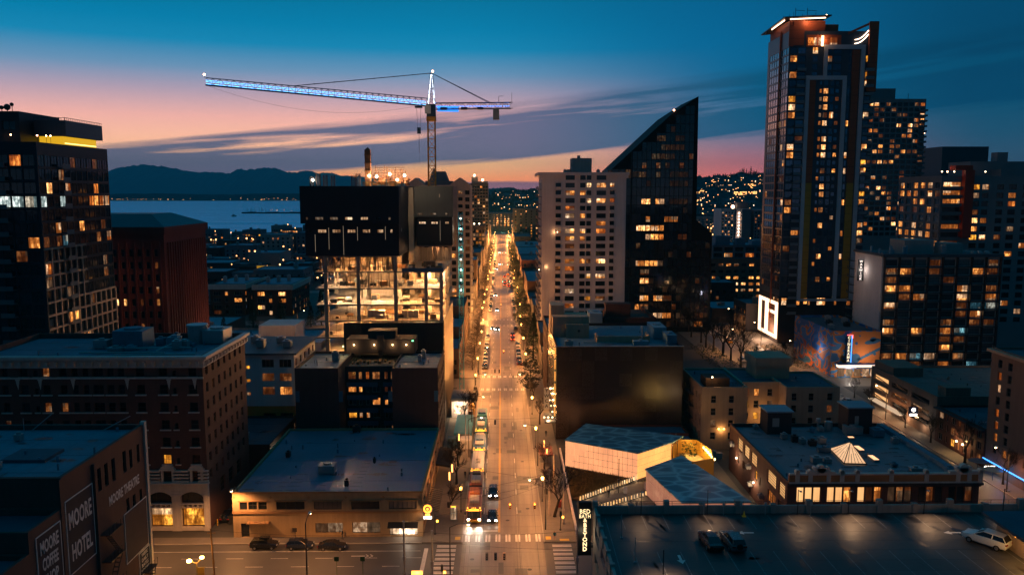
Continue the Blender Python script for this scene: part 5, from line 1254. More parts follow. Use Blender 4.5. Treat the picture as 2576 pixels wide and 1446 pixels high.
for i,(y,z) in enumerate(((190.5,5.2),(196,5.2),(201.5,5.2),(208,5.2),(214,5.2))):
 k = MB();k.ball((BX0 - 0.5,y,z),0.16);k.stem((BX0 - 0.02,y,z + 0.1),(BX0 - 0.45,y,z),0.04,n=4);k.build('wall_lamp',BLB,o);lamp(o,(BX0 - 1.0,y,z),260,(1,0.5,0.18),0.2)
mb = MB();mb.box(BX0 - 2.6,186.2,3.6,BX0 - 0.003,188.8,3.85);mb.box(BX0 - 2.4,192.0,3.6,BX0 - 0.003,194.4,3.85);mb.box(BX0 - 2.2,204,3.6,BX0 - 0.003,206.4,3.85);mb.build('entrance_canopy',DMETAL,o)
ys_ = empty('blade_sign',(11.2,195.2,7.2),'slim vertical blade sign with four dark letters on the bronze block','sign')
mb = MB();mb.box(10.5,195.0,4.6,11.9,195.25,10.0);mb.box(11.9,195.08,5.4,12.9,195.16,5.5);mb.box(11.9,195.08,9.0,12.9,195.16,9.1);mb.build('sign_panel',mat('sign_pale',(0.5,0.46,0.42),0.6),ys_)
for i,ch in enumerate('YWCA'):text(ch,1.25,(11.2,194.97,9.3 - i * 1.3),(pi / 2,0,0),mat('sign_black',(0.012,0.012,0.014)),'lettering',ys_,0.02,0.015)
mb = MB()
for i in range(3):mb.ball((10.3 + i * 1.0,189.0,4.25),0.22)
mb.build('canopy_lamp',emit('canopy_lamp_glow',(1,0.7,0.4),5),o);lamp(o,(11.2,188,3.8),700,(1,0.7,0.42),0.4)

# ================================================================== pale apartment tower on the avenue
b = Bld('pale_apartment_tower','pale concrete apartment tower with three window columns and side balconies','building',30,305)
WX = 14.7
def Zr(r):return 63.8 - 2.76 * r - 0.82
LM = ['....','..yb','aa..','..ab','o...','wa..','...a','ba.o','aa..','d...','....','aadb','o...','..yb','....','w...','..yd','o...','....','.a.d']
cs = [(8.5,11.85,2,1),(13.8,15.8,1,1),(16.2,17.9,1,1),(19.8,23.3,2,1)]
S_ = rows(cs,[Zr(r) for r in range(20)],LM,1.7)
S_ += rows([(4.95,6.85,1,1),(24.7,26.35,1,1)],[Zr(r) - 0.5 for r in range(1,20)],['.a','..','.o','..','..','..','o.','..','..','..','..','d.','..','..','..','..','d.','..','..'],2.2)
b.box(WX,45.3,291,318,0,65.4,CONCW,ROOFL,{'S':S_,'W':rows([(3,4.6,1,1),(7,8.6,1,1),(12,13.6,1,1),(16,17.6,1,1),(22,23.6,1,1)],[Zr(r) - 0.4 for r in range(1,20)],0.25,2.1)},depth=0.3,parapet=0.6)
o = b.done()
mb = MB();mb.box(WX - 1.6,290.2,64.6,46.2,290.997,65.7);mb.box(WX - 1.6,291,64.6,WX - 0.003,319,65.7);mb.box(45.303,291,64.6,46.2,319,65.7);mb.box(WX - 1.0,290.5,63.4,WX + 4,290.99,64.597);mb.box(WX + 28,290.5,63.6,46,290.99,64.597);mb.build('cornice',CONCW,o)
mb = MB();mb.box(WX + 0.9,290.7,0,WX + 4.7,290.996,64.59);mb.box(WX + 26.5,290.7,0,WX + 30.4,290.996,64.59);mb.box(WX + 15.88,290.75,10,WX + 16.12,290.996,64.59);mb.build('pilaster',CONCW,o)
mb = MB();mb.box(26,296,64.8,33.2,306,71.0);mb.box(25.6,297,68,25.997,299,69);mb.box(25.4,299,66,25.997,302,67);mb.box(28,297,71,29,299,72);mb.build('penthouse',CONCG,o)
for i,(x,y) in enumerate(((22.8,296),(24.2,299),(35,296),(38,297))):unit(b,x,x + 1.3,y,y + 1.3,64.8,66.6,METAL)
bl = MB();bl.box(-0.98,-1.0,0,0.98,-0.003,0.15);bl.box(-0.98,-1.0,0.153,0.98,-0.94,1.0);bl.box(-0.98,-0.937,0.153,-0.92,-0.01,1.0);bl.box(0.92,-0.937,0.153,0.98,-0.01,1.0);ble = bl.mesh('balcony',CONCW)
blw = MB();blw.box(-1.6,-1.3,0,1.6,-0.003,0.15)
for i in range(9):blw.tube((-1.55 + i * 0.39,-1.25,0.15),(-1.55 + i * 0.39,-1.25,1.05),0.03,n=3)
blw.box(-1.6,-1.3,1.05,1.6,-1.22,1.12);blwe = blw.mesh('balcony',mat('balcony_rail',(0.14,0.13,0.13),0.6))
for r in range(1,20):
 for u_ in (5.9,25.5):inst('balcony',ble,Vector((WX + u_,291,Zr(r) - 0.75)) - o.location,0,o)
 for u_ in (3.8,8.0,13,17,22.8):inst('balcony',blwe,Vector((WX,291 + u_,Zr(r) - 0.7)) - o.location,-pi / 2,o)
k = MB();k.ball((WX + 5.6,290.3,Zr(7) + 0.5),0.18);k.build('balcony_lamp',BLB,o);lamp(o,(WX + 4.6,289.9,Zr(7) + 0.5),90,(1,0.5,0.2),0.1)
k = MB();k.ball((WX - 1.0,290.6,Zr(12) + 0.5),0.2);k.build('balcony_lamp',BLB,o);lamp(o,(WX + 1.6,290.1,Zr(12) + 1.5),60,(1,0.5,0.2),0.1)

# ================================================================== black glass wedge tower
BGL = glass('black_glass',(0.010,0.011,0.015),0.05,0.9,1.3);LIT['x'] = BGL
LIT['r'] = litwin('painted_glints',(1.0,0.5,0.2),0.045,lo=0.1,curtain=0.8)  # faint warm reflections on the black glass, painted as a weak glow
BFR = mat('black_mullion',(0.012,0.012,0.014),0.35,0.1)
wt = Bld('wedge_tower','black glass office tower with sharply slanted top','building',66,345)
out_ = [(45.0,0),(87.5,0),(87.5,41.5),(80.7,47),(80.2,97.2),(69.8,90.5),(45.0,67.6)]
mb = MB();y0,y1 = 330.0,362.0
mb.face([(x,y0,z) for x,z in out_]);mb.face([(x,y1,z) for x,z in reversed(out_)])
for i in range(len(out_)):a,c = out_[i],out_[(i + 1) % len(out_)];mb.face([(a[0],y0,a[1]),(a[0],y1,a[1]),(c[0],y1,c[1]),(c[0],y0,c[1])])
mb.build('wall',mat('wedge_shell',(0.008,0.01,0.013),0.7,0.2,spec=0.1),wt.o)
def top_at(x):
 if x > 80.3:return interp([(80.3,47),(87.5,41.4)])(x)
 return interp([(45,67.6),(69.8,90.5),(80.2,97.2)])(x)
cells = [(57.3,61.4,54.6,'b'),(63.1,65.8,54.6,'a'),(59.9,61.5,47.0,'a'),(67.0,71.9,46.3,'a'),(55.7,61.9,42.9,'b'),(62.8,66.9,42.7,'a'),(60.8,64.4,39.1,'a'),(65.8,67.0,39.1,'o'),(74.4,76.2,38.8,'d'),(55.3,64.2,31.2,'a'),(57.5,61.3,27.5,'d'),(58.6,61.6,23.5,'b'),(57.7,61.6,15.9,'a'),(63.1,67.0,15.7,'a'),(67.3,71.4,15.4,'d'),(55.5,57.2,12.3,'a'),(57.8,61.4,12.1,'d'),(64.7,65.9,7.9,'a'),(67.4,71.3,8.1,'a'),(80.7,83.7,3.9,'a'),(80.6,84.5,7.9,'d'),(62.7,71.2,74.4,'r'),(66.1,73.9,78.0,'r'),(69.1,75.9,61.4,'r'),(70.4,76.0,56.9,'r'),(73.6,75.4,69.5,'d'),(57.5,59.9,70.8,'d'),(76.5,77.9,72.4,'d'),(79.1,80.3,71.3,'o'),(79.6,80.5,64.0,'o'),(70,75.5,65.8,'r'),(62,66,81.5,'r'),(55,60,66,'r')]
fh,pw_ = 3.66,1.93
rr = random.Random(8)
for r in range(27):
 z = 2.0 + r * fh
 for c in range(18):
  x = 53.75 + c * pw_ + pw_ / 2
  if x + pw_ / 2 > (87.5 if z + fh < 41 else 80.4):continue
  if z + fh > min(top_at(x - pw_ / 2),top_at(x + pw_ / 2)) - 0.3:continue
  v_ = 'x'
  for a,e_,zc,q in cells:
   if a - 0.5 < x < e_ + 0.5 and abs(zc - (z + fh / 2)) < fh / 2:v_ = q
  if v_ == 'x' and rr.random() < 0.10:v_ = rr.choice('drrr')
  if v_ == 'x':
   wt.panel('S',(x,y0 - 0.012,z + 0.02),pw_ - 0.06,fh - 0.06,1,1,v_,BFR)
  else:
   wt.panel('S',(x,y0 - 0.012,z + 0.02),pw_ - 0.06,fh - 0.06,2,1,'x',BFR);wt.panel('S',(x,y0 - 0.09,z + 0.35),pw_ - 0.16,fh - 1.35,2,1,v_,BFR)
for r in range(18):
 z = 2 + r * fh
 for c in range(3):wt.panel('S',(46.6 + c * 2.9,y0 - 0.012,z + 0.02),2.8,fh - 0.06,3,1,'r' if rr.random() < 0.12 else 'x',BFR)
wo = wt.done(maxn=296)
mb = MB();mb.box(53.2,y0 - 0.4,0,53.7,y0 - 0.003,75);mb.build('corner_fin',BFR,wo)
SUNG = glass('sunset_glass',(0.6,0.25,0.12),0.2,0.5,0.2)
mb = MB();mb.ball((70.2,329.5,91.6),0.35);mb.build('warning_lamp',OBS,wo)
# ================================================================== tall condominium tower with lit roof edge
b = Bld('framed_glass_tower','tallest glass tower with nested grey frames, rust strips and lit slanted roof edge','building',122,318)
TWX,TWY = 107.6,305.0
GRF = mat('grey_frame_panel',(0.5,0.5,0.54),0.5,0.12,0.3);RST = mat('rust_panel',(0.3,0.075,0.03),0.6,0.2,0.3,lines=(2.96,0,0.1,0.8));OCH = mat('ochre_panel',(0.5,0.24,0.03),0.6,0.2,0.3,lines=(2.96,0,0.1,0.8))
TGL = glass('tower_pane',(0.10,0.14,0.2),0.05,1.0,metal=0.6);LIT['p'] = TGL
PKG = glass('tower_side_pane',(0.30,0.29,0.31),0.08,1.0,metal=0.85);LIT['k2'] = PKG
rr = random.Random(40)
S_ = [];W_ = []
fh = 2.97
pat = {0:'',1:''}
midA = '....ddddddaadayyydaadddd....'                       # not used row by row; keeps the lit column irregular
for r in range(35):
 z = 110.0 - r * fh
 def pv(p_):return rr.choice('aaabyd') if rr.random() < p_ else 'p'
 S_.append((0.6,3.2,z,z + 2.3,2,1,pv(0.32)));S_.append((3.5,6.4,z,z + 2.3,2,1,pv(0.08)))
 if r >= 4:
  S_.append((12.2,13.2,z + 0.5,z + 2.0,1,1,'a' if r in (5,6,7,8,9,11,12,13,16,20,24,27) else 'p'));S_.append((13.7,15.5,z + 0.2,z + 2.2,2,1,'b' if r in (5,6,7,9,11,12,13,17,18,22,26) else ('d' if r in (8,15,20,29) else 'p')))
  S_.append((16.2,17.8,z,z + 2.4,1,1,pv(0.06)));S_.append((18.2,19.6,z + 0.5,z + 2.0,1,1,'d' if r in (6,9,12) else ('a' if r in (13,15,21,25,29) else 'p')))
 else:
  S_.append((9.0,11.0,z,z + 2.3,2,1,pv(0.1)));S_.append((14.8,16.4,z,z + 2.2,2,1,'a' if r == 1 else 'p'));S_.append((17,20,z,z + 2.4,2,1,'p'))
 S_.append((22.6,23.6,z,z + 2.2,1,1,'a' if r in (9,13,15,19,23,26) else 'p'))
 S_.append((29.1,31.2,z,z + 2.3,2,1,pv(0.35)))
 for c in range(9):
  u_ = 0.5 + c * 2.65;W_.append((u_,u_ + 2.4,z,z + 2.35,2,1,'k2' if rr.random() > 0.1 or r < 8 else rr.choice('add')))
S_[1 * 7] = S_[1 * 7][:6] + ('a',)
b.box(TWX,139.2,TWY,329,18.5,118.2,mat('tower_spandrel',(0.04,0.05,0.07),0.35,0.15,0.2,spec=0.5),ROOFD,{'S':S_,'W':W_},depth=0.15)
b.box(TWX,139.2,TWY,329,0,18.497,BRKD,ROOFD,{'S':[(1.0,3,15,17.8,2,1,'b'),(6.8,8.2,15,17.8,1,1,'a'),(9.6,11.0,15.4,17.9,1,1,'a'),(11.3,12.2,15.0,16.6,1,1,'b'),(14.8,18.2,15,17.8,3,1,'b'),(21.6,22.5,15,16.8,1,1,'a'),(26.5,28.0,15,17.6,1,1,'a'),(14.8,18.2,9.2,11,4,1,'a')],'W':[(0.6,2.4,14.4,17.4,2,1,'b'),(3.2,4.2,14.4,17.4,1,1,'b'),(5.2,7.2,14.4,17.4,2,1,'a'),(0.8,2.2,10,12.5,2,2,'d'),(0.8,2.2,5.5,8,2,2,'d')]},open_top=True)
o = b.done()
mb = MB();yf = TWY - 0.55
for x0,x1,z0,z1 in ((114.3,115.7,17.5,100.4),(128.2,129.7,17.5,100.4),(114.3,129.7,100.403,101.9),(120.7,122.1,101.903,111.6),(134.7,136.2,17.5,111.6),(120.7,136.2,111.603,113.2),(114.3,136.2,16.6,17.497)):
 mb.box(x0,yf,z0,x1,TWY - 0.004,z1)
mb.build('grey_frame',GRF,o)
for nm,m_,z0,z1 in (('rust_strip',RST,62,100.2),('ochre_strip',OCH,17.6,61.997)):
 mb = MB();mb.box(115.703,TWY - 0.3,z0,118.2,TWY - 0.005,z1);mb.box(131.6,TWY - 0.3,z0,134.2,TWY - 0.005,z1 if z1 < 70 else 111.4);mb.build(nm,m_,o)
bl = MB();bl.box(-1.7,-1.3,0,1.7,-0.003,0.2);bl.box(-1.7,-1.3,0.203,1.7,-1.25,1.1);ble = bl.mesh('balcony',mat('balcony_glass_edge',(0.16,0.18,0.2),0.3))
for r in range(2,34):
 z = 110 - r * fh - 0.5
 inst('balcony',ble,Vector((112.3,TWY,z)) - o.location,0,o);inst('balcony',ble,Vector((138,TWY,z)) - o.location,0,o)
mb = MB();mb.box(TWX - 0.5,TWY + 8.5,8,TWX - 0.004,TWY + 9.3,119.5);mb.build('corner_fin',RST,o)
mb = MB();mb.box(TWX,TWY + 0.5,118.203,121,327,122.0);mb.box(121.003,TWY + 3,118.203,127,326,121.2);mb.box(TWX - 0.3,TWY - 0.4,112.6,109,TWY - 0.004,120);mb.box(109.003,TWY - 0.25,113,113,TWY + 0.49,121.9);mb.build('crown',RST,o)
mb = MB();mb.box(114,TWY - 0.1,112.5,127,TWY + 0.49,116.8);mb.build('sky_lounge_frame',RST,o)
mb = MB()
for x,w in ((114.6,3.2),(118.5,1.9),(122.8,2.7)):mb.box(x,TWY - 0.16,113.0,x + w,TWY - 0.105,115.8)
mb.build('sky_lounge_window',LIT['o'],o);mb = MB();mb.box(119.5,TWY - 0.24,112.7,120.4,TWY - 0.17,116.5);mb.build('fireplace_light',emit('lounge_glow',(1,0.6,0.25),5),o);lamp(o,(120,TWY - 1.2,115),500,(1,0.55,0.25),0.3)
mb = MB();P_ = [(TWX - 2.6,TWY + 25.5,121.8),(TWX - 2.6,TWY - 1.2,123.1),(122.6,TWY - 1.2,123.9),(122.6,TWY + 25.5,123.9)]
mb.face(P_);mb.face([(p_[0],p_[1],p_[2] - 0.5) for p_ in reversed(P_)])
for i in range(4):a,c = P_[i],P_[(i + 1) % 4];mb.face([a,(a[0],a[1],a[2] - 0.5),(c[0],c[1],c[2] - 0.5),c])
mb.build('roof_canopy',DMETAL,o)
mb = MB();mb.tube((TWX - 0.2,TWY - 0.5,122.3),(120.6,TWY - 0.5,122.9),0.2,n=6);mb.tube((TWX - 1.8,TWY + 1,122.2),(TWX - 1.8,TWY + 15,121.6),0.2,n=6);mb.build('roof_light_strip',emit('roof_strip_glow',(1,0.62,0.4),5),o)
lamp(o,(114,TWY - 1.6,121.8),700,(1,0.5,0.25),0.5)
mb = MB();mb.box(137.2,TWY - 1.0,96,140.6,TWY - 0.2,121.6);mb.build('side_blade',RST,o)
mb = MB()
for q in (-0.2,0.9):mb.face([(129.5,TWY + q,117.8),(129.5,TWY + q,116.9),(138,TWY + q,120.7),(138,TWY + q,121.6)])
mb.face([(129.5,TWY - .2,117.8),(138,TWY - .2,121.6),(138,TWY + .9,121.6),(129.5,TWY + .9,117.8)]);mb.build('roof_beam',RST,o)
mb = MB()
for z0 in (115.6,114.2):
 for i in range(8):f0,f1 = i / 8,(i + 1) / 8;g_ = lambda f:z0 + 3.4 * f * f;mb.tube((132 + 5 * f0,TWY - 0.4,g_(f0) - 0.6),(132 + 5 * f1,TWY - 0.4,g_(f1) - 0.6),0.13,n=5)
mb.build('curved_light',emit('curved_light_glow',(1,0.7,0.5),7),o)
mb = MB()
for x in (112,116.5):mb.tube((x,312,123.5),(x,312,128),0.1,n=4);mb.tube((x,312,127.2),(x + 3.6,312,127),0.08,n=4)
for x,h in ((109,125.3),(110.6,126),(106.8,124.6),(119,126),(114,125.4)):mb.tube((x,310,123),(x,310,h),0.08,n=4)
mb.stem((113,312,125),(119.5,312,125.4),0.08,n=4);mb.build('roof_mast',DMETAL,o);mb = MB();mb.ball((121.5,306,124.2),0.25);mb.build('warning_lamp',OBS,o)
# glowing linear logo on the podium wall
lg = empty('wall_logo',(107.2,314,8),'huge glowing white rectangular line logo on the tower podium wall','sign')
LG = emit('logo_glow',(1,0.6,0.36),3.0)
mb = MB();xx = TWX - 0.3
def lbar(ya,za,yb,zb):mb.box(xx,ya,za,xx + 0.25,yb,zb)
Ya,Yb,Za,Zb = 305.6,328,1.6,16.0
lbar(Ya,Zb - 1.3,Yb,Zb);lbar(Ya,Za,Yb,Za + 1.3);lbar(Ya,Za + 1.303,Ya + 2.6,Zb - 1.303);lbar(Yb - 3,Za + 1.303,Yb,Zb - 1.303);lbar(316.5,Za + 1.303,320.0,Zb - 1.303);lbar(Ya + 2.603,Zb - 5.0,316.497,Zb - 3.9)
mb.build('light_bar',LG,lg);lamp(lg,(TWX - 3.5,312,4),5000,(1,0.6,0.38),1.5)
mb = MB();mb.box(TWX - 0.04,Ya - 0.3,Za - 0.3,TWX - 0.004,Yb + 0.3,Zb + 0.3);mb.build('back_panel',mat('logo_backing',(0.12,0.07,0.05),0.6),lg)
# ================================================================== balcony hotel with vertical sign
b = Bld('balcony_hotel','dark slab hotel with rows of curved balconies and pale blank end wall with vertical sign','building',140,262)
HX,HY = 120.6,250.0
LM = ['...d...d','da.d..ad','d...d...','aa...a.d','.da..a.a','a....dcc','.....da.','d...d.dd','a.a.ac..','....dd..','....a...','dacw.d..','.dd.a.c.','..y.....']
LIT['n'] = glass('hotel_curtain',(0.075,0.07,0.07),0.25,0.5,1.2)
LM = [s_.replace('.','n') for s_ in LM]
hc = [(1.0 + i * 4.62,4.9 + i * 4.62,4,1) for i in range(8)]
b.box(HX,158.2,HY,269.5,0,39.0,CONCW,ROOFD,{'S':rows(hc,zlist(35.4,2.74,14),LM,2.0)},depth=0.35,parapet=0.6)
o = b.done()
bl = MB()
for i in range(6):                                       # bowed balcony front
 a0,a1 = -1 + i / 3,-1 + (i + 1) / 3;d0_,d1_ = 1.5 - 0.45 * a0 * a0,1.5 - 0.45 * a1 * a1
 x0,x1 = a0 * 2.28,a1 * 2.28
 bl.face([(x0,-d0_,-0.12),(x1,-d1_,-0.12),(x1,-d1_,0.06),(x0,-d0_,0.06)]);bl.face([(x0,-d0_,0.06),(x1,-d1_,0.06),(x1,-0.003,0.06),(x0,-0.003,0.06)]);bl.face([(x0,-0.003,-0.12),(x1,-0.003,-0.12),(x1,-d1_,-0.12),(x0,-d0_,-0.12)])
 bl.tube((x0,-d0_ + 0.03,0.06),(x0,-d0_ + 0.03,0.95),0.03,n=3);bl.tube(((x0 + x1) / 2,-(d0_ + d1_) / 2 + 0.03,0.06),((x0 + x1) / 2,-(d0_ + d1_) / 2 + 0.03,0.95),0.02,n=3);bl.tube((x0,-d0_ + 0.03,0.95),(x1,-d1_ + 0.03,0.95),0.035,n=3)
ble = bl.mesh('balcony',mat('balcony_dark',(0.03,0.03,0.033),0.5))
for r in range(14):
 for c in range(8):inst('balcony',ble,Vector((HX + 2.95 + c * 4.62,HY,35.4 - r * 2.74 - 0.25)) - o.location,0,o)
pr = MB();pr.box(-0.14,-1.1,0,0.14,-0.003,38.5);pre = pr.mesh('divider_wall',mat('balcony_dark',(0,0,0)))
for c in range(9):inst('divider_wall',pre,Vector((HX + 0.65 + c * 4.62,HY,0)) - o.location,0,o)
for r in range(14):
 inst('balcony',ble,Vector((HX,270.5,35.4 - r * 2.74)) - o.location,-pi / 2,o)
mb = MB();mb.box(HX - 0.5,HY - 1.6,38.3,158.6,HY - 0.003,39.3);mb.box(HX - 0.5,HY,38.5,HX - 0.003,270,39.3);mb.build('fascia',mat('dark_fascia',(0,0,0)),o)
for q in ((130.5,256,38.4,140,266,43.2),(143.5,255,38.4,149,262,42.2)):mb = MB();mb.box(*q);mb.build('penthouse',CONCG,o)
for x,y,h,r_ in ((124.5,253,3.2,.5),(126.3,255,2,.35),(128.6,253,2.8,.4),(129.8,253.5,3.2,.45),(122,255,2.2,.4),(121.6,260,2.6,.4)):mb = MB();mb.tube((x,y,38.4),(x,y,38.4 + h),r_,n=8);mb.build('vent_pipe',ROOFL,o)
for i in range(3):mb = MB();mb.tube((150.5 + i * 2.2,252,38.4),(150.5 + i * 2.2,252,39.8),0.9,n=10);mb.ball((150.5 + i * 2.2,252,39.7),0.9,n=8,m=4,sz=0.4);mb.build('roof_fan',METAL,o)
unit(b,141,142.6,253,255,38.4,41.5,METAL)
vs_ = empty('hotel_sign',(120,262,33),'white glowing vertical hotel sign on the pale blank end wall','sign')
mb = MB();mb.box(118.6,262.4,29.3,120.55,262.8,36.4);mb.build('sign_box',DMETAL,vs_)
for i,ch in enumerate('WARWICK'):text(ch,0.92,(119.57,262.36,35.75 - i * 0.97),(pi / 2,0,0),emit('hotel_letter_glow',(1,0.85,0.75),1.6),'lettering',vs_,0.03,0.03,sx=1.15)
lamp(vs_,(118.9,260.8,33),260,(1,0.85,0.75),0.5);lamp(vs_,(119.3,265,33),160,(1,0.85,0.75),0.5)
# ================================================================== tan L-shaped walk-up
b = Bld('tan_walkup','tan stucco walk-up block with lit recessed court and boxy stair house on dark roof','building',60,186)
TY = 177.0;TH = 14.6
tw = lambda us:[(u_,u_ + 1.2,1,2) for u_ in us]
S1 = rows(tw([2.2,6.3]),[10.9,8.0,5.2,2.3],['.','.','d','d'] and ['..','..','d.','..'],1.7,FRW)
b.box(45.6,56.2,TY,197,0,TH,TANST,ROOFD,{'S':S1,'W':rows(even(20,6,1.0,1,2),[10.9,8.0,5.2,2.3],['......','...d..','......','d.....'],1.7)},parapet=0.5)
b.box(56.203,65.0,TY + 5,197,0,TH,TANST,ROOFD,{'S':rows(tw([0.6,3.0,6.2]),[11.2,8.4,5.6,2.6],['oa.','y.d','.ya','a.y'],1.7,FRW)},parapet=0.5)
b.box(65.003,77.3,TY,193,0,TH,TANST,ROOFD,{'S':rows(tw([1.3,5.2,9.5]),[11.4,8.6,5.7,2.8],['...','..d','...','.d.'],1.7,FRW)},parapet=0.5)
o = b.done()
mb = MB();mb.box(61.2,187,TH - 0.5,69.2,195,TH + 4.2);mb.box(60.8,186.6,TH + 2.6,69.6,195.4,TH + 4.7);mb.build('stair_house',TANST,o)
mb = MB();mb.box(47.0,179,TH - 0.5,52.5,184,TH + 1.6)
for i in range(8):mb.tube((46.2 + i * 1.1,TY + 0.3,TH),(46.2 + i * 1.1,TY + 0.3,TH + 1.0),0.04,n=4)
mb.tube((46.2,TY + 0.3,TH + 1),(54,TY + 0.3,TH + 1),0.04,n=4);mb.build('roof_deck',mat('dark_deck',(0.05,0.03,0.02),0.8),o)
k = MB();k.ball((48.3,178.4,TH + 2.0),0.2);k.stem((48.3,178.4,TH - .5),(48.3,178.4,TH + 1.8),0.05,n=4);k.build('deck_lamp',BLB,o);lamp(o,(48.3,177.9,TH + 2.2),160,(1,0.55,0.22),0.2)
mb = MB()
for z in (2.4,5.3,8.2,11.1):
 mb.box(44.6,184,z,45.59,190,z + 0.07)
 for i in range(7):mb.tube((44.65,184 + i,z),(44.65,184 + i,z + 1),0.03,n=3)
 mb.tube((44.65,184,z + 1),(44.65,190,z + 1),0.03,n=3);mb.tube((45,184.5,z),(45,188,z + 2.9),0.05,n=4)
mb.build('fire_escape',DMETAL,o)
k = MB();k.ball((50.9,TY - 0.2,4.9),0.2);k.ball((49.7,TY - 0.2,4.9),0.2);k.build('wall_lamp',emit('lamp_amber_glow',(1,0.5,0.1),9),o);lamp(o,(50.3,TY - 0.8,4.6),160,(1,0.5,0.16),0.2)
lamp(o,(60.5,TY + 2,7),420,(1,0.5,0.16),0.3)
for x,y in ((47.3,172),(46.5,174.5),(48.2,170.5)):
 k = MB();k.box(x - 0.6,y - 0.5,0.1,x + 0.6,y + 0.5,1.3);k.box(x - 0.65,y - 0.55,1.303,x + 0.65,y + 0.1,1.42);k.box(x - 0.65,y + 0.14,1.303,x + 0.65,y + 0.55,1.42);k.tube((x - 0.5,y - 0.45,0.1),(x - 0.5,y - 0.3,0.1),0.1,n=6);tag(k.build('waste_bin',mat('bin_blue',(0.02,0.1,0.22),0.5)),'blue wheeled waste bin standing in the narrow alley','bin','alley bins')

# ================================================================== ornate low building with skylight
b = Bld('ornate_market_hall','low hall with scalloped ornate parapet and lit pyramid skylight on wide dark roof','building',65,146)
OX0,OX1,OY0,OY1,OH = 48.5,81.3,129.6,164.0,10.0
LIT['e'] = litwin('lit_loft',(1.0,0.56,0.22),0.95,lo=0.75,curtain=0.2,smooth=True)
W_ = [(1.2,4.2,6.3,8.8,6,5,'e'),(5.6,10.2,6.3,8.8,8,5,'e'),(1.2,4.2,3.2,5.4,4,4,'d'),(5.6,9.6,3.0,5.2,4,4,'a'),(16.2,19.8,6.5,8.9,5,4,'e'),(21,24.2,6.5,8.9,5,4,'e'),(25.4,28.6,6.5,8.9,5,4,'e'),(15.6,17.2,4.2,6.0,2,3,'y'),(13.6,14.3,4,5.6,1,2,'d'),(23,25,3.6,5.2,3,3,'d'),(27.2,28.4,3.6,5.6,2,3,'.'),(19.4,20.4,0.3,2.6,1,1,'.')]
S_ = []
for i in range(6):
 v_ = 'eee','eea','eda','ddd','.d.','..d'
 for j in range(3):S_.append((1.6 + i * 5.2 + j * 1.42,2.85 + i * 5.2 + j * 1.42,6.4,9.05,1,1,v_[i][j]))
b.box(OX0,OX1,OY0,OY1,0,OH,BRK,mat('roof_wet_tar',(0.12,0.15,0.18),0.5,0.45,0.14,spec=0.5,fine=0.9),{'W':W_,'S':S_},depth=0.25,parapet=0.7,pw=0.35)
o = b.done()
mb = MB();mb.box(OX0 + 0.2,OY0 - 0.55,9.5,OX1 + 0.4,OY0 - 0.003,9.85);mb.box(OX0 + 0.2,OY0 - 0.3,9.2,OX1 + 0.2,OY0 - 0.003,9.497);mb.build('cornice',BRKD,o)
mb = MB();ORT = mat('parapet_orange',(0.34,0.15,0.06),0.8,0.2)
mb.box(OX0 + 0.1,OY0 - 0.25,9.853,OX1,OY0 + 0.2,11.3,1);mb.box(OX0 + 0.1,OY0 - 0.35,11.303,OX1,OY0 + 0.3,11.55,0);mb.box(OX0 + 0.1,OY0 - 0.4,9.856,OX1,OY0 - 0.253,10.1,0)
for x in (50,52.2,55.3,57.6,60.2,66.0,72.0,77.4,79.3,81.2):
 mb.box(x - 0.35,OY0 - 0.42,9.86,x + 0.35,OY0 + 0.35,11.9);mb.tube((x,OY0 - 0.42,11.9),(x,OY0 + 0.35,11.9),0.36,n=10)
for xc in (54.0,78.3):
 mb.box(xc - 1.2,OY0 - 0.45,11.556,xc + 1.2,OY0 + 0.36,12.5);mb.tube((xc,OY0 - 0.45,12.4),(xc,OY0 + 0.36,12.4),0.75,n=12);mb.box(xc - 2.4,OY0 - 0.43,11.553,xc - 1.203,OY0 + 0.34,11.95);mb.box(xc + 1.203,OY0 - 0.43,11.553,xc + 2.4,OY0 + 0.34,11.95)
 mb.tube((xc - 1.1,OY0 - 0.44,12.5),(xc - 1.1,OY0 + .35,12.5),0.3,n=8);mb.tube((xc + 1.1,OY0 - 0.44,12.5),(xc + 1.1,OY0 + .35,12.5),0.3,n=8)
mb.build('ornate_parapet',[TERRA,ORT],o)
RZ = OH - 0.7
SKY_ = litwin('skylight_glow',(1,0.62,0.34),0.8,lo=0.9,curtain=0.3,smooth=True);ap = Vector((66.4,146.2,RZ + 2.3));Q = [Vector((62.6,140,RZ + 0.25)),Vector((66.6,139.6,RZ + 0.25)),Vector((67.6,149.6,RZ + 0.25)),Vector((63.4,148.5,RZ + 0.25))]
mb = MB()
for i in range(4):mb.face([Q[i],Q[(i + 1) % 4],ap])
mb.build('skylight',SKY_,o)
mb = MB()
for i in range(4):
 mb.tube(Q[i],ap,0.08,n=4);mb.tube(Q[i],Q[(i + 1) % 4],0.14,n=4)
 for k in range(1,6):mb.tube(Q[i].lerp(Q[(i + 1) % 4],k / 6),ap.lerp(Q[i].lerp(Q[(i + 1) % 4],k / 6),0.25 if k % 2 else 0.55),0.045,n=4)
mb.build('skylight_bar',DMETAL,o)
for (x,y,w,l) in ((69.0,148.2,1.1,2.7),(69.2,142.6,1.1,2.7),(70.4,155,1.2,0.9)):
 k = MB();k.box(x - w / 2,y - l / 2,RZ,x + w / 2,y + l / 2,RZ + 0.45);k.build('skylight_curb',METAL,o);k = MB();k.box(x - w / 2 + 0.08,y - l / 2 + 0.08,RZ + 0.453,x + w / 2 - 0.08,y + l / 2 - 0.08,RZ + 0.5);k.build('skylight',emit('skylight_orange',(1,0.5,0.24),1.7),o)
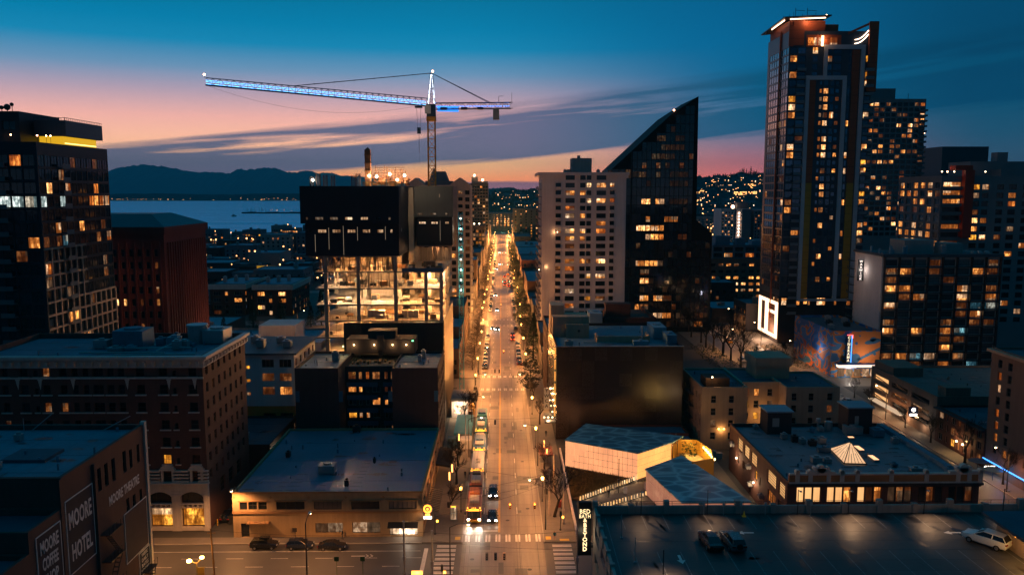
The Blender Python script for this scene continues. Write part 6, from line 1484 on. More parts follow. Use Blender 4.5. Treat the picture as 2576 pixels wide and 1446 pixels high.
mb = MB();mb.box(54.6,158.5,RZ,59.6,163.2,RZ + 4.6);mb.box(54.3,158.2,RZ + 4.603,59.9,163.5,RZ + 4.9,1);mb.box(55.6,158.44,RZ + 1.6,57.0,158.497,RZ + 3.4,2);mb.build('stair_house',[BRKD,ROOFL,FRW],o)
mb = MB();mb.box(71.2,158.5,RZ,76.2,163.2,RZ + 5.4);mb.box(70.9,158.2,RZ + 5.403,76.5,163.5,RZ + 5.7,1);mb.box(72.6,158.44,RZ + 1.8,73.4,158.497,RZ + 3.8,2);mb.build('stair_house',[BRKD,ROOFL,FRW],o)
rr = random.Random(31)
for x,y,w,d_,h in ((56.4,155,1.2,1,1),(57.8,153,1.2,1,1.2),(59,151.8,1.1,1,1),(60.4,150.6,1.4,1.2,1),(62.8,152,1.4,1.2,1.1),(60.5,146.6,2.4,1.1,1),(57,140.4,1.8,1.5,1.1),(59.4,140.6,1.2,1.2,0.8),(70.5,157.3,3.4,2.2,1.7),(75.5,156,2.2,2,1.5),(77.5,152,1.2,1.2,1),(78.8,135,1.4,1.3,1),(53,162,1,1,0.6),(66,160,1,1,.8),(64,159.5,.8,.8,.8),(73,136,2,1.4,.6),(71,139,1,1,.4)):unit(b,x,x + w,y,y + d_,RZ,RZ + h,rr.choice((METAL,DMETAL,ROOFG)))
mb = MB();mb.tube((66.5,162,RZ),(66.5,162,RZ + 1.6),0.28,n=8);mb.tube((66.5,162,RZ + 1.6),(66.5,162,RZ + 2.3),0.6,.5,8);mb.build('vent_pipe',METAL,o);mb = MB();mb.tube((68.5,161.5,RZ),(68.5,161.5,RZ + 1.8),0.8,n=10);mb.build('vent_pipe',METAL,o)
mb = MB();mb.box(79.6,131.5,RZ,80.9,163.5,RZ + 0.8)
for i in range(15):mb.tube((78.6,133 + i * 2.1,RZ + 0.1),(80.2,133.5 + i * 2.1,RZ + 1.3),0.05,n=4)
mb.build('parapet_brace',ROOFG,o)
mb = MB()
for i in range(50):x = rr.uniform(50.5,78);y = rr.uniform(132,162);w = rr.uniform(0.4,2.4);l = rr.uniform(0.3,0.9);mb.face([(x,y,RZ + 0.006),(x + w,y - 0.1,RZ + 0.006),(x + w * 0.9,y + l,RZ + 0.006),(x + 0.2,y + l * 0.8,RZ + 0.006)])
mb.build('roof_patch',mat('patch_black',(0.02,0.022,0.025),0.4,0.4),o,kind='stuff')
for y,z in ((157.6,4.6),(146.4,3.6)):
 k = MB();k.ball((OX0 - 0.35,y,z),0.2);k.stem((OX0 - 0.02,y,z + .1),(OX0 - 0.3,y,z),0.04,n=4);k.build('wall_lamp',BLB,o);lamp(o,(OX0 - 1.0,y,z),420,(1,0.62,0.32),0.2)
for y,z in ((160.4,6),(149.0,5.2),(147.5,2.2),(141.2,2.3)):unit(b,OX0 - 0.9,OX0 - 0.02,y,y + 0.9,z,z + 0.7,METAL,'air_conditioner')
# ================================================================== low service yard behind the pavilion
b = Bld('service_shed','low dark brick shed with flat blue roof behind the glowing pavilion','building',33,180)
b.box(19.0,43.1,177.8,184.8,0,3.6,BRKR,ROOFG,parapet=0.5);b.box(31,39.5,172.6,177.79,0,2.6,BRKD,ROOFD);b.box(40,43,170.5,177.78,0,2.9,CONCG,ROOFG)
o = b.done()
mb = MB()
for i in range(8):mb.box(19.05 + i * 3.0,177.7,2.3,19.2 + i * 3.0,177.797,3.6)
mb.box(19,177.72,2.35,43,177.794,2.45);mb.build('wall_rib',CONCG,o);mb = MB();mb.box(32,172.5,2.35,38.5,172.59,2.5);mb.build('light_strip',emit('strip_warm',(1,0.6,0.35),1.6),o)
# ================================================================== glowing pavilion
pv_ = empty('glowing_pavilion',(27,162,0),'angular glowing pavilion of translucent peach panels with blue patterned folded roof','pavilion')
PAN = litwin('pavilion_panel',(1.0,0.40,0.16),0.95,lo=0.75,curtain=0.3,sample=True,col2=(1.0,0.36,0.2),smooth=True)
PANR = litwin('pavilion_panel_pink',(1.0,0.38,0.22),0.32,lo=0.75,curtain=0.2,sample=True,col2=(1.0,0.34,0.22),smooth=True)
prm = bpy.data.materials.new('pavilion_roof');prm.use_nodes = True;t = NT(prm.node_tree);p = t.N['Principled BSDF']
pos = t.n('ShaderNodeNewGeometry').outputs['Position']
vo = t.n('ShaderNodeTexVoronoi',feature='DISTANCE_TO_EDGE');t.L.new(t.vmul(pos,(0.24,0.4,0.24)),vo.inputs['Vector']);vo.inputs['Scale'].default_value = 1.0
ed = t.ramp(vo.outputs[0],[(0.0,(0.26,0.48,0.54)),(0.05,(0.20,0.40,0.46)),(0.10,(0.11,0.27,0.33)),(0.2,(0.05,0.16,0.21)),(1,(0.04,0.13,0.18))]);t.L.new(ed,p.inputs['Base Color']);p.inputs['Roughness'].default_value = 0.35
PA,PB_,PC,PD,PE = Vector((13.6,165.0,0)),Vector((27.6,156.6,0)),Vector((36.0,163.4,0)),Vector((38.6,166.8,0)),Vector((19.6,176.2,0))
PH = 6.0
def panels(parent,A,B,z0,z1,nx,nz,m,jog=0.0):
 """a wall of separate translucent panels with open joints, each panel its own object"""
 dv = (B - A);L_ = dv.length;dv.normalize();a = math.atan2(dv.y,dv.x);w = L_ / nx;h = (z1 - z0) / nz
 k = MB();k.box(-w / 2 + 0.045,-0.06,0.045,w / 2 - 0.045,0.06,h - 0.045);me = k.mesh('wall_panel',m)
 for i in range(nx):
  for j in range(nz):
   c = A + dv * (w * (i + 0.5));inst('wall_panel',me,Vector((c.x,c.y,z0 + j * h)) - parent.location,a,parent)
panels(pv_,PA,PB_,0.5,PH,15,4,PAN);panels(pv_,PB_,PC,0.5,PH,9,4,litwin('pavilion_panel_gold',(1.0,0.42,0.10),1.3,lo=0.75,curtain=0.2,sample=True,col2=(1.0,0.36,0.12),smooth=True));panels(pv_,PE,PA,0.5,PH,8,4,PAN)
mb = MB()
for a,c in ((PA,PB_),(PB_,PC),(PE,PA)):
 n_ = Vector((-(c - a).y,(c - a).x,0)).normalized();q = [a - n_ * 0.1,c - n_ * 0.1,c + n_ * 0.25,a + n_ * 0.25]
 mb.prism([(v_.x,v_.y) for v_ in q],0.0,0.5)
mb.build('plinth',CONCG,pv_)
def slab_roof(name,P_,t_,m,parent):
 mb = MB();n = len(P_);mb.face(P_);mb.face([(p_[0],p_[1],p_[2] - t_) for p_ in reversed(P_)])
 for i in range(n):a,c = P_[i],P_[(i + 1) % n];mb.face([(a[0],a[1],a[2] - t_),(c[0],c[1],c[2] - t_),c,a])
 return mb.build(name,m,parent)
slab_roof('roof',[(13.3,164.9,6.25),(27.6,156.1,6.25),(36.4,163.2,6.25),(39.4,167.2,6.25),(19.2,177.0,6.25)],0.2,prm,pv_)
GOLD = mat('gold_cladding',(0.5,0.27,0.04),0.45,0.15)
mb = MB()
for i in range(5):a = PC.lerp(PD,i / 4);mb.tube((a.x,a.y - 0.3,0),(a.x,a.y - 0.3,6),0.12,n=6)
mb.box(36.3,163.0,0,36.7,163.4,6);mb.build('gold_post',GOLD,pv_)
# open golden court: low walls round a lit floor
CT = [(38.4,167.0),(37.8,152.6),(42.6,154.6),(43.6,160.0),(42.2,166.8)]
mb = MB()
for i in range(4):
 a,c = Vector(CT[(i + 1) % 5] + (0,)),Vector(CT[(i + 2) % 5] + (0,));n_ = Vector((-(c - a).y,(c - a).x,0)).normalized() * 0.12
 mb.prism([((a - n_).x,(a - n_).y),((c - n_).x,(c - n_).y),((c + n_).x,(c + n_).y),((a + n_).x,(a + n_).y)],0,5.6)
mb.build('court_wall',GOLD,pv_)
mb = MB();mb.prism(CT[::1],0,2.6);mb.build('court_floor',mat('court_floor',(0.5,0.4,0.25),0.7),pv_)
for x,y in ((40.2,164.4),(41.6,161.5),(41.9,158.4),(39.6,158)):lamp(pv_,(x,y,5.0),420,(1,0.56,0.14),0.3)
mb = MB()
for i in range(6):y = 155.5 + i * 1.5;mb.ball((43.05 - 0.04 * i,y + 0.2,5.0),0.26)
mb.build('court_lamp',emit('court_lamp_glow',(1,0.72,0.25),9),pv_)
mb = MB();rr = random.Random(6)
for i in range(140):
 a = Vector((rr.uniform(38.8,41.8),rr.uniform(164.5,166.6),rr.uniform(2.7,5.4)));q = Vector((rr.uniform(-1,1),rr.uniform(-1,1),rr.uniform(-1,1))) * 0.4;mb.face([a,a + q,a + Vector((q.y,q.z,q.x))])
mb.build('court_planting',PLM,pv_)
pw2 = empty('triangular_pavilion',(33,146,0),'low triangular pavilion wing with sloping dark blue patterned roof, nearest the parking deck','pavilion')
q0,q1,q2,q3,q4 = (28.1,150.0),(36.6,157.4),(37.4,155.6),(43.4,133.2),(31.5,133.0)
q5 = (30.2,139.0)
slab_roof('roof',[(27.9,149.9,5.2),(q5[0] - 0.2,q5[1],5.2),(31.3,132.8,5.2),(43.6,133.0,5.2),(37.6,155.7,5.2),(36.8,157.6,5.2)],0.2,prm,pw2)
panels(pw2,Vector((28.2,149.8,0)),Vector((30.3,139.0,0)),0.0,5.0,7,3,PANR);panels(pw2,Vector((30.3,139.0,0)),Vector((31.6,133.0,0)),0.0,5.0,4,3,PANR);panels(pw2,Vector((36.6,157.3,0)),Vector((28.2,149.8,0)),0,5,6,3,PANR);panels(pw2,Vector((31.6,133.0,0)),Vector((43.4,133.2,0)),0,5,8,3,PANR);panels(pw2,Vector((43.4,133.2,0)),Vector((37.5,155.6,0)),0,5,12,3,PANR)
# forecourt paving, ramp bollards and the planted bank
mb = MB();mb.prism([(15.2,146.2),(16.8,144.2),(31,131.2),(43,131.2),(28.1,150),(36.5,157.5),(27.8,156.3)],0,0.14);struct(mb.build('forecourt',SIDE))
bk_ = empty('light_bollard',(0,0,0));mb = MB();mb.tube((0,0,0),(0,0,0.12),0.2,n=8);mb.tube((0,0,0.95),(0,0,1.05),0.14,n=8);mb.build('base',DMETAL,bk_);mb = MB();mb.tube((0,0,0.12),(0,0,0.95),0.17,0.11,8);mb.build('diffuser',litwin('bollard_glow',(1,0.5,0.16),1.0,lo=0.9,curtain=0.1,col2=(1,0.6,0.3),sample=True),bk_)
first = True
for (a,c,n,lb) in (((15.0,146.4),(28.6,158.2),26,'glowing bollard in the long row below the pavilion wall'),((18.6,142.6),(28.0,148.8),16,'glowing bollard in the short row beside the triangular pavilion')):
 for i in range(n):
  p_ = (a[0] + (c[0] - a[0]) * i / (n - 1),a[1] + (c[1] - a[1]) * i / (n - 1),0.14)
  r_ = bk_ if first else copy_thing(bk_,p_);first = False;r_.location = p_;tag(r_,lb,'bollard',lb.replace('glowing bollard in','bollards of'))
  if i % 5 == 2:lamp(r_,(p_[0] + 0.3,p_[1] - 0.5,0.9),60,(1,0.62,0.3),0.2)
for x,y,a in ((24.2,150.2,0.3),(28.6,152.4,-0.2)):
 k = MB();
 for s_ in (-1,1):k.face([(x - 0.35,y + s_ * 0.35,0.15),(x + 0.35,y + s_ * 0.35,0.15),(x + 0.35,y + s_ * 0.04,1.4),(x - 0.35,y + s_ * 0.04,1.4)])
 k.box(x - 0.36,y - 0.06,1.38,x + 0.36,y + 0.06,1.44);tag(k.build('easel_sign',WHITEP),'white folding easel sign on the pavilion forecourt ' + ('near the standing visitor' if a > 0 else 'nearest the triangular wing'),'sign')
mb = MB();mb.prism([(13.2,147.0),(14.8,146.8),(27.2,157.0),(13.8,164.4)],0,0.45);bank = struct(mb.build('planted_bank',mat('bank_soil',(0.09,0.06,0.03),0.95,0.5,0.5)))
rr = random.Random(12);mb = MB();GRS = mat('dry_grass',(0.14,0.10,0.04),0.9,0.6,0.8)
for i in range(5200):
 f,g_ = rr.random(),rr.random()
 a = Vector((13.4,147.4,0)).lerp(Vector((13.9,164.0,0)),f);c = Vector((15.2,147.6,0)).lerp(Vector((26.6,157.0,0)),f);q = a.lerp(c,g_)
 h = rr.uniform(0.25,0.8);d_ = rr.uniform(0,6.28);mb.face([(q.x - 0.07 * cos(d_),q.y - 0.07 * sin(d_),0.44),(q.x + 0.07 * cos(d_),q.y + 0.07 * sin(d_),0.44),(q.x + rr.uniform(-0.3,0.3),q.y + rr.uniform(-0.3,0.3),0.44 + h)])
mb.build('ornamental_grass',GRS,kind='stuff')
mb = MB();mb.prism([(12.75,131.3),(13.1,131.3),(13.4,176),(13.05,176)],0,0.85);tag(mb.build('low_wall',CONCW),'long low pale wall between avenue pavement and pavilion garden','wall')
# ================================================================== cinema with painted mural
mum = bpy.data.materials.new('mural_paint');mum.use_nodes = True;t = NT(mum.node_tree);p = t.N['Principled BSDF']
pos = t.n('ShaderNodeNewGeometry').outputs['Position']
nz = t.noise(t.vmul(pos,(0.13,0.13,0.2)),1,1.5,0.4,1.3)
col = t.ramp(nz,[(0.0,(0.02,0.10,0.28)),(0.40,(0.03,0.16,0.38)),(0.47,(0.45,0.13,0.03)),(0.53,(0.55,0.22,0.07)),(0.56,(0.05,0.18,0.4)),(0.66,(0.5,0.1,0.06)),(0.75,(0.15,0.3,0.45)),(1,(0.5,0.3,0.1))],'CONSTANT');t.L.new(col,p.inputs['Base Color']);p.inputs['Roughness'].default_value = 0.8
b = Bld('cinema','cinema with blue and orange swirling mural on its side walls and bright marquee','cinema',118,255)
b.box(104.8,120.3,247.5,280,0,15.0,mum,ROOFD,parapet=0.7)
o = b.done()
for i in range(5):unit(b,107 + i * 2.3,108.6 + i * 2.3,255 + (i * 7) % 17,257 + (i * 7) % 17,14.3,15.6 + (i % 3) * .3,DMETAL if i % 2 else METAL)
ORB = mat('mural_orange',(0.5,0.17,0.05),0.8,0.15);BLU = mat('mural_blue',(0.04,0.13,0.26),0.8,0.2)
mb = MB()
def disc(cx,cz,rx,rz,tilt=0,n=20):mb.face([(cx + rx * cos(2 * pi * i / n) * cos(tilt) - rz * sin(2 * pi * i / n) * sin(tilt),247.46,cz + rx * cos(2 * pi * i / n) * sin(tilt) + rz * sin(2 * pi * i / n) * cos(tilt)) for i in range(n)])
mb.face([(112.2,247.48,4.4),(120.2,247.48,4.4),(120.2,247.48,14.8),(111.0,247.48,14.8),(111.4,247.48,9)]);mb.build('mural_field',ORB,o)
mb = MB();disc(117.8,11.6,2.6,0.8,0.2);disc(117.8,12.3,1.0,0.7,0.2);disc(112.6,11.0,0.5,0.5);disc(118.6,7.6,0.45,0.45);disc(113.6,13.4,.3,.3);mb.face([(113,247.46,6.0),(113.6,247.46,5.4),(120.2,247.46,8.8),(120.2,247.46,9.8)]);disc(112.6,6.2,1.5,1.5);mb.build('mural_shape',BLU,o)
mb = MB();mb.box(106.5,245.4,3.6,112,247.45,4.5);mb.box(112.1,245.8,3.7,120,247.45,4.2);mb.build('marquee',emit('marquee_glow',(1,0.75,0.55),1.8),o)
mb = MB();mb.box(106.2,245.2,4.503,120.2,247.45,4.75);mb.box(106.2,245.2,3.35,120.2,247.45,3.597);mb.build('marquee_edge',mat('sign_navy',(0,0,0)),o)
mb = MB()
for i in range(5):mb.box(107 + i * 2.6,247.38,0.4,109.2 + i * 2.6,247.49,3.2)
mb.build('lobby_window',LIT['w'],o);lamp(o,(110,244,3.0),1100,(1,0.85,0.72),0.5);lamp(o,(115,243.5,6.5),900,(1,0.7,0.5),0.5);lamp(o,(102.5,256,7),500,(0.7,0.7,0.9),0.5)
cs_ = empty('cinema_sign',(110.2,246.9,9),'tall vertical cinema sign with white letters and blue neon edge on the mural','sign')
mb = MB();mb.box(109.2,246.7,5.0,110.5,247.1,13.6);mb.build('sign_box',mat('sign_navy',(0,0,0)),cs_)
for i,ch in enumerate('CINERAMA'):text(ch,1.15,(109.85,246.66,13.0 - i * 1.05),(pi / 2,0,0),emit('cinema_letter',(1,0.8,0.5),1.5),'lettering',cs_,0.02,0.03)
mb = MB();mb.tube((110.75,246.7,5),(110.75,246.7,13.6),0.13,n=5);mb.build('neon_tube',emit('neon_blue',(0.05,0.3,1.0),3),cs_)
mb = MB();mb.tube((111.0,246.7,12.8),(111.0,246.7,13.9),0.1,n=5);mb.tube((109.2,246.7,13.85),(111,246.7,13.85),0.1,n=5);mb.build('neon_tube',emit('neon_red',(1,0.1,0.1),4),cs_)
# ================================================================== ramp garage with lit openings, small brick block, brown tower at right edge
b = Bld('ramp_garage','tan parking garage with sloping lit openings and broad flat roof below the balcony hotel','building',125,210)
RX = 103.4
W_ = [(3.4 + i * 10.2,11.8 + i * 10.2,z,z + 1.4,1,1,v_) for i in range(3) for z,v_ in ((7.4,'e' if i == 2 else '.'),(4.8,'e' if i == 2 else 'd'),(2.3,'e' if i == 2 else '.'))]
b.box(RX,175,183.2,217,0,10.6,mat('garage_tan',(0.19,0.13,0.1),0.85,0.2,0.3,streak=0.3),mat('garage_roof',(0.13,0.12,0.11),0.7,0.25,0.1),{'W':W_},depth=0.5,parapet=0.6)
o = b.done()
for i,q in enumerate(((104,206,10.0,112,216.5,12.4),(131,190,10.0,137,196,13.0),(105.5,183.6,10.0,111.5,187,12.6),(137.003,192,10.0,175,192.4,11.4))):mb = MB();mb.box(*q);mb.build('stair_house' if i < 3 else 'ramp_wall',mat('garage_tan',(0,0,0)),o)
mb = MB();mb.stem((139,205,10.4),(139,205,14.5),0.08,n=5);mb.ball((139,205,14.6),0.3);mb.build('roof_lamp',BLB,o);lamp(o,(139,204,14.4),700,(1,0.7,0.45),0.3)
mb = MB()
for i in range(3):
 for z in (2.3,4.8,7.4):mb.face([(RX - 0.05,186.6 + i * 10.2,z + 0.1),(RX - 0.05,195 + i * 10.2,z + 0.9),(RX - 0.05,195 + i * 10.2,z + 1.2),(RX - 0.05,186.6 + i * 10.2,z + 0.4)])
mb.build('ramp_edge',DMETAL,o)
mb = MB();mb.box(RX - 2,197,2.0,RX - 0.003,214,2.2);mb.build('canopy',emit('canopy_white_glow',(1,0.7,0.45),0.6),o);lamp(o,(RX - 1.2,206,1.8),420,(1,0.6,0.32),0.4);lamp(o,(RX - 1.2,196,1.8),300,(1,0.6,0.32),0.4);lamp(o,(RX - 1.2,188,1.8),160,(1,0.66,0.4),0.4)
bs_ = empty('box_sign',(101,189.5,5),'small white lit box sign over the ramp garage entrance','sign');mb = MB();mb.box(100.0,189.3,4.0,102.2,189.6,6.4);mb.build('sign_box',mat('sign_navy',(0,0,0)),bs_);mb = MB();mb.box(100.2,189.2,4.2,102,189.297,4.7);mb.tube((101.1,189.2,5.7),(101.1,189.29,5.7),0.5,n=10);mb.build('sign_glow',emit('sign_glow_white',(0,0,0),1),bs_);mb = MB();mb.tube((102.2,189.45,5),(103.39,189.45,5),0.07,n=5);mb.build('bracket',DMETAL,bs_)
b = Bld('brick_walkup','three-storey brick walk-up with dark cornice beside ramp garage','building',112,166)
b.box(103.2,135,163.9,183,0,8.6,BRKR,ROOFD,{'W':rows([(1.0,2.6,2,1),(3.8,4.6,1,1),(6,7.6,2,1),(9,9.8,1,1),(11,12.6,2,1),(14,14.8,1,1),(16,17.8,2,1)],[6.0,3.5,0.9],['...o..w','....d..','d..yy..'],1.7,FRW)},parapet=0.5)
o = b.done();mb = MB();mb.box(102.4,163.9,7.9,103.197,183,8.3);mb.build('cornice',BRKD,o)
for y in (173,170.6):k = MB();k.ball((102.6,y,3.0),0.22);k.build('porch_lamp',BLB,o);lamp(o,(102.1,y,2.9),260,(1,0.58,0.22),0.2)
b = Bld('brown_apartment_tower','brown apartment block with a column of amber windows at right edge of frame','building',115,145)
b.box(103.3,135,120,163.6,0,26.4,mat('brown_stucco',(0.17,0.11,0.085),0.85,0.2,0.3,streak=0.25),ROOFD,{'W':rows([(q,q + 1.3,1,2) for q in (8,15,22,30,36.6,39.9)],zlist(22.6,2.6,8),['......','....d.','....a.','....a.','...d.a','....aa','...d.a','...a..'] and ['......','.....o','..d..o','......','.....o','...d.o','.....a','....a.'],1.7),'N':[]},depth=0.3,parapet=0.5)
o = b.done();mb = MB();mb.box(102.5,120,25.5,103.297,164.2,26.1);mb.box(103.3,163.603,25.5,135,164.2,26.1);mb.build('cornice',TANST,o)
mb = MB();mb.tube((102.6,140,2.6),(102.6,163,2.6),0.13,n=5);mb.build('neon_tube',emit('neon_blue',(0,0,0),1),o);lamp(o,(101.8,155,2.4),160,(0.1,0.4,1.0),0.3)
fs_ = empty('bar_sign',(101.3,158.6,2),'small white lit shop lettering at the foot of the brown apartments','sign');text('CAFE',1.0,(101.2,158.4,2.0),(pi / 2,0,0),WHT,'lettering',fs_,0.03,0.02);mb = MB();mb.box(100.2,158.5,1.3,102.3,158.7,2.7);mb.build('sign_panel',DMETAL,fs_);mb = MB();mb.tube((102.3,158.6,2.0),(103.29,158.6,2.0),0.06,n=5);mb.build('bracket',DMETAL,fs_);lamp(fs_,(100.4,157.4,2.2),160,(1,0.7,0.4),0.2)
for x,y,c_ in ((100.6,161.5,0),(100.6,156.2,1)):
 k = MB();k.tube((x,y,0),(x,y,2.5),0.05,n=5)
 for i in range(8):a0,a1 = 2 * pi * i / 8,2 * pi * (i + 1) / 8;k.face([(x,y,3.1),(x + 1.9 * cos(a0),y + 1.9 * sin(a0),2.4),(x + 1.9 * cos(a1),y + 1.9 * sin(a1),2.4)])
 tag(k.build('parasol',mat('parasol_blue',(0.02,0.06,0.14),0.8)),'blue parasol on the right-hand pavement ' + ('behind' if c_ == 0 else 'in front of') + ' the small lit shop lettering','parasol','blue parasols')
# ================================================================== further city
def simple(name,label,x0,x1,y0,y1,h,wall,roof,nS=0,nW=0,nE=0,fl=3.1,lit=0.3,wh=1.6,ww=1.5,z0=1.2,fr=None,cat='building',group=None,pool='aabodddywvvu',units=3,seed=None,par=0.5,maxn=300):
 b = Bld(name,label,cat,(x0 + x1) / 2,(y0 + y1) / 2,group)
 n = max(1,int((h - z0 - 0.6) / fl));zs = [z0 + i * fl for i in range(n)]
 F = {}
 if y0 > 470:pool = 'aabbyywo'
 if nS:F['S'] = rows(even(x1 - x0,nS,min(ww,(x1 - x0) / nS * 0.8)),zs,lit,wh,fr,pool)
 if nW:F['W'] = rows(even(y1 - y0,nW,min(ww,(y1 - y0) / nW * 0.8)),zs,lit,wh,fr,pool)
 if nE:F['E'] = rows(even(y1 - y0,nE,min(ww,(y1 - y0) / nE * 0.8)),zs,lit,wh,fr,pool)
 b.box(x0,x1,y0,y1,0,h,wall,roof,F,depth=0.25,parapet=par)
 for i in range(units):
  w = R.uniform(1.2,3.5);x = R.uniform(x0 + 1,max(x1 - 1 - w,x0 + 1.1));y = R.uniform(y0 + 1,max(y1 - 4,y0 + 1.2))
  unit(b,x,x + w,y,y + R.uniform(1,2.5),h - par,h + R.uniform(0.5,2.2),R.choice((METAL,ROOFG,CONCG)))
 b.done(maxn=maxn if y0 < 470 else 0);return b.o
BLG = mat('blue_grey_wall',(0.11,0.14,0.17),0.8,0.2,0.2);GRY = mat('mid_grey_wall',(0.2,0.2,0.21),0.8,0.2,0.2)
# right edge: broad grid block and the slimmer tower behind
LIT['m'] = glass('block_pane',(0.03,0.04,0.05),0.1,0.6)
b = Bld('grid_apartment_block','broad grey apartment block with bright red vertical fin and many amber windows','building',170,305)
LMX = ['a.aaa.','aoa.ad','..aa..','d.d.a.','......','a.a.a.','aaaaa.','.aba.d','a.aad.','......']
W_ = rows(even(31,6,3.4,2,1),zlist(60,3.05,14),[s_[::-1].replace('.','m') for s_ in LMX],2.2,FRW)
S_ = rows([(0.8,7.2,4,1)],zlist(60,3.05,14),['b','a','a','m','m','a','m','d','a'],2.2) + rows([(11.4,14.2,2,1),(15.1,17.5,2,1),(20.5,23,2,1),(24.9,27.7,2,1),(30,32.6,2,1),(35,37.6,2,1)],zlist(59.5,3.05,17),['ya....','a..a..','.m.om.','d.....','ba....','a..d..','yad...','....a.','...am.','..b...','a.....','......','..a...','......','...a..','....a.'],1.9)
b.box(160,206,290,321,0,64.5,GRY,ROOFD,{'S':S_,'W':W_},depth=0.3,parapet=0.8)
o = b.done()
mb = MB();mb.box(167.3,287.6,42,170.6,289.997,66.5);mb.box(164.3,289.0,66.503,170.6,293,68.2);mb.build('red_fin',mat('red_fin_panel',(0.4,0.04,0.015),0.5,0.1),o)
for q in ((176,300,63.7,200,315,70),(184,294,63.7,206,299.9,67),(186,300.1,70.003,190,304,73.4)):mb = MB();mb.box(*q);mb.build('penthouse',GRY,o)
mb = MB()
for i in range(12):
 z = 60 - i * 3.05 - 0.5;mb.box(159.6,288.6,z,167.2,289.996,z + 0.2);mb.box(159.6,288.6,z + .2,167.2,288.66,z + 1.15)
mb.build('balcony_run',mat('balcony_edge',(0,0,0)),o)
for i,(x,z) in enumerate(((161,66),(163,66),(165.5,66),(172.5,66.2),(177,66))):mb = MB();mb.ball((x,292,z),0.25);mb.stem((x,292,63.7),(x,292,z),0.05,n=4);mb.build('terrace_lamp',OBS if i % 2 else BLB,o)
rr = random.Random(3)
b = Bld('slim_condo_tower','slim grey condominium tower half hidden right behind the tallest tower','building',228,470)
S_ = rows([(1 + i * 3.3,3.6 + i * 3.3,2,1) for i in range(11)],zlist(107,2.95,26),0.3,2.0,None,'aabodddd')
b.box(205,242,460,485,0,111.0,GRY,ROOFD,{'S':S_},depth=0.3,parapet=0.6);b.box(205,227,466,482,110.4,117.5,GRY,ROOFD)
o = b.done();bl = MB();bl.box(-2.2,-1.4,0,2.2,-0.003,0.2);bl.box(-2.2,-1.4,0.2,2.2,-1.3,1.1);ble = bl.mesh('balcony',mat('balcony_edge',(0,0,0)))
for r in range(25):inst('balcony',ble,Vector((240.5,460,104 - r * 2.95)) - o.location,0,o);inst('balcony',ble,Vector((242,464,104 - r * 2.95)) - o.location,pi / 2,o)
mb = MB();mb.tube((234,465,110.5),(234,465,114.5),0.15,n=4);mb.tube((208,468,117),(208,468,119),0.15,n=4);mb.tube((212,468,117),(212,468,120),0.15,n=4);mb.build('roof_mast',DMETAL,o)
b = Bld('dark_office_box','plain dark windowless office penthouse block far behind the grid apartments','building',345,610);b.box(330,365,600,640,0,92,mat('dark_slate',(0.05,0.065,0.08),0.6),ROOFD);b.box(318,329.997,600,630,0,70,mat('dark_slate',(0,0,0)),ROOFD);b.done()
b = Bld('scaffold_roof_block','low dark roofline block with open steel frame on top at right','building',410,620);b.box(380,470,610,640,0,70,mat('dark_slate',(0,0,0)),ROOFD)
o = b.done();mb = MB();lattice(mb,(392,612,70),(392,612,78),4,4,2,0.3)
for x,w,h in ((400,14,3),(416,10,5),(430,30,6),(450,12,8)):mb.box(x,612,70,x + w,625,70 + h)
mb.build('roof_frame',DMETAL,o)
an = empty('antenna_mast',(781,1500,0),'distant lattice antenna mast with red warning lights on the skyline','antenna mast')
mb = MB();lattice(mb,(781,1500,60),(781,1500,165),28,5,12,1.1);lattice(mb,(781,1500,165),(781,1500,206),4,1.6,5,0.8);mb.build('lattice',mat('mast_steel',(0.1,0.06,0.06),0.6),an)
for z,w in ((207,0),(166,3),(127,0),(96,9)):
 for q in ((-w,w) if w else (0,)):mb = MB();mb.ball((781 + q,1492,z),2.4 if z > 200 else 1.8);mb.build('warning_lamp',OBS,an)
# twin pale towers and office block between wedge and framed tower
for i,(x0,lb) in enumerate(((193,'pale slab tower with a bright stair-light column between wedge and framed tower'),(222,'second pale slab tower with a light column, half hidden by the framed tower'))):
 b = Bld('slab_tower',lb,'building',x0 + 11,710)
 S_ = rows([(1 + k * 2.7,2.4 + k * 2.7,1,1) for k in range(9)],zlist(39.5,2.75,13),0.3,1.3,None,'aaabod');b.box(x0,x0 + 26,700,725,0,43.5 - i,CONCW if i == 0 else BLG,ROOFD,{'S':S_});b.box(x0 + 14,x0 + 24,703,720,43,49,BLG,ROOFD);o = b.done()
 mb = MB()
 for k in range(14):mb.ball((x0 + 15.5 + i * 4,699.4,39.8 - k * 2.75),0.75,n=6,m=4)
 mb.build('stair_lamp',emit('stair_light_glow',(1,0.7,0.5),7,sample=False),o);mb = MB();mb.ball((x0 + 10.5,702,45.2),1.5);mb.build('roof_lamp',OBS,o)
 mb = MB();mb.box(x0 + 12,698.6,0,x0 + 13,699.997,43.5);mb.box(x0 + 18,698.8,0,x0 + 26,699.997,43);mb.build('facade_bay',BLG,o)
b = Bld('stepped_office','stepped office block with rows of bright strip windows right of the wedge tower','building',127,440)
b.box(112.5,150,428,460,0,22.5,mat('brown_stucco',(0,0,0)),ROOFG,{'S':rows(even(37.5,9,2.6,2),[18.6,15,11.6,8.2,4.8,1.6],['.dad.a.a.','........d','a.aa.aaba','aa.bbaaab','.aabdaa.b','dd....a..'],1.5)},parapet=0.4)
b.box(115,150,432,458,22.5,29.8,BLG,ROOFG,{'S':rows(even(35,6,4.6,3),[26.4,23.2],['......','.a.o..'],2.2)},parapet=0.5);o = b.done()
unit(b,118,126,438,446,29.3,34,ROOFG);unit(b,129,134,436,442,29.3,33,ROOFG);unit(b,138,146,437,444,29.3,32,ROOFL)
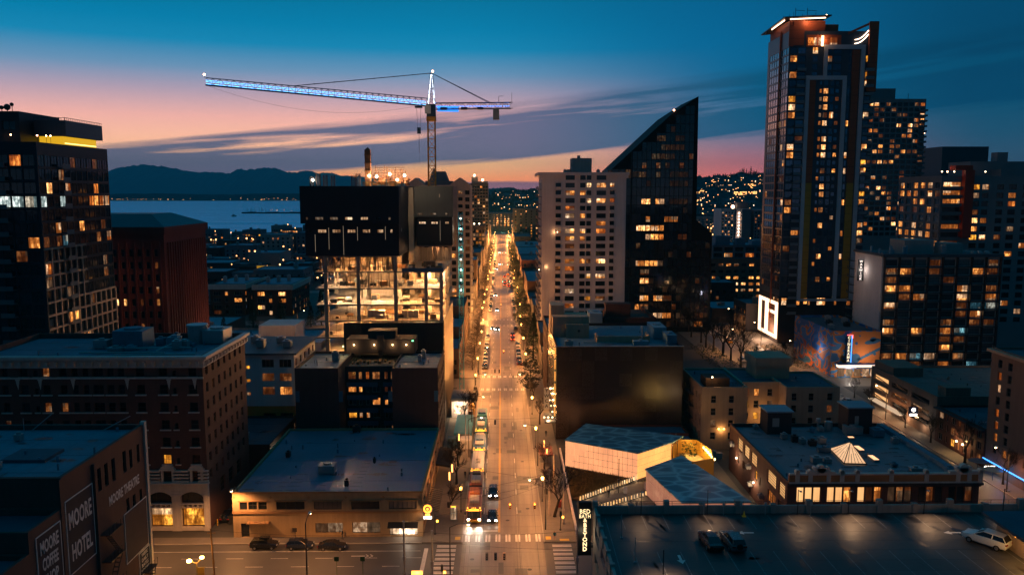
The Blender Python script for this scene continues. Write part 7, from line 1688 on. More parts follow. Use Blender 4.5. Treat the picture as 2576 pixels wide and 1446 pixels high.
simple('brick_annex','small dark brick annex with two lit windows below the stepped office',104,119,400,418,13,BRKD,ROOFG,nS=4,lit=0.25)
simple('blue_roof_shed','low flat blue roofed shed behind the bare trees by the wedge tower',95,118,355,380,6.5,BRKD,mat('roof_teal',(0.1,0.2,0.26),0.6),nS=0,units=1)
simple('awning_building','low building with blue striped awning left of the glowing logo wall',103,124,331,349,12,BRKD,ROOFD,nW=4,lit=0.1)
# --- the avenue, left side beyond the construction tower
b = Bld('gabled_condo_tower','grey condominium tower with gabled crown behind the construction tower','building',-20,345)
b.box(-40,-13.2,336,360,0,61.5,CONCG,ROOFG,{'S':rows([(1.5 + i * 2.9,3.3 + i * 2.9,2,1) for i in range(9)],zlist(57.5,2.95,19),0.2,1.8,None,'aaodd')},parapet=0.4);o = b.done()
mb = MB()
for x0,x1,zp in ((-40,-32,64.5),(-22,-13.2,64.6)):mb.face([(x0,336,61.5),(x1,336,61.5),((x0 + x1) / 2,336,zp)]);mb.face([(x0,336,61.5),((x0 + x1) / 2,336,zp),((x0 + x1) / 2,352,zp),(x0,352,61.5)]);mb.face([((x0 + x1) / 2,336,zp),(x1,336,61.5),(x1,352,61.5),((x0 + x1) / 2,352,zp)])
mb.build('gable',CONCG,o)
mb = MB();A_ = [(-30.5,338,63.2),(-22.5,338,63.2),(-22.5,348,63.2),(-30.5,348,63.2)];B_ = [(-29.4,339,67.2),(-24,339,67.2),(-24,347,67.2),(-29.4,347,67.2)]
for i in range(4):j = (i + 1) % 4;mb.face([A_[i],A_[j],B_[j],B_[i]])
mb.face(B_);mb.box(-32,337,61.5,-21,350,63.2);mb.box(-29,340,67.2,-28.2,341,68.4);mb.build('mansard_crown',BLG,o)
bl = MB();bl.box(-1.1,-1.2,0,1.1,-0.003,0.15);bl.box(-1.1,-1.2,0.15,1.1,-1.1,1.0);ble = bl.mesh('balcony',CONCG)
for r in range(19):inst('balcony',ble,Vector((-13.2,340,56.9 - r * 2.95)) - o.location,pi / 2,o);inst('balcony',ble,Vector((-17,336,56.9 - r * 2.95)) - o.location,0,o)
o = simple('orange_edged_tower','blue glass tower with one ochre vertical edge far down the avenue',-33,-13.5,800,825,66.5,mat('tower_spandrel',(0,0,0)),ROOFG,nS=7,lit=0.12,ww=2.2,wh=2.0,fl=3.2,maxn=200)
mb = MB();mb.box(-34.4,798.8,10,-31.2,799.99,66);mb.build('ochre_edge',mat('ochre_bright',(0.5,0.22,0.03),0.6),o);mb = MB();mb.box(-30,803,66,-24,815,73);mb.box(-24,801,66,-14,815,68.5);mb.build('penthouse',BLG,o)
for x,z in ((-27,74.4),(-19,69.8)):mb = MB();mb.ball((x,801,z),1.1);mb.build('warning_lamp',OBS,o)
o = simple('amber_window_block','dark block with many bright amber windows on the left of the avenue',-33,-13.6,640,660,31.5,BRKD,ROOFD,nS=8,lit=0.55,ww=1.9,wh=2.1,fl=3.1,pool='aaabby')
for i in range(4):mb = MB();mb.ball((-30 + i * 4,639.5,33),0.6,n=6,m=4);mb.build('terrace_lamp',BLB,o)
DG = mat('avenue_wall_grey',(0.075,0.065,0.06),0.8,0.3,0.3,streak=0.3);DB = mat('avenue_wall_brick',(0.05,0.026,0.02),0.85,0.3,0.3,streak=0.3);DK2 = mat('avenue_wall_tan',(0.12,0.085,0.06),0.85,0.3,0.3,streak=0.3)
avL = [(248,268,9.5,12,DG,'pale walled two-storey shop just past the second crossing on the left'),(268.3,290,13,16,BRKD,'dark shop block with long sloping canopy beside the construction tower'),(290.3,318,17,14,DK2,'grey block with a steel ladder on its flank left of the avenue'),(318.3,334,10,12,DB,'small red brick shop left of the avenue before the gabled tower'),(366,400,14,16,DG,'grey block just past the third crossing on the left'),(400.3,430,11,14,BRKD,'dark low block with blue roof left of the avenue'),(430.3,458,22,18,DK2,'pale stepped block with balconies left of the avenue'),(478,520,13,16,BRKD,'dark brick block left of the avenue after the fourth crossing'),(520.3,566,19,18,DG,'blue grey block left of the avenue before the fifth crossing'),(588,636,15,16,DB,'red brick block left of the avenue in front of the amber windows'),(700,790,20,20,DG,'long grey block left of the far avenue'),(830,900,24,22,DG,'blue block behind the ochre edged tower'),(925,1010,18,24,DG,'grey block left where the avenue fades')]
for y0,y1,h,dp,m_,lb in avL:simple('avenue_building',lb,BL - dp - 0.2,BL - 0.25,y0,y1,h,m_,R.choice((ROOFG,ROOFD,ROOFL)),nS=4,nE=max(3,int((y1 - y0) / 3.2)),lit=0.33,units=2)
avR = [(247.8,262,8,10,BRKD,'low dark shop right of the avenue past the second crossing'),(262.3,288,12,14,DG,'grey block with tall conifer in front right of the avenue'),(320,346,13,16,BRKD,'dark brick block right of the avenue behind the pale tower'),(366,398,9,16,DG,'pale low block right of the avenue past the third crossing'),(398.3,455,14,22,DB,'red brick block right of the avenue with amber street lamps'),(478,516,9,18,BRKD,'low dark block right of the avenue after the fourth crossing'),(516.3,566,14.5,24,mat('maroon_brick',(0.1,0.04,0.04),0.8),'maroon brick apartment block with six lit windows right of the avenue'),(588,680,12,22,DG,'long low blue roofed block right of the avenue'),(700,790,10,30,BRKD,'low dark block with lit terrace right of the avenue'),(900,930,39.5,30,mat('slate_tower',(0.04,0.06,0.08),0.6),'dark slate tower closing the right side of the avenue'),(932,1010,16,22,DG,'grey block right where the avenue fades'),(812,895,13,18,DG,'blue grey block in front of the dark slate tower')]
for y0,y1,h,dp,m_,lb in avR:simple('avenue_building',lb,BR + 0.4,BR + dp,y0,y1,h,m_,R.choice((ROOFG,ROOFD,ROOFG)),nS=5,nW=max(3,int((y1 - y0) / 3.2)),lit=0.3,units=2)
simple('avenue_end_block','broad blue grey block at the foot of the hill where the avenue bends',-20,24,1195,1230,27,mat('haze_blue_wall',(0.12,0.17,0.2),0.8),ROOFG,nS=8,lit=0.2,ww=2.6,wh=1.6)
for i in range(26):                                          # roofs filling the blocks behind the avenue fronts
 s_ = -1 if i % 2 else 1;y0 = 470 + (i // 2) * 62 + R.uniform(0,14);x0 = s_ * (34 + R.uniform(0,8)) if s_ > 0 else -(36 + R.uniform(0,8));w = R.uniform(18,34)
 x0,x1 = (x0,x0 + w) if s_ > 0 else (x0 - w,x0)
 simple('mid_block',('city block of middling height beyond the pale apartment tower' if s_ > 0 else 'city block of middling height behind the construction tower'),x0,x1,y0,y0 + R.uniform(18,36),R.uniform(8,20),R.choice((BRKD,GRY,BLG,CONCG)),R.choice((ROOFG,ROOFD)),nS=6,nE=0,lit=0.3,units=1,group='city blocks behind the avenue')
# --- low quarter towards the water, left
wf = [(-330,-306,880,17,BLG),(-304,-284,900,13,GRY),(-282,-262,870,17,BLG),(-262,-244,910,20,CONCG),(-243,-226,885,18,BLG),(-225,-206,905,21,GRY),(-205,-186,880,18,BLG),(-360,-334,910,12,GRY)]
for i,(x0,x1,y0,h,m_) in enumerate(wf):simple('waterfront_apartments',('second blue grey block from the left','lowest grey block, third from the left','blue grey block left of the pale one','pale concrete block','blue grey block right of the pale one','tallest grey block','rightmost blue grey block','leftmost low grey block')[i] + ' in the row of waterfront apartments',x0,x1,y0,y0 + 22,h,m_,ROOFD,nS=7,lit=0.36,ww=1.9,units=2,group='waterfront apartments')
lq = [('orange_cornice_block','brick block with a lit top row of windows right of the dark red tower',-262,-226,640,668,14,BRKR,8,0.22),('blue_stepped_flats','blue grey flats with a bright lit entrance below the waterfront row',-222,-196,640,666,16,BLG,6,0.2),('stair_glass_flats','pale flats with a bright zigzag glass stair near the water',-196,-172,650,676,24,CONCG,6,0.15),('balcony_flats','flats with large amber balconies near the water',-170,-146,660,690,25,BLG,6,0.3),('dark_long_block','long dark unlit block in the low quarter',-230,-190,560,590,9,BRKD,7,0.1),('grey_box_block','plain grey windowless block in the low quarter',-178,-156,560,590,16,GRY,0,0.1),('corner_flats','dark flats with two lit windows beside the construction tower',-150,-120,480,505,12,BLG,6,0.16),('dark_shed','dark low shed right of the billboard',-150,-128,540,566,10,BRKD,5,0.1),('teal_roof_shop','low teal roofed shop in front of the two brick blocks',-136,-112,318,345,5,BRKD,0,0.1),('teal_roof_annex','teal roofed annex between conifers left',-158,-138,345,380,6,BRKD,0,0.1)]
for nm,lb,x0,x1,y0,y1,h,m_,n_,l_ in lq:simple(nm,lb,x0,x1,y0,y1,h,m_,mat('roof_teal',(0,0,0)) if 'teal' in nm else ROOFG,nS=n_,nE=4 if n_ else 0,lit=l_,units=2)
for i,(x0,x1,y0,lb,L_) in enumerate(((-139,-122.5,378,'brick block with pale cornice and few lit windows, left of its twin',['.a.','..a','...','d..']),(-117.5,-99.5,376,'brick block with pale cornice and bright lit corner windows, right of its twin',['a.b','.aa','a..','.a.']))):
 b = Bld('cornice_block',lb,'building',x0 + 8,y0 + 15);b.box(x0,x1,y0,y0 + 34,0,15.2,BRKR,ROOFG,{'S':rows([(1.6,5,3,1),(7,8.5,1,1),(11.5,15,3,1)],[9.6,6.4,3.2,0.6],L_,1.9,FRW),'E':rows(even(34,8,1.4,1,2),[9.6,6.4,3.2,0.6],0.25,1.8)},parapet=0.5);o = b.done();mb = MB();mb.box(x0 - 0.8,y0 - 0.8,12.6,x1 + 0.8,y0 - 0.003,15.0);mb.box(x1 + 0.003,y0,12.6,x1 + 0.8,y0 + 34.5,15.0);mb.build('cornice',TERRA,o)
 for q in range(3):unit(b,x0 + 3 + q * 4,x0 + 4.4 + q * 4,y0 + 10 + q * 4,y0 + 12 + q * 4,14.7,17.5,METAL)
bbd = empty('billboard',(-154,520,6),'yellow billboard with a dark round picture in the low quarter','billboard')
mb = MB();mb.box(-160,520,3.6,-147.4,520.6,10.6);mb.build('board',emit('billboard_lit',(0.9,0.45,0.02),0.35,(0.6,0.33,0.03)),bbd);mb = MB()
mb.face([(-153.5 + 3.0 * cos(2 * pi * i / 18),519.97,6.6 + 2.7 * sin(2 * pi * i / 18)) for i in range(18)]);mb.build('picture',mat('billboard_print',(0.05,0.045,0.03),0.8,0.9,0.5),bbd);mb = MB()
for x in (-158,-150):mb.tube((x,520.9,0),(x,520.9,10),0.25,n=6)
mb.build('post',DMETAL,bbd)
b = Bld('pale_stair_house_block','flat roofed block with pale boxy stair houses left of the construction tower','building',-63,235)
b.box(-92,-47.6,206,268,0,12.8,CONCG,ROOFG,{'E':rows(even(62,8,1.6),[9,5.8],0.2)},parapet=0.6)
o = b.done();[mb.build('stair_house',CONCW,o) for mb in [MB() for _ in '12'] if not mb.f and not mb.box(*((-74,240,12.2,-63,252,18.4),(-60,222,12.2,-51,230,16.6))[len([c for c in o.children if c.name.startswith('stair_house')])])]
b = Bld('festoon_yard','walled yard strung with bright bare bulbs left of the pale stair houses','yard',-88,290)
b.box(-104,-84,284,286,0,6.4,BRKR,ROOFD);o = b.done()
for i in range(5):x = -102.5 + i * 4.4;k = MB();k.ball((x,283.6,8.0 + (i % 3) * .5),0.4);k.stem((x,284.5,6.4),(x,283.7,8),0.06,n=4);k.build('bulb',emit('festoon_glow',(1,0.75,0.5),14),o)
lamp(o,(-99,281,8),1800,(1,0.6,0.3),0.5);lamp(o,(-90,281,8),1500,(1,0.6,0.3),0.5)
for i in range(46):                                          # the rest of the low quarter
 y0 = R.uniform(390,860);x0 = -R.uniform(0.105,0.37) * y0;
 simple('low_block','low city block in the unlit quarter towards the water',x0 - R.uniform(12,24),x0,y0,y0 + R.uniform(14,26),R.uniform(5,11) if y0 < 700 else R.uniform(6,15),R.choice((BRKD,GRY,BLG,BRKR)),R.choice((ROOFG,ROOFD)),nS=5,lit=0.3,units=1,group='low blocks of the quarter towards the water')
# --- right-hand quarter behind wedge and framed tower
for i in range(44):
 y0 = R.uniform(520,1360);a = R.uniform(0.06,0.62);x0 = a * y0 + 10
 if 185 < x0 < 265 and y0 < 700:continue
 simple('uptown_block','city block in the lit quarter below the hill',x0,x0 + R.uniform(16,34),y0,y0 + R.uniform(16,28),R.uniform(8,22) if y0 < 900 else R.uniform(10,34),R.choice((GRY,BLG,CONCG,BRKD)),R.choice((ROOFG,ROOFD)),nS=6,lit=0.3,units=1,group='city blocks below the hill')
# --- houses, flats and trees on the hill
HW = [mat('house_wall_a',(0.22,0.2,0.19),0.85),mat('house_wall_b',(0.14,0.13,0.13),0.85),mat('house_wall_c',(0.2,0.14,0.1),0.85)]
FARL = emit('far_window_glow',(1,0.42,0.12),5.0,sample=False);FARW = emit('far_window_white',(1,0.74,0.5),4.5,sample=False)
hm = []
for q in range(5):
 k = MB();w,d_,h = 5 + q,6,5 + 1.2 * q;k.box(-w,-d_,-3,w,d_,h,0)
 k.face([(-w - .6,-d_ - .6,h),(w + .6,-d_ - .6,h),(w + .6,0,h + 3.2),(-w - .6,0,h + 3.2)],1);k.face([(w + .6,d_ + .6,h),(-w - .6,d_ + .6,h),(-w - .6,0,h + 3.2),(w + .6,0,h + 3.2)],1);k.face([(-w,-d_,h),(-w,0,h + 3),(-w,d_,h)],0);k.face([(w,-d_,h),(w,d_,h),(w,0,h + 3)],0)
 for i in range(3):
  for j in range(2):
   m_ = 2 if (i + j * 2 + q) % 4 == 0 else (3 if (i * 2 + j + q) % 7 == 0 else 4);x = -w + (i + 0.5) * 2 * w / 3;z = 0.8 + j * 2.7;k.face([(x - 0.9,-d_ - 0.05,z),(x + 0.9,-d_ - 0.05,z),(x + 0.9,-d_ - 0.05,z + 1.5),(x - 0.9,-d_ - 0.05,z + 1.5)],m_)
 hm.append(k.mesh('hill_house',[HW[q % 3],ROOFD,FARL,FARW,GL]))
rr = random.Random(17);nh = 0
while nh < 230:
 x = rr.uniform(-60,1900);y = rr.uniform(1400,2400)
 a = x / y
 if a > 0.36 and rr.random() < 0.85:continue
 if 0.055 < a < 0.235 and rr.random() < 0.8:continue
 o = inst('hill_house',hm[rr.randrange(5)],(x,y,hill_z(x,y)),rr.uniform(-0.5,0.5));tag(o,'small house with lit windows among dark trees on the far hill','house','houses on the far hill');nh += 1
for i,(x,y,w,h) in enumerate(((575,1980,58,10),(500,2060,30,12),(640,2080,26,14),(450,1900,26,9),(690,2150,34,12),(760,2000,30,10),(610,2330,22,12))):
 k = MB();z = hill_z(x,y);k.box(x,y,z - 4,x + w,y + 14,z + h,0,kt=1)
 for c in range(int(w / 3.6)):
  for r in range(int(h / 3.2)):
   m_ = 2 if rr.random() < (0.75 if i == 0 else 0.3) else 3;k.face([(x + 1 + c * 3.6,y - 0.06,z + 0.8 + r * 3.2),(x + 3.4 + c * 3.6,y - 0.06,z + 0.8 + r * 3.2),(x + 3.4 + c * 3.6,y - 0.06,z + 2.6 + r * 3.2),(x + 1 + c * 3.6,y - 0.06,z + 2.6 + r * 3.2)],m_)
 o = k.build('hill_flats',[HW[i % 3],ROOFD,FARL,GL]);tag(o,'long brightly lit flats halfway up the far hill' if i == 0 else 'block of flats with scattered lit windows on the far hill','building',None if i == 0 else 'flats on the far hill')
# lamps in the side streets of the quarters: tiny points, uncountable
k = MB()
for i in range(1150):
 y = rr.uniform(420,1380);s_ = -1 if i % 3 == 0 else 1;x = s_ * (rr.uniform(0.02,0.4) * y + 22)
 if x < 0 and y > 900 - x * 0.4:continue
 k.ball((x,y,rr.uniform(5,9) if i % 4 else rr.uniform(9,24)),rr.uniform(0.3,0.62) * (0.6 + y / 1200),n=5,m=3)
k.build('quarter_street_lights',emit('far_lamp_glow',(1,0.44,0.15),6,sample=False),kind='stuff')
k = MB()
for i in range(420):
 x = rr.uniform(-60,1700);y = rr.uniform(1390,2350);a = x / y
 if 0.055 < a < 0.24 and rr.random() < 0.85:continue
 c = Vector((x,y,hill_z(x,y) + rr.uniform(4,9)));r_ = rr.choice((0.5,0.6,0.7,1.0));k.ball(c,r_,n=5,m=3)
k.build('hill_street_lights',emit('far_lamp_glow',(1,0.44,0.15),6,sample=False),kind='stuff')
k = MB()
for i in range(60):
 x = rr.uniform(-2600,-600);c = Vector((x,4985 + rr.uniform(0,60),rr.uniform(3,16)));k.ball(c,rr.uniform(0.8,1.6),n=5,m=3)
for i in range(24):x = rr.uniform(-660,-300);k.ball((x,2160 + rr.uniform(-5,5),rr.uniform(4,9)),0.4,n=5,m=3)
k.build('far_shore_lights',emit('far_lamp_glow',(0,0,0),1),kind='stuff')
k = MB()
for i in range(70):x = -690 + rr.uniform(0,400);y = 2170 + rr.uniform(-14,14);k.tube((x,y,0),(x,y,rr.uniform(9,16)),0.22,n=3)
k.build('marina_masts',mat('mast_steel',(0,0,0)),kind='stuff')
k = MB();k.prism([(-640,1900),(-634,1898),(-628,1900),(-634,1902.5)],-1.2,1.4);k.box(-637,1899,1.4,-632,1901.4,4);k.tube((-635,1900,4),(-635,1900,11),0.15,n=4);tag(k.build('boat',WHITEP),'small boat leaving the breakwater on the dark water','boat')
# ================================================================== trees
BARK = mat('bark',(0.022,0.016,0.012),0.9,0.3,2)
TWIG = mat('twig',(0.035,0.024,0.016),0.9,0.3,2)
NEED = mat('conifer_needles',(0.02,0.035,0.022),0.85,0.5,0.8,fine=4)
EVG = mat('evergreen_leaf',(0.03,0.04,0.02),0.8,0.6,0.8,fine=4)
def bare_tree_meshes(seed,h,spread,lean=0.0,dense=1.0):
 """a leafless street tree: one trunk mesh and one crown of limbs, branches and fine twigs"""
 r = random.Random(seed);tr = MB();br = MB();tw_ = MB()
 def grow(p,d_,L_,rad,lv):
  n = 3 if lv < 2 else 2
  for s_ in range(n):
   d2 = (d_ + Vector((r.gauss(0,0.14),r.gauss(0,0.14),r.gauss(0.03,0.08)))).normalized();q = p + d2 * (L_ / n);r2 = rad * (0.86 if lv else 0.9)
   (br if lv < 3 else tw_).tube(p,q,rad,r2,5 if lv < 2 else 3,cap=False)
   p,d_,rad = q,d2,r2
   if lv >= 1 and lv < 4 and r.random() < 0.75 * dense:
    sd = (d_ + Vector((r.uniform(-1,1),r.uniform(-1,1),r.uniform(-0.2,0.7))) * 0.9).normalized();grow(p,sd,L_ * r.uniform(0.45,0.65),max(rad * 0.55,0.022),lv + 1)
  if lv < 4:
   for _ in range(r.choice((2,3,3))):
    sd = (d_ * 0.9 + Vector((r.uniform(-1,1) * spread,r.uniform(-1,1) * spread,r.uniform(-0.1,0.6)))).normalized();grow(p,sd,L_ * r.uniform(0.6,0.8),max(rad * 0.66,0.022),lv + 1)
 t0 = Vector((0,0,0));t1 = Vector((lean * h * 0.3,0,h * 0.3));tr.tube((0,0,-0.1),t0 + Vector((0,0,0.3)),h * 0.028 + 0.08,h * 0.023 + 0.05,7,cap=False);tr.tube(t0 + Vector((0,0,0.3)),t1,h * 0.023 + 0.05,h * 0.018,7,cap=False)
 for _ in range(4):
  a = r.uniform(0,6.28);grow(t1 + Vector((0,0,r.uniform(-h * 0.05,0))),Vector((cos(a) * spread * 0.8,sin(a) * spread * 0.8,1)).normalized(),h * 0.27,h * 0.0125,1)
 for v0 in r.sample(tw_.v,min(len(tw_.v),1500)):
  c = Vector(v0);d2 = Vector((r.gauss(0,1),r.gauss(0,1),r.gauss(0.4,0.8))).normalized() * r.uniform(0.3,0.8);q = Vector((-d2.y,d2.x,0.01)).normalized() * 0.018;tw_.face([c - q,c + q,c + d2])
 n = len(br.v);br.v += tw_.v;br.f += [tuple(n + i for i in f) for f in tw_.f];br.k += [1] * len(tw_.f)
 return tr.mesh('trunk',BARK),br.mesh('branches',[BARK,TWIG])
def evergreen_meshes(seed,h,w,cone=True,n=1700,fol=None,thin=0.7):
 r = random.Random(seed);tr = MB();tr.tube((0,0,-0.1),(0,0,h * 0.9),h * 0.018 + 0.05,0.04,6,cap=False);cr_ = MB()
 for lv in range(9):
  for q in range(5):a = r.uniform(0,6.28);z = h * (0.15 + 0.08 * lv);L_ = w * (1 - z / h) if cone else w * 0.8;tr.tube((0,0,z),(L_ * cos(a) * .8,L_ * sin(a) * .8,z + (0.0 if cone else 0.8)),0.05,0.02,3,cap=False)
 cl_ = [(r.uniform(0,6.28),r.random()) for _ in range(70)]
 for i in range(n):
  ca,cz = cl_[r.randrange(70)]
  z = h * (0.1 + 0.88 * min(max(cz + r.gauss(0,0.03),0),1));rr_ = (w * (1 - z / h) + 0.12) if cone else w * sqrt(max(0.02,1 - (2 * (z / h - 0.55) / 0.95) ** 2)) * (0.7 + 0.4 * ((ca * 7) % 1))
  a = ca + r.gauss(0,0.28);rad = rr_ * r.uniform(0.45,1.08);c = Vector((rad * cos(a),rad * sin(a),z - rad * 0.15 * cone));s_ = r.uniform(0.16,0.42) * (h / 12) ** 0.5
  u_ = Vector((r.uniform(-1,1),r.uniform(-1,1),r.uniform(-0.6,0.4))).normalized() * s_;v_ = Vector((r.uniform(-1,1),r.uniform(-1,1),r.uniform(-1,1))).normalized() * s_ * thin;cr_.face([c - u_,c + v_,c + u_])
  cr_.face([c - v_,c + u_ * 0.5,c + v_ * 1.2])
 return tr.mesh('trunk',BARK),cr_.mesh('crown',fol or (NEED if cone else EVG))
BT = [bare_tree_meshes(1,8.5,0.75),bare_tree_meshes(2,7.5,0.6,dense=1.15),bare_tree_meshes(3,11,0.8),bare_tree_meshes(4,9.5,1.05,0.25,0.8)]
TW_ = evergreen_meshes(31,8.5,3.3,False,2400,TWIG,0.12)
CT_ = [evergreen_meshes(5,11,2.4),evergreen_meshes(6,14,3.0),evergreen_meshes(7,9.5,4.2,False,2600)]
def tree(name,ms,x,y,label,z=0.0,s=1.0,rz=None,group=None,crown='crown'):
 t_ = empty(name,(x,y,z),label,'tree',group,R.uniform(0,6.28) if rz is None else rz);t_.scale = (s,s,s * R.uniform(0.92,1.08))
 for nm,me in (('trunk',ms[0]),(crown,ms[1])):o_ = bpy.data.objects.new(nm,me);LINK(o_);o_.parent = t_
 return t_
B = 'branches'
tree('bare_tree',BT[1],-9.4,140.5,'slim bare street tree beside the lit bus shelter panel on the left pavement',0.13,0.85,crown=B)
tree('bare_tree',BT[0],-9.2,155.5,'dense bare street tree with hanging lantern strips on the left pavement',0.13,1.0,crown=B)
tree('bare_tree',BT[1],-9.6,166.5,'bare street tree behind the dense lantern tree on the left pavement',0.13,0.9,crown=B)
tree('bare_tree',BT[0],-9.6,198,'bare street tree beside the waiting buses below the courtyard apartments',0.13,1.1,crown=B)
tree('gnarled_tree',BT[3],9.6,139,'gnarled spreading bare tree at the right corner by the vertical sign',0.13,1.12,0.4,crown=B)
tree('bare_tree',BT[1],9.4,151,'small bare tree between the gnarled tree and the planted bank',0.13,0.7,crown=B)
tree('bare_tree',BT[0],9.0,164,'bare tree with a lantern strip before the red kiosk on the right pavement',0.13,0.7,crown=B)
tree('bare_tree',BT[1],9.6,197,'upright bare tree in front of the blade sign with four letters',0.13,0.95,crown=B)
tree('evergreen_tree',CT_[2],8.4,231,'big dark round evergreen tree at the second crossing on the right',0.13,0.95)
tree('bare_tree',BT[0],9.0,221,'bare tree glowing in street light below the dark round evergreen',0.13,0.75,crown=B)
tree('conifer',CT_[1],11.0,275,'tall dark conifer on the right pavement beside the bronze block',0.0,1.15)
for i in range(76):
 y = 258 + (i // 2) * 14 + R.uniform(-3,3);s_ = -1 if i % 2 else 1
 if any(a - 3 < y < b + 3 for a,b in CROSS) or (s_ > 0 and y < 300):continue
 k = TW_ if i % 4 else CT_[2]
 tree('street_tree',k,(-9.8 if s_ < 0 else 9.6),y,'street tree far along the lamp-lit pavement on the ' + ('left' if s_ < 0 else 'right') + ' side of the avenue',0.13,R.uniform(0.85,1.25),group='trees along the far avenue',crown=B if i % 4 else 'crown')
for i,(x,y,s_) in enumerate(((77.6,297,1.3),(78.4,289,1.4),(79.6,281,1.5),(80.2,273,1.35),(80.4,262,1.45),(78,306,1.3),(77,318,1.3),(80.3,253,1.1),(78.5,330,1.25))):tree('tall_bare_tree',BT[2],x,y,('fourth farthest','fifth farthest','sixth farthest','third nearest','second nearest','third farthest','second farthest','nearest','farthest')[i] + ' tall bare tree of the row between wedge tower and side avenue',0.13,s_,group='tall bare trees along the side avenue',crown=B)
for i,(x,y,s_,lb) in enumerate(((100.9,276,0.8,'bushy bare tree in front of the mural and the tower podium'),(100.8,268,0.75,'bare tree left of the mural beside the zebra-lit corner'),(101.2,181,1.0,'tall bare tree before the ramp garage wall'),(101.2,167,1.0,'bare tree before the brick walk-up windows'),(101.4,154,0.9,'bare tree at the corner below the brown apartments'),(101.2,193,0.75,'bare tree behind the small lit box sign'),(101.0,211,0.7,'yellow-lit tree at the foot of the balcony hotel'),(101.2,222,0.8,'bare tree below the cinema marquee'))):tree('bare_tree',BT[i % 2 + (1 if i in (2,3) else 0)],x,y,lb,0.13,s_,crown=B)
for i,(x,y,s_,k,lb) in enumerate(((-113.5,322,0.85,0,'narrow conifer nearest the dark red tower'),(-104,330,1.1,1,'broad conifer in front of the left cornice block'),(-93,332,1.15,1,'broad conifer left of the amber street lamp'),(-83.5,345,1.0,0,'conifer beside the construction tower in amber light'),(-80,350,1.1,1,'tallest conifer beside the construction tower'))):tree('conifer',CT_[k],x,y,lb,0,s_)
rr = random.Random(99);mb = MB()                         # woods on the hill crest and slopes
for i in range(3600):
 x = rr.uniform(-140,2200);y = rr.uniform(1400,2850);z = hill_z(x,y);h = rr.uniform(6,13);w = h * rr.uniform(0.25,0.45);a0 = rr.uniform(0,6.28)
 for q in range(3):
  a,c = a0 + q * 2.09,a0 + (q + 1) * 2.09;mb.face([(x + w * cos(a),y + w * sin(a),z - 0.5),(x + w * cos(c),y + w * sin(c),z - 0.5),(x + w * 0.5 * cos(c),y + w * .5 * sin(c),z + h * 0.6),(x + w * 0.5 * cos(a),y + w * .5 * sin(a),z + h * 0.6)]);mb.face([(x + w * 0.5 * cos(a),y + w * .5 * sin(a),z + h * 0.6),(x + w * .5 * cos(c),y + w * .5 * sin(c),z + h * 0.6),(x,y,z + h)])
mb.build('hill_woods',FOR,kind='stuff')
for (x,y,n) in ((140,2400,7),(700,2350,9)):
 for i in range(n):tree('poplar',CT_[0],x + i * 6,y + R.uniform(-6,6),'slim tree standing out on the hill skyline',hill_z(x,y),1.6 + R.random(),group='skyline trees')
mb = MB()
for (x0,x1,y0,y1,n) in ((71,80.5,250,300,900),(99.5,104,258,300,500)):
 for i in range(n):
  a = Vector((rr.uniform(x0,x1),rr.uniform(y0,y1),0.15 + abs(rr.gauss(0,0.4))));q = Vector((rr.uniform(-1,1),rr.uniform(-1,1),rr.uniform(-.5,1))) * 0.45;mb.face([a,a + q,a + Vector((q.y,-q.x,0.3))])
mb.build('shrubbery',EVG,kind='stuff')

# ================================================================== street lamps
POLE = mat('lamp_pole',(0.05,0.045,0.04),0.5)
GLOBE = emit('lamp_globe_glow',(1,0.46,0.1),14)
HEADG = emit('lamp_head_glow',(1,0.62,0.3),30)
g0 = empty('globe_lamp',(0,0,0));mb = MB();mb.tube((0,0,0),(0,0,0.5),0.16,0.1,8);mb.tube((0,0,0.5),(0,0,4.1),0.07,0.055,6);mb.tube((0,0,4.05),(0,0,4.25),0.06,0.2,8);mb.build('pole',POLE,g0);mb = MB();mb.tube((0,0,4.25),(0,0,4.75),0.2,0.28,8);mb.tube((0,0,4.75),(0,0,4.95),0.3,0.05,8,0);mb.build('globe',GLOBE,g0)
c0 = empty('cobra_lamp',(0,0,0));mb = MB();mb.tube((0,0,0),(0,0,8.6),0.13,0.08,6);mb.tube((0,0,8.6),(1.2,0,9.1),0.06,0.05,5);mb.tube((1.2,0,9.1),(2.6,0,9.2),0.05,0.05,5);mb.build('pole',POLE,c0);mb = MB();mb.box(2.3,-0.2,9.08,3.2,0.2,9.25);mb.build('lamp_head',METAL,c0);mb = MB();mb.ball((2.8,0,9.02),0.22,n=8,m=4,sz=0.6);mb.build('lens',HEADG,c0)
KP = 0.62
used = set()
def place_lamp(proto,x,y,label,group,power,rz=0.0,z=0.13,col=(1,0.36,0.085),lh=None):
 r_ = proto if proto.name not in used else copy_thing(proto,(0,0,0));used.add(proto.name)
 r_.location = (x,y,z);r_.rotation_euler = (0,0,rz);tag(r_,label,'street lamp',group)
 off = Vector((2.8 * cos(rz),2.8 * sin(rz),8.7)) if proto is c0 else Vector((0,0,4.5))
 l = bpy.data.lights.new('lamp_light','SPOT' if proto is c0 else 'POINT');l.energy = power * KP;l.color = col;l.shadow_soft_size = 0.45
 if proto is c0:l.spot_size = radians(160);l.spot_blend = 0.6
 o_ = bpy.data.objects.new('lamp_light',l);LINK(o_);o_.parent = r_;o_.matrix_parent_inverse = Matrix.Identity(4);o_.location = Matrix.Rotation(-rz,3,'Z') @ (off + (Vector((0,0,-0.3)) if proto is c0 else Vector((0,0,0.75))))
 return r_
place_lamp(g0,-7.6,141.3,'amber globe lamp on the left kerb just in front of the lantern tree',None,2600)
place_lamp(g0,7.7,146.2,'amber globe lamp on the right kerb left of the gnarled tree',None,2600)
place_lamp(g0,7.8,178.5,'unhooded globe lamp on the right kerb by the red kiosk',None,600)
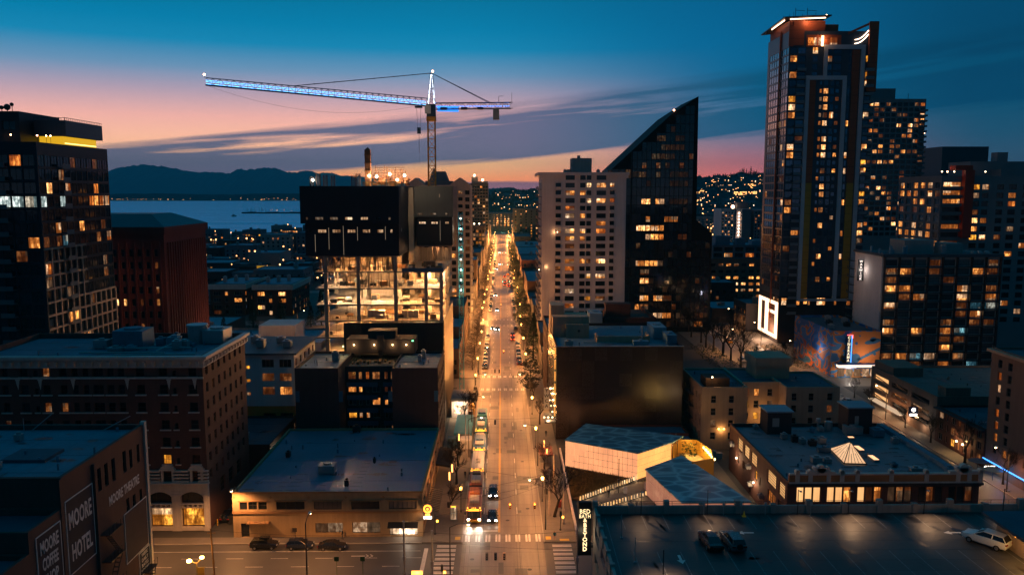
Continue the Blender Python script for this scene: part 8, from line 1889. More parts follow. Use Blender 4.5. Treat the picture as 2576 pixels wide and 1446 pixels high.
place_lamp(g0,8.0,206,'globe lamp lighting a bare tree on the right kerb before the second crossing',None,5200)
place_lamp(g0,-7.8,232,'globe lamp at the left corner of the second crossing',None,4600)
for i,(x,y) in enumerate(((-7.9,256),(8.0,263),(-7.9,282),(8.0,292),(-7.9,306),(8.0,322),(-7.9,334),(8.0,344))):place_lamp(g0,x,y,'amber globe lamp between the second and third crossings','globe lamps past the second crossing',13000)
y = 372
i = 0
while y < 1090:
 if not any(a - 1 < y < b + 1 for a,b in CROSS):
  for s_ in (-1,1):place_lamp(g0,s_ * (7.9 + R.uniform(-0.5,1.8)) + 0.1,y + s_ * 5 + R.uniform(-4,4),'far amber globe lamp in the long double row down the avenue','globe lamps of the far avenue',R.uniform(0.5,1.6) * 19000 * (1 + (y - 370) / 600))
 y += (26 + (y - 370) * 0.02) * R.uniform(0.7,1.3)
for x,y,rz,lb,p_ in ((-7.9,117.0 - 2,0,'tall lamp post at the near left corner outside the frame',6000),(-7.4,172,0,'tall arm lamp over the bus queue on the left kerb',4200),(7.7,166,pi,'tall arm lamp by the red kiosk on the right kerb',8000),(-7.4,214,0,'tall arm lamp below the courtyard apartments',8600),(7.7,214,pi,'tall arm lamp before the big evergreen',8600),(7.6,133.5,pi,'tall arm lamp at the right corner of the first crossing',6400),(-7.5,252,0,'dark arm lamp at left corner of second crossing',8000),(-7.4,190,0,'tall arm lamp by the bus queue rear on the left kerb',4200)):place_lamp(c0,x,y,lb,None,p_ * 0.95,rz,col=(1,0.4,0.12))
place_lamp(c0,-45.4,131.8,'white-lit tall lamp at the left end of the ochre shop',None,2600,-pi / 2,col=(1,0.5,0.22))
for x,y,rz,lb,p_ in ((-30,116.6,pi / 2,'tall lamp on the near kerb of the cross street, left of the corner',4200),(-58,116.4,pi / 2,'unseen tall lamp added on the near kerb behind the theatre corner',4200),(56,116.4,pi / 2,'tall lamp on the cross street before the scalloped parapet, left one',3000),(73,116.4,pi / 2,'tall lamp on the cross street before the scalloped parapet, right one',3000),(99.6,300,pi,'tall white arm lamp by the glowing logo wall',5500),(99.6,262,pi,'arm lamp at the mural corner',5000),(81.2,285,0,'arm lamp among the tall bare trees',5000),(99.6,335,pi,'arm lamp on the side avenue past the logo',5000),(81.2,245,0,'arm lamp at the side avenue crossing',3600),(99.6,200,pi,'arm lamp in front of the ramp garage',900),(99.6,150,pi,'arm lamp in front of the brown apartments',700),(-78,352,0,'amber arm lamp among the conifers by the construction tower',4500),(-86,332,0,'amber arm lamp right of the broad conifer',4500)):place_lamp(c0,x,y,lb,None,p_,rz,col=(1,0.42,0.12))  # lamp behind the theatre corner is unseen, added to brighten the hotel shopfronts
# the twin-headed amber lamp at the bottom edge
tl = empty('twin_lamp',(-45.6,113.6,0),'bright twin headed amber lamp with a banner at the bottom edge of the frame','street lamp')
mb = MB();mb.tube((-45.6,113.6,0),(-45.6,113.6,4.0),0.1,n=6);mb.tube((-45.6,113.6,3.9),(-46.6,113.4,4.4),0.06,n=5);mb.tube((-45.6,113.6,3.9),(-44.9,113.9,4.6),0.06,n=5);mb.tube((-45.6,113.6,3.3),(-44.3,113.6,3.3),0.05,n=5);mb.build('pole',mat('lamp_pole_grey',(0.3,0.22,0.12),0.5),tl);mb = MB();mb.ball((-46.6,113.4,4.4),0.42,sz=0.6);mb.ball((-44.9,113.9,4.7),0.36,sz=0.6);mb.build('lamp_head',emit('twin_head_glow',(1,0.55,0.12),22),tl);mb = MB();mb.box(-45.5,113.58,1.2,-44.5,113.62,3.25);mb.build('banner',mat('banner_cloth',(0.5,0.3,0.06),0.8),tl);lamp(tl,(-45.6,113.3,5.0),700,(1,0.45,0.08),0.4)
mb = MB();mb.tube((-43.6,115.2,0),(-43.9,115.2,8.6),0.16,0.12,8);mb.box(-43.75,114.9,3.2,-43.45,115.05,3.8);mb.box(-44.4,115.1,7.9,-43.2,115.3,8.0);tag(mb.build('utility_pole',mat('pole_timber',(0.2,0.11,0.05),0.8,0.3,2)),'wooden utility pole beside the twin headed amber lamp','pole')
hs = emit('sign_orange_glow',(1,0.32,0.04),5);sb = empty('glowing_street_sign',(-12.6,112,3),'blazing orange lit sign at the bottom edge by the near left corner','sign');mb = MB();mb.box(-13.4,111.9,2.6,-11.8,112.1,3.3);mb.build('sign_face',hs,sb);mb = MB();mb.tube((-12.6,112.15,0),(-12.6,112.15,3.3),0.06,n=6);mb.build('pole',POLE,sb);lamp(sb,(-12.6,111.4,3.0),500,(1,0.4,0.08),0.3)
# lantern strips in the trees and on posts
LS = emit('lantern_strip_glow',(1,0.34,0.08),6)
for x,y,z,lb in ((-9.8,151.2,5.0,'upper of two glowing orange lantern strips in the left tree'),(-10.2,149.0,4.2,'lower of two glowing orange lantern strips in the left tree'),(-9.8,176,3.4,'orange lantern strip beside the blue shelter roof on the left'),(9.3,170.5,3.6,'upper of two orange lantern strips by the red kiosk'),(9.7,166.5,3.0,'lower of two orange lantern strips by the red kiosk')):
 e_ = empty('lantern_strip',(x,y,z),lb,'lantern','orange lantern strips');mb = MB();mb.tube((x,y,z - 0.75),(x,y,z + 0.75),0.14,n=6);mb.build('lantern',LS,e_);mb = MB();mb.tube((x + 0.2,y,0.13),(x + 0.2,y,z + 1.0),0.05,n=5);mb.tube((x + 0.2,y,z + 0.85),(x,y,z + 0.8),0.03,n=4);mb.build('post',POLE,e_);lamp(e_,(x,y - 0.4,z),120,(1,0.4,0.12),0.2)

# ================================================================== vehicles
TYRE = mat('tyre',(0.012,0.012,0.012),0.8);RIM = mat('rim',(0.35,0.35,0.36),0.3,0.1,metal=0.8)
CGL = glass('car_glass',(0.008,0.01,0.012),0.05,0.7)
HEADL = emit('headlight_on',(1,0.86,0.7),45);HOFF = mat('headlight_off',(0.45,0.45,0.45),0.15,0.1);TAIL = emit('taillight_on',(1,0.08,0.02),9);TOFF = mat('taillight_off',(0.25,0.015,0.01),0.2,0.1)
def paint(n,c,r=0.25):return mat('car_paint_' + n,c,r,0.06,1,spec=0.6)
PC_ = {'black':paint('black',(0.012,0.012,0.014)),'navy':paint('navy',(0.015,0.02,0.035)),'grey':paint('grey',(0.11,0.11,0.115)),'silver':paint('silver',(0.35,0.35,0.36)),'white':paint('white',(0.7,0.69,0.67)),'maroon':paint('maroon',(0.16,0.018,0.012)),'yellow':paint('yellow',(0.6,0.3,0.02))}
PROF = {'sedan':dict(L=4.6,W=1.8,z=[(-2.3,.55,.72),(-2.2,.34,.92),(-1.5,.3,.98),(-0.95,.28,1.0),(0.0,.28,1.0),(0.75,.28,.98),(1.5,.3,.88),(2.15,.33,.78),(2.3,.45,.62)],cab=[(-1.75,.98),(-0.95,1.42),(0.25,1.46),(1.05,.97)],cw=0.76),
  'suv':dict(L=4.6,W=1.88,z=[(-2.3,.6,.95),(-2.2,.38,1.1),(-1.5,.34,1.14),(-0.95,.32,1.14),(0.0,.32,1.13),(0.8,.32,1.1),(1.5,.34,1.04),(2.15,.38,.92),(2.3,.5,.7)],cab=[(-2.2,1.12),(-1.85,1.62),(0.15,1.66),(1.05,1.1)],cw=0.8)}
CARM = {}
def car_meshes(kind):
 if kind in CARM:return CARM[kind]
 P_ = PROF[kind];hw = P_['W'] / 2;b_ = MB();S_ = []
 for x,zl,zh in P_['z']:
  f = 1.0 if abs(x) < 1.9 else (0.93 if abs(x) < 2.25 else 0.82);w = hw * f
  S_.append([(x,-w * 0.93,zl),(x,-w,zl + 0.12),(x,-w,(zl + zh) / 2 + .05),(x,-w * 0.95,zh - 0.05),(x,-w * 0.8,zh),(x,0,zh + 0.03),(x,w * 0.8,zh),(x,w * 0.95,zh - 0.05),(x,w,(zl + zh) / 2 + .05),(x,w,zl + 0.12),(x,w * 0.93,zl)])
 for a,c in zip(S_,S_[1:]):
  for i in range(10):b_.face([a[i],c[i],c[i + 1],a[i + 1]])
  b_.face([a[10],c[10],c[0],a[0]])
 b_.face(S_[0]);b_.face(list(reversed(S_[-1])))
 c_ = P_['cab'];cw = P_['cw'];r_ = cw * 0.82
 (x0,z0),(x1,z1),(x2,z2),(x3,z3) = c_
 b_.face([(x1,-r_ * .95,z1),(x2,-r_ * .95,z2),(x2,r_ * .95,z2),(x1,r_ * .95,z1)])                       # roof
 b_.face([(x1,-r_ * .95,z1),(x2,-r_ * .95,z2),(x2 + .1,-r_,z2 - .09),(x1 - .1,-r_,z1 - .09)]);b_.face([(x1 - .1,r_,z1 - .09),(x2 + .1,r_,z2 - .09),(x2,r_ * .95,z2),(x1,r_ * .95,z1)])
 for s_ in (-1,1):
  for xa,xb in ((x2,x3),(x1,x0)):
   za,zb = (z2,z3) if xa == x2 else (z1,z0);b_.tube((xa,s_ * r_,za - 0.04),(xb,s_ * cw * 0.98,zb),0.045,n=4)
  xm = (x1 + x2) / 2;b_.tube((xm,s_ * r_,(z1 + z2) / 2 - .05),(xm + .05,s_ * cw,z0),0.05,n=4)
  b_.box(x3 - 0.25,s_ * (hw + 0.02),z3 + 0.02,x3 - 0.08,s_ * (hw + 0.2),z3 + 0.17)
 gl_ = MB();e = 0.01
 gl_.face([(x3,-cw,z3 - e),(x3,cw,z3 - e),(x2,r_ * .95,z2 - .02),(x2,-r_ * .95,z2 - .02)]);gl_.face([(x0,cw,z0 - e),(x0,-cw,z0 - e),(x1,-r_ * .95,z1 - .02),(x1,r_ * .95,z1 - .02)])
 for s_ in (-1,1):gl_.face([(x0,s_ * cw,z0 - e),(x3,s_ * cw,z3 - e),(x2,s_ * r_,z2 - .06),(x1,s_ * r_,z1 - .06)])
 w_ = MB();w_.tube((0,-0.11,0),(0,0.11,0),0.33,n=14);ri = MB();ri.tube((0,-0.125,0),(0,0.125,0),0.2,n=10)
 hl = MB();hl.box(-0.06,-0.2,-0.08,0.06,0.2,0.08)
 CARM[kind] = (b_,gl_.mesh('windows',CGL),w_.mesh('tyre',TYRE),ri.mesh('rim',RIM),hl);return CARM[kind]
CARP = {}
def car(x,y,heading,kind,colour,label,group=None,z=0.016,lights=None,s=1.0,cat='car'):
 """heading: direction the bonnet points, radians from +X"""
 b_,gl_,ty,ri,hl = car_meshes(kind);P_ = PROF[kind]
 key = (kind,colour,lights)
 if key not in CARP:
  m_ = b_.mesh('body',PC_[colour]);hm_ = hl.mesh('headlight',HEADL if lights in ('front','both') else HOFF);tm = hl.mesh('taillight',TAIL if lights in ('rear','both') else TOFF);CARP[key] = (m_,hm_,tm)
 m_,hm_,tm = CARP[key]
 r_ = empty('parked_car' if lights is None else 'moving_car',(x,y,z),label,cat,group,heading);r_.scale = (s,s,s)
 inst('body',m_,(0,0,0),0,r_);inst('windows',gl_,(0,0,0),0,r_)
 for wx in (-1.38,1.42):
  for s_ in (-1,1):
   w_ = inst('wheel',ty,(wx,s_ * (P_['W'] / 2 - 0.1),0.33),0,r_);inst('rim',ri,(0,0,0),0,w_)
 hz = 0.68 if kind == 'sedan' else 0.82
 for s_ in (-1,1):inst('headlight',hm_,(2.22,s_ * 0.62,hz),0,r_);inst('taillight',tm,(-2.26,s_ * 0.66,hz + 0.08),0,r_)
 return r_
DN,UP = -pi / 2,pi / 2
car(-39.6,127.3 - 0.2,0,'suv','black','dark parked suv with roof box, leftmost of three in front of the ochre shop');mb = MB();mb.box(-40.3,126.7,1.68,-38.7,127.5,1.98);o_ = mb.build('roof_box',PC_['black']);par = [q for q in COL.objects if q.get('label','').startswith('dark parked suv with roof box')][0];o_.parent = par;o_.location = (39.6,-127.1,0)
car(-33.6,126.9,0,'suv','navy','dark parked hatchback, middle of three in front of the ochre shop',s=0.95)
car(-28.2,126.6,0,'sedan','black','dark parked saloon, rightmost of three in front of the ochre shop')
car(-60.5,126.6,0,'suv','black','dark parked car half hidden behind the theatre corner')
car(-49.6,139,UP,'suv','black','dark car parked in the alley beside the brick hotel');car(-49.4,146,UP,'sedan','grey','second dark car parked deeper in the alley beside the brick hotel')
for x,y,lb in ((-50.6,136.2,'yellow bollard at the alley mouth by the brick hotel'),(-50.4,138.8,'second yellow bollard deeper in the alley')):mb = MB();mb.tube((x,y,0),(x,y,1.1),0.12,n=8);mb.ball((x,y,1.1),0.12);tag(mb.build('bollard',mat('bollard_yellow',(0.5,0.3,0.03),0.6)),lb,'bollard')
mb = MB();mb.box(-49.0,136.8,0,-47.9,138.2,1.4);mb.box(-49.05,136.75,1.403,-47.85,138.25,1.5);mb.box(-48.9,141,0,-47.8,142.2,1.3);
tag(mb.build('alley_dumpster',DMETAL),'dark dumpster in the alley beside the brick hotel','bin')
car(25.0,90.9,UP + 0.06,'sedan','maroon','maroon saloon parked on the garage roof deck',z=DZ + 0.004,s=1.04)
jp = car(27.6,90.6,UP + 0.06,'suv','grey','grey off-roader with spare wheel parked beside the maroon saloon',z=DZ + 0.004,s=1.02);k = MB();k.tube((-2.28,0,0.98),(-2.5,0,0.98),0.36,n=14);k.build('spare_wheel',TYRE,jp,rel=False)
car(58.2,90.6,UP + 0.62,'suv','white','white estate car parked alone at the right of the roof deck',z=DZ + 0.004,s=1.1)
m1 = car(-1.75,138.3,DN,'sedan','black','dark car with headlights on waiting at the first stop line',lights='front');m2_ = car(-1.75,149.6,DN,'suv','navy','dark car with blazing headlights behind the car at the stop line',lights='front')
for m_ in (m1,m2_):
 for s_ in (-0.6,0.6):lamp(m_,m_.location + Vector((s_,-2.6,0.7)),260,(1,0.85,0.7),0.1,spot=70,blend=0.8,rot=(radians(78),0,pi))
rr = random.Random(55)
cl = list(PC_);pl = [('left',-5.75,DN),('right',6.05,UP)]
for i,(y,c_) in enumerate(((262,'black'),(267.5,'silver'),(273.5,'navy'),(279.5,'grey'),(286,'black'),(292,'black'),(299,'silver'),(312,'white'),(318.5,'grey'))):car(-5.75,y,DN,'sedan' if i % 3 else 'suv',c_,'car parked at the left kerb between the second and third crossings','cars parked on the left past the second crossing')
for i,(y,c_) in enumerate(((268,'black'),(274,'navy'),(281,'silver'),(287,'black'),(294,'silver'),(300.5,'grey'),(336,'black'))):car(6.0,y,UP,'suv' if i % 3 else 'sedan',c_,'car parked at the right kerb between the second and third crossings','cars parked on the right past the second crossing')
for y,c_,lb in ((313,'maroon','red car with glowing tail lights nearest in the right lane'),(322,'black','dark car with glowing tail lights queuing behind the red car')):car(4.4,y,UP,'sedan',c_,lb,lights='rear')
for x,y,lb in ((-3.9,337,'left of two headlight-lit cars abreast at the third crossing'),(-1.8,335,'right of two headlight-lit cars abreast at the third crossing'),(-2.4,390,'car with bright headlights past the third crossing'),(-3.6,447,'car with blazing headlights before the fourth crossing'),(-1.9,640,'car with headlights before the sixth crossing'),(-2.2,760,'car with headlights far down the avenue'),(-3.8,600,'car with twin white headlights by the fifth crossing')):car(x,y,DN,'sedan',rr.choice(cl),lb,lights='front')
for x,y in ((4.2,490),(2.1,497),(4.4,503),(2.2,512),(4.3,520),(2.0,545),(4.3,560)):car(x,y,UP,'sedan',rr.choice(cl),'queued car with red tail lights before the fifth crossing','queue of tail lights',lights='rear')
for y in list(range(376,455,7)) + list(range(484,560,8)) + list(range(590,680,9)):
 for nm,x,hd in pl:
  if rr.random() < 0.62:car(x,y + rr.uniform(-1,1),hd,rr.choice(('sedan','suv')),rr.choice(('black','navy','grey','silver','white')),'small parked car far down the ' + nm + ' kerb of the avenue','cars parked along the far ' + nm + ' kerb')
for x,y,hd,c_,lb,lt in ((84,262,UP,'silver','silver car parked under the tall bare trees',None),(83.6,253,UP,'grey','grey car parked nearest under the tall bare trees',None),(97.4,285,DN,'maroon','red car parked below the glowing logo wall',None),(89,306,UP,'yellow','yellow cab on the side avenue',None),(83.8,272,UP,'white','white car parked under the bare trees near the crossing',None),(88,318,UP,'grey','grey car behind the yellow cab',None),(97.2,228,DN,'white','white van-like car by the cinema marquee','front'),(96.8,216,DN,'silver','silver car near the hotel foot','front')):car(x,y,hd,'suv' if c_ in ('white','grey') else 'sedan',c_,lb,lights=lt)
# --- articulated buses
BW = mat('bus_pale',(0.45,0.43,0.42),0.35,0.12,0.8,spec=0.5);BB = mat('bus_blue',(0.03,0.09,0.2),0.35,0.1);BT_ = mat('bus_teal',(0.04,0.2,0.2),0.35,0.1);BYEL = mat('bus_yellow',(0.6,0.35,0.04),0.4,0.1)
DEST = emit('bus_display',(1,0.36,0.03),3.5);AMB = emit('bus_marker',(1,0.36,0.04),5);BIN = litwin('bus_interior',(1,0.72,0.42),0.5,lo=0.8)
def bus(yf,Ls,label,body,units_,number=None,x=-5.05):
 """front (facing the camera) at yf; sections of the given lengths behind it"""
 r_ = empty('articulated_bus',(x,yf,0.016),label,'bus');hw = 1.28;y = 0.0;H_ = 3.05
 def bx(mb,x0,y0,z0,x1,y1,z1,**k):mb.box(x0,y0,z0,x1,y1,z1,**k)
 for si,L_ in enumerate(Ls):
  mb = MB();bx(mb,-hw,y,0.35,hw,y + L_,H_ - 0.25);mb.prism([(-hw,y),(hw,y),(hw,y + L_),(-hw,y + L_)],H_ - 0.25,H_ - 0.2)
  bx(mb,-hw + 0.12,y + 0.1,H_ - 0.197,hw - 0.12,y + L_ - 0.1,H_)
  for s_ in (-1,1):bx(mb,s_ * (hw - 0.02),y + .4,H_ - .6,s_ * (hw + .015),y + L_ - .4,H_ - .3)
  mb.build('body',body,r_,rel=False)
  k = MB()
  for s_ in (-1,1):
   n = int(L_ / 1.5)
   for i in range(n):bx(k,s_ * (hw + 0.003),y + 0.3 + i * (L_ - .5) / n,1.35,s_ * (hw + 0.03),y + 0.2 + (i + 0.9) * (L_ - .5) / n,2.4)
  k.build('side_windows',BIN,r_,rel=False)
  for wy in ((2.4,L_ - 2.2) if si == 0 else (L_ * 0.6,)):
   for s_ in (-1,1):k = MB();k.tube((s_ * (hw - 0.3),y + wy,0.48),(s_ * (hw + 0.02),y + wy,0.48),0.48,n=14);k.build('wheel',TYRE,r_,rel=False)
  for i,(u0,w,l,h,m_) in enumerate(units_[si]):
   k = MB();bx(k,-w / 2,y + u0,H_ + 0.003,w / 2,y + u0 + l,H_ + h);bx(k,-w / 2 + 0.1,y + u0 + 0.1,H_ + h + 0.002,-0.1,y + u0 + l - 0.1,H_ + h + 0.05);bx(k,0.1,y + u0 + 0.1,H_ + h + 0.002,w / 2 - 0.1,y + u0 + l - 0.1,H_ + h + 0.05);k.build('roof_unit',m_,r_,rel=False)
  y += L_
  if si < len(Ls) - 1:
   k = MB()
   for q in range(5):bx(k,-hw + 0.1 - 0.05 * (q % 2),y + q * 0.24,0.5,hw - 0.1 + 0.05 * (q % 2),y + 0.22 + q * 0.24,H_ - 0.15)
   k.build('bellows',TYRE,r_,rel=False);y += 1.2
 k = MB();k.face([(-1.12,-0.06,1.0),(1.12,-0.06,1.0),(1.1,-0.03,2.35),(-1.1,-0.03,2.35)]);k.build('windscreen',CGL,r_,rel=False)
 k = MB();bx(k,-0.95,-0.07,2.45,0.95,-0.004,2.78);k.build('display',DEST,r_,rel=False)
 k = MB();bx(k,-1.2,-0.14,0.35,1.2,-0.004,0.62);bx(k,-0.9,-0.4,0.7,0.9,-0.143,0.8);k.build('bumper',BYEL,r_,rel=False)
 for s_ in (-1,1):
  k = MB();bx(k,s_ * 0.78,-0.09,0.72,s_ * 1.15,-0.004,0.95);k.build('headlight',HEADL,r_,rel=False)
  k = MB();k.ball((s_ * 1.1,0.12,H_ - 0.1),0.13,n=6,m=4);k.ball((s_ * 1.22,-0.05,2.6),0.11,n=6,m=4);k.build('marker_light',AMB,r_,rel=False)
  k = MB();k.tube((s_ * 1.2,-0.05,2.5),(s_ * 1.5,-0.3,2.4),0.04,n=4);bx(k,s_ * 1.42,-0.36,1.9,s_ * 1.62,-0.28,2.4);k.build('mirror',DMETAL,r_,rel=False)
 k = MB();
 for q in (-0.3,0,0.3):k.ball((q,0.1,H_ - 0.1),0.09,n=6,m=4)
 k.build('marker_light',AMB,r_,rel=False)
 if number:
  t_ = text(number,1.5,(0,0,0),(0,0,pi / 2),mat('number_black',(0.02,0.02,0.02)),'lettering',None,0.004,0.0);t_.parent = r_;t_.location = (0.1,Ls[0] * 0.4,H_ + 0.03)
 return r_
PALE,BLUE_ = mat('bus_roof_pale',(0.36,0.34,0.33),0.5),BB
b1 = bus(136.2,(10.2,7.0),'lead articulated bus with lit orange display and blazing headlights at the stop line',mat('bus_red',(0.25,0.09,0.05),0.35),[[(2.0,1.7,3.2,.35,PALE),(6.2,1.9,3.0,.3,mat('bus_red_roof',(0.35,0.14,0.06),0.5))],[(1.0,1.8,3.0,.4,PALE),(4.6,1.6,1.6,.5,DMETAL)]])
b2 = bus(156.4,(11.2,),'second bus in the queue with a plain white roof and a large fleet number',BW,[[]],'3619')
b3 = bus(169.6,(10.6,),'third bus in the queue with blue roof panels and a white hatch',BB,[[(1.4,2.0,2.6,.35,PALE),(5.0,1.6,3.4,.3,BLUE_),(8.7,1.8,1.5,.3,PALE)]])
b4 = bus(183.6,(10.2,7.0),'last and farthest bus in the queue with blue roof equipment',BT_,[[(1.6,1.7,3.6,.35,PALE),(6.2,1.8,2.6,.4,BLUE_)],[(1.2,1.8,3.2,.4,BLUE_)]])
for s_ in (-0.9,0.9):lamp(b1,(-5.05 + s_,135.7,0.85),900,(1,0.85,0.65),0.12,spot=75,blend=0.8,rot=(radians(76),0,pi))

# ================================================================== people
def person(x,y,heading,label,top,legs,z=0.13,stride=0.12,arm=0.1,skin=(0.3,0.18,0.12),hair=(0.02,0.015,0.01),bag=False):
 V = [(0,0,.95),(0,0,1.15),(0,0,1.38),(0,0,1.5),(0,0.02,1.6),(0,0.03,1.72)];r_ = [.155,.145,.16,.06,.085,.08];E_ = [(0,1),(1,2),(2,3),(3,4),(4,5)]
 for s_ in (-1,1):
  n = len(V);V += [(s_ * .09,0,.88),(s_ * .1,s_ * stride * .5,.5),(s_ * .1,s_ * stride - .02,.1),(s_ * .11,s_ * stride + .14,.05)];r_ += [.1,.07,.05,.045];E_ += [(0,n),(n,n + 1),(n + 1,n + 2),(n + 2,n + 3)]
  n = len(V);V += [(s_ * .19,0,1.4),(s_ * .24,-s_ * arm * .5,1.14),(s_ * .23,-s_ * arm + .06,.9),(s_ * .23,-s_ * arm + .08,.8)];r_ += [.065,.05,.04,.04];E_ += [(2,n),(n,n + 1),(n + 1,n + 2),(n + 2,n + 3)]
 me = bpy.data.meshes.new('person');me.from_pydata(V,E_,[]);o_ = bpy.data.objects.new('person',me);LINK(o_)
 sm = o_.modifiers.new('skin','SKIN');
 for i,q in enumerate(r_):me.skin_vertices[0].data[i].radius = (q,q * 0.8)
 me.skin_vertices[0].data[0].use_root = True
 o_.modifiers.new('sub','SUBSURF').levels = 1;o_.modifiers['sub'].render_levels = 1
 m_ = bpy.data.materials.new('clothes');m_.use_nodes = True;t = NT(m_.node_tree);p = t.N['Principled BSDF']
 zz = t.sep(t.n('ShaderNodeTexCoord').outputs['Object'])[2]
 c = t.ramp(t.m('DIVIDE',zz,1.9),[(0.0,(0.02,0.02,0.02)),(0.055,legs),(0.48,top),(0.79,skin),(0.9,hair)],'CONSTANT');t.L.new(c,p.inputs['Base Color']);p.inputs['Roughness'].default_value = 0.8;me.materials.append(m_)
 o_.location = (x,y,z);o_.rotation_euler = (0,0,heading);tag(o_,label,'person');return o_
person(-27.2,130.0,pi / 2,'person in dark hooded coat walking past the glass block window of the ochre shop',(0.012,0.012,0.014),(0.06,0.06,0.07))
person(-8.9,149.6,pi,'person in dark clothes walking on the left pavement beside the globe lamp',(0.015,0.014,0.014),(0.02,0.02,0.025),z=0.16)
person(-7.6,158.6,pi,'person standing at the kerb by the white roofed bus',(0.015,0.015,0.02),(0.02,0.02,0.02),stride=.03,z=0.16)
person(8.9,128.9,0,'person in teal jacket and pale shorts at the right corner of the crossing',(0.02,0.12,0.14),(0.5,0.35,0.25),z=0.15)
person(20.6,147.9,0.4,'person in dark clothes standing on the pavilion forecourt',(0.012,0.014,0.02),(0.02,0.02,0.03),z=0.145,stride=.03)
for i,(x,y,a) in enumerate(((-9.6,171.5,0.2),(10.6,186.5,pi),(-10.2,224,pi),(9.6,214,0))):person(x,y,a,('person in dark clothes by the blue hoarding','person in dark clothes under the bronze block wall lamps','person in dark clothes near the bright corner shop','person in dark clothes below the lamp-lit bare tree')[i] + ' on the ' + ('left' if x < 0 else 'right') + ' pavement',(0.015,0.015,0.018),(0.03,0.03,0.04))
person(22.0,149.7,0.9,'person in pale clothes standing against the glowing bollards',(0.5,0.45,0.4),(0.4,0.35,0.3),z=0.145,stride=.04)

# ================================================================== kerbside furniture, signals, wires
sh = empty('bus_shelter_panel',(-8.7,137.6,0.15),'tall lit white advertising panel on the left pavement','display panel');mb = MB();mb.box(-9.3,137.4,0.3,-8.2,137.7,3.0);mb.build('frame',METAL,sh);mb = MB();mb.box(-9.2,137.34,0.45,-8.3,137.397,1.5);mb.box(-9.2,137.34,1.6,-8.3,137.397,2.6);mb.build('poster',litwin('poster_glow',(1,0.72,0.5),0.8,lo=1,curtain=0.1),sh);mb = MB();mb.box(-9.2,137.34,2.68,-8.3,137.396,2.9);mb.build('route_display',DEST,sh)
b = MB();b.box(-11.4,171.5,0.13,-8.6,178.5,0.14);tarp = empty('construction_hoarding',(-9.6,183,0.13),'blue covered walkway and white hoarding on the left pavement by the buses','hoarding');mb = MB();mb.box(-11.3,181,2.6,-7.2,196.5,2.85)
for y in (181.2,186,191,196):mb.box(-7.5,y,0.13,-7.25,y + 0.25,2.6);mb.box(-11.2,y,0.13,-10.95,y + .25,2.6)
mb.build('roof',mat('hoarding_blue',(0.04,0.2,0.3),0.6,0.3,0.5),tarp);mb = MB();mb.box(-9.6,177.5,0.13,-7.0,180.8,2.3);mb.build('white_box',WHITEP,tarp);mb = MB();mb.box(-12.6,178,0.13,-10.2,180.5,2.4);mb.build('blue_box',BLUEP,tarp)
st_ = Bld('corner_shop','small flat roofed shop with bright open interior at the left of the second block','building',-10,210);st_.box(-13.2,-9.0,203.5,212,0.13,4.6,CONCW,ROOFD,{'S':[(0.5,3.8,0.9,3.4,3,1,'q')]},depth=0.3);so = st_.done();mb = MB();mb.box(-13.3,202.6,4.603,-8.6,212.4,5.4);mb.build('fascia',CONCG,so);lamp(so,(-11,202.6,3.0),1200,(1,0.7,0.42),0.4)
for i in range(5):
 k = MB();y = 199 + i * 6.5;k.box(-8.7 + .1 * i,y,0.13,-7.5 + .1 * i,y + 4,1.9);k.box(-8.6 + .1 * i,y + 1,1.9,-7.6 + .1 * i,y + 3.2,2.6);k.tube((-8.8 + .1 * i,y + .8,.5),(-7.4 + .1 * i,y + .8,.5),.38,n=8);k.tube((-8.8 + .1 * i,y + 3.2,.5),(-7.4 + .1 * i,y + 3.2,.5),.38,n=8);tag(k.build('site_machine',DMETAL if i != 1 else mat('machine_yellow',(0.35,0.2,0.03),0.6)),'yellow site machine on the left pavement by the bright corner shop' if i == 1 else 'dark covered site machine on the left pavement beyond the buses','site machine',None if i == 1 else 'site machines on the left pavement')
ki = empty('kiosk',(9.4,168,0.13),'dark red roofed kiosk on the right pavement with two orange lantern strips','kiosk');mb = MB();mb.box(8.1,165.6,2.5,11.0,171.4,2.75);mb.build('roof',mat('kiosk_red',(0.16,0.05,0.04),0.7),ki);mb = MB()
for x,y in ((8.3,165.8),(10.7,165.8),(8.3,171),(10.7,171)):mb.tube((x,y,0.13),(x,y,2.5),0.07,n=5)
mb.box(8.4,168,0.13,10.6,168.1,2.4);mb.build('frame',METAL,ki)
def bin_(x,y,lb):mb = MB();mb.tube((x,y,0.15),(x,y,1.1),0.3,0.34,9);mb.tube((x,y,1.1),(x,y,1.25),0.36,0.2,9);tag(mb.build('litter_bin',DMETAL),lb,'bin')
bin_(-10.0,143.6,'round litter bin on left pavement behind the lit advertising panel');bin_(8.6,150.0,'round litter bin on right pavement by the small bare tree')
mb = MB();mb.box(10.5,143.2,0.15,11.1,143.8,1.3);mb.box(10.45,143.15,1.303,11.15,143.85,1.4);tag(mb.build('news_box',mat('news_red',(0.35,0.06,0.03),0.5)),'red news box beside the gnarled tree','box')
SIGR = emit('signal_red',(1,0.22,0.03),16);SIGO = emit('signal_amber',(1,0.5,0.05),10);SIGG = emit('signal_green',(0.2,1,0.75),12)
HOUS = mat('signal_yellow_housing',(0.35,0.18,0.03),0.5)
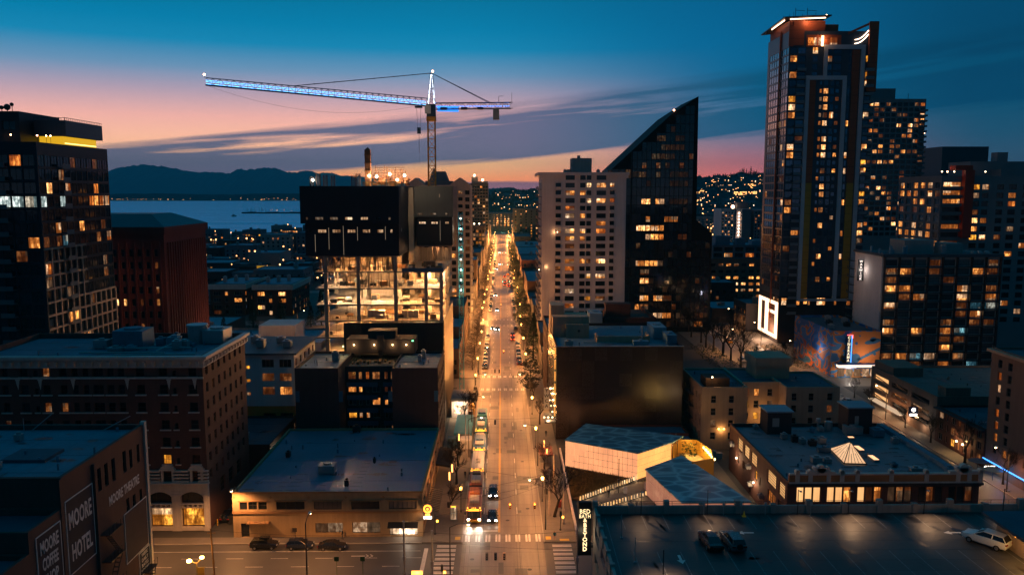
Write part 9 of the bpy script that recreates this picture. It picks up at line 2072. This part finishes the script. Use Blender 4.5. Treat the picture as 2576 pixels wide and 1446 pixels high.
def signal(x,y,z,label,lit=0,m_=SIGR,face=-1,group=None,hous=HOUS):
 e_ = empty('traffic_signal',(x,y,z),label,'traffic light',group);mb = MB();mb.box(x - 0.2,y - 0.18,z - 0.55,x + 0.2,y + 0.18,z + 0.55)
 for i in range(3):mb.tube((x,y + face * 0.18,z + 0.36 - i * 0.36),(x,y + face * 0.36,z + 0.36 - i * 0.36),0.16,n=8,cap=False)
 mb.build('housing',hous,e_)
 for i in range(3):k = MB();k.tube((x,y + face * 0.182,z + 0.36 - i * 0.36),(x,y + face * 0.2,z + 0.36 - i * 0.36),0.14,n=10);k.build('lens',m_ if i == lit else DMETAL,e_)
 if m_ is SIGR and y < 200 and lit < 3:lamp(e_,(x,y + face * 0.7,z + 0.3),45,(1,0.3,0.06),0.15)
 return e_
signal(1.35,131.5,5.3,'hanging traffic signal with red light, left of two over the first crossing');signal(5.6,131.5,5.3,'hanging traffic signal with red light, right of two over the first crossing')
signal(-1.0,113.5,4.8,'dark back of hanging traffic signal at the bottom edge, left of the pale one',9,hous=DMETAL);signal(0.3,113.5,4.8,'pale back of hanging traffic signal at the bottom edge',9,hous=mat('signal_pale',(0.45,0.3,0.2),0.5));signal(-2.3,113.5,4.8,'small hanging signal box at the bottom edge, leftmost of three',9,hous=POLE)
for x,lb in ((-2.1,'dark back of signal over the second crossing, left of two'),(-0.8,'dark back of signal over the second crossing, right of two')):signal(x,235.2,5.2,lb,9,hous=DMETAL)
signal(0.6,263,5.4,'red signal hanging past the second crossing');signal(-1.6,180.5,5.6,'square dark signal back hanging above the bus queue lane',9,hous=DMETAL)
signal(-0.4,372,5.6,'red signal hanging past the third crossing',group=None)
for x,y,m_ in ((0.5,474,SIGG),(4.6,474,SIGG),(0.3,586,SIGG),(4.2,586,SIGG),(0.5,698,SIGG),(3.6,698,SIGG),(0.5,1033,SIGG),(3,1033,SIGG)):signal(x,y,5.6,'green signal hanging over a far crossing',2,m_,group='green signals over the far crossings')
def ped(x,y,lb,amber=True,z=0.15):
 e_ = empty('signal_post',(x,y,z),lb,'traffic light');mb = MB();mb.tube((x,y,z),(x,y,z + 3.6),0.07,n=6);mb.tube((x,y,z),(x,y,z + 0.2),0.18,n=8);mb.box(x - 0.18,y - 0.16,z + 2.5,x + 0.18,y + 0.16,z + 3.5);mb.build('post',POLE,e_);mb = MB();mb.box(x + 0.2,y - 0.2,z + 2.2,x + 0.62,y + 0.05,z + 2.7);mb.build('housing',HOUS,e_);k = MB();k.box(x + 0.26,y - 0.24,z + 2.27,x + 0.56,y - 0.2,z + 2.62);k.build('lens',SIGO if amber else DMETAL,e_)
ped(-11.6,131.8,'signal post with amber hand light at the corner of the ochre shop');ped(10.2,133.2,'signal post with amber light at the right corner under the gnarled tree');ped(-9.0,113.2,'signal post at the bottom edge near the blazing orange sign')
def wpole(x,y,h,lb,m_=METAL,r_=0.17):mb = MB();mb.tube((x,y,0.13),(x,y,h),r_,r_ * 0.75,9);mb.box(x - 0.22,y - 0.22,2.2,x + 0.22,y + 0.22,2.9);mb.tube((x,y,h - 0.15),(x,y,h + 0.02),r_ * 1.1,n=8);return tag(mb.build('wire_pole',m_),lb,'pole')
PGR = mat('pole_concrete',(0.33,0.28,0.25),0.7,0.25,1.0)
wpole(10.9,135.6,9.5,'thick pale wire pole at the right corner left of the vertical sign',PGR);wpole(8.6,139.6,8.8,'pale banded wire pole on the right kerb by the gnarled tree',PGR);wpole(10.1,150,8.2,'grey pole beside the small bare tree on the right',PGR)
wpole(-15.2,118.9 - 1.2,8.6,'grey wire pole in front of the deli window at the bottom',METAL);wpole(-10.7,116.0,7.8,'wire pole at the near left corner with a cobra arm',METAL);wpole(11.6,117.0,7.5,'wire pole standing in the right-hand zebra crossing foreground',METAL);wpole(-8.2,174.5,9.0,'slim pale pole beside the blue walkway on the left',METAL,0.1);wpole(-7.9,240 - 6,9,'dark pole at the left corner of the second crossing',POLE)
wpole(22.9,150.4,7.0,'dark lamp-like pole on the pavilion forecourt',POLE,0.09)
for x,y,lb in ((-25.5,117.0,'small green parking sign on the near kerb, left of two'),(-21.5,117.0,'small green parking sign on the near kerb, right of two')):mb = MB();mb.tube((x,y,0.13),(x,y,3.2),0.04,n=5);mb.box(x - 0.35,y - 0.05,2.5,x + 0.35,y - 0.02,3.2);tag(mb.build('parking_sign',mat('sign_green',(0.04,0.10,0.02),0.6)),lb,'sign')
mb = MB();mb.tube((-35.2,130.0,0.13),(-35.2,130,2.3),0.04,n=5);mb.box(-35.7,129.95,1.5,-34.9,129.98,2.2);tag(mb.build('pavement_sign',BRKD),'small brown sign on a post before the blank ochre wall','sign')
WM = mat('wire_black',(0.01,0.01,0.01),0.6)
def wire(a,c,sag=0.5,n=8,r_=0.025):
 a,c = Vector(a),Vector(c);mb = MB()
 for i in range(n):
  f0,f1 = i / n,(i + 1) / n;mb.tube(a.lerp(c,f0) - Vector((0,0,4 * sag * f0 * (1 - f0))),a.lerp(c,f1) - Vector((0,0,4 * sag * f1 * (1 - f1))),r_,n=3,cap=False)
 lb = 'thin trolley wire running along the avenue above the traffic lanes' if abs(a.x - c.x) < 0.1 else 'thin span wire strung across the avenue between poles';tag(mb.build('overhead_wire',WM),lb,'wire',lb.replace('thin ','').replace('wire','wires',1))
for a,c,s_ in (((-10.7,116,7.4),(11.6,117,7.2),0.5),((-11,131.8,7.2),(8.6,139.6,8.2),0.4),((-15.2,117.7,8.2),(10.9,135.6,8.8),0.7),((-10.7,116,6.2),(11.6,113.5,5.9),0.5),((-8.2,145,7.6),(10.9,135.6,8.2),0.3),((8.6,139.6,6.6),(-8,131.5,6.5),0.4),((-8,180.5,6.6),(8,180.5,6.6),0.3),((-8,235,6.4),(8,235,6.4),0.3),((-7.9,263,6.6),(8,263,6.6),0.3),((-8,372,7),(8,372,7),.3),((-43.9,115.2,8.4),(-10.7,116,7.6),0.8)):wire(a,c,s_)
for x in (-5.5,-4.9,2.2,2.8):
 for y0 in range(100,240,28):wire((x,y0,5.9),(x,y0 + 28,5.9),0.12,4,0.02)
# ================================================================== the evening air
USE_HAZE = True
if USE_HAZE:
 hz = bpy.data.materials.new('haze_air');hz.use_nodes = True;t = NT(hz.node_tree);t.N.clear()
 pvn = t.n('ShaderNodeVolumePrincipled');pvn.inputs['Color'].default_value = (0.15,0.85,1.0,1);pvn.inputs['Density'].default_value = 6.2e-5;pvn.inputs['Anisotropy'].default_value = 0.2
 on = t.n('ShaderNodeOutputMaterial');t.L.new(pvn.outputs[0],on.inputs['Volume'])
 mb = MB();mb.box(-12500,-900,-6,9500,16500,640);o = mb.build('haze',hz);o['kind'] = 'stuff'
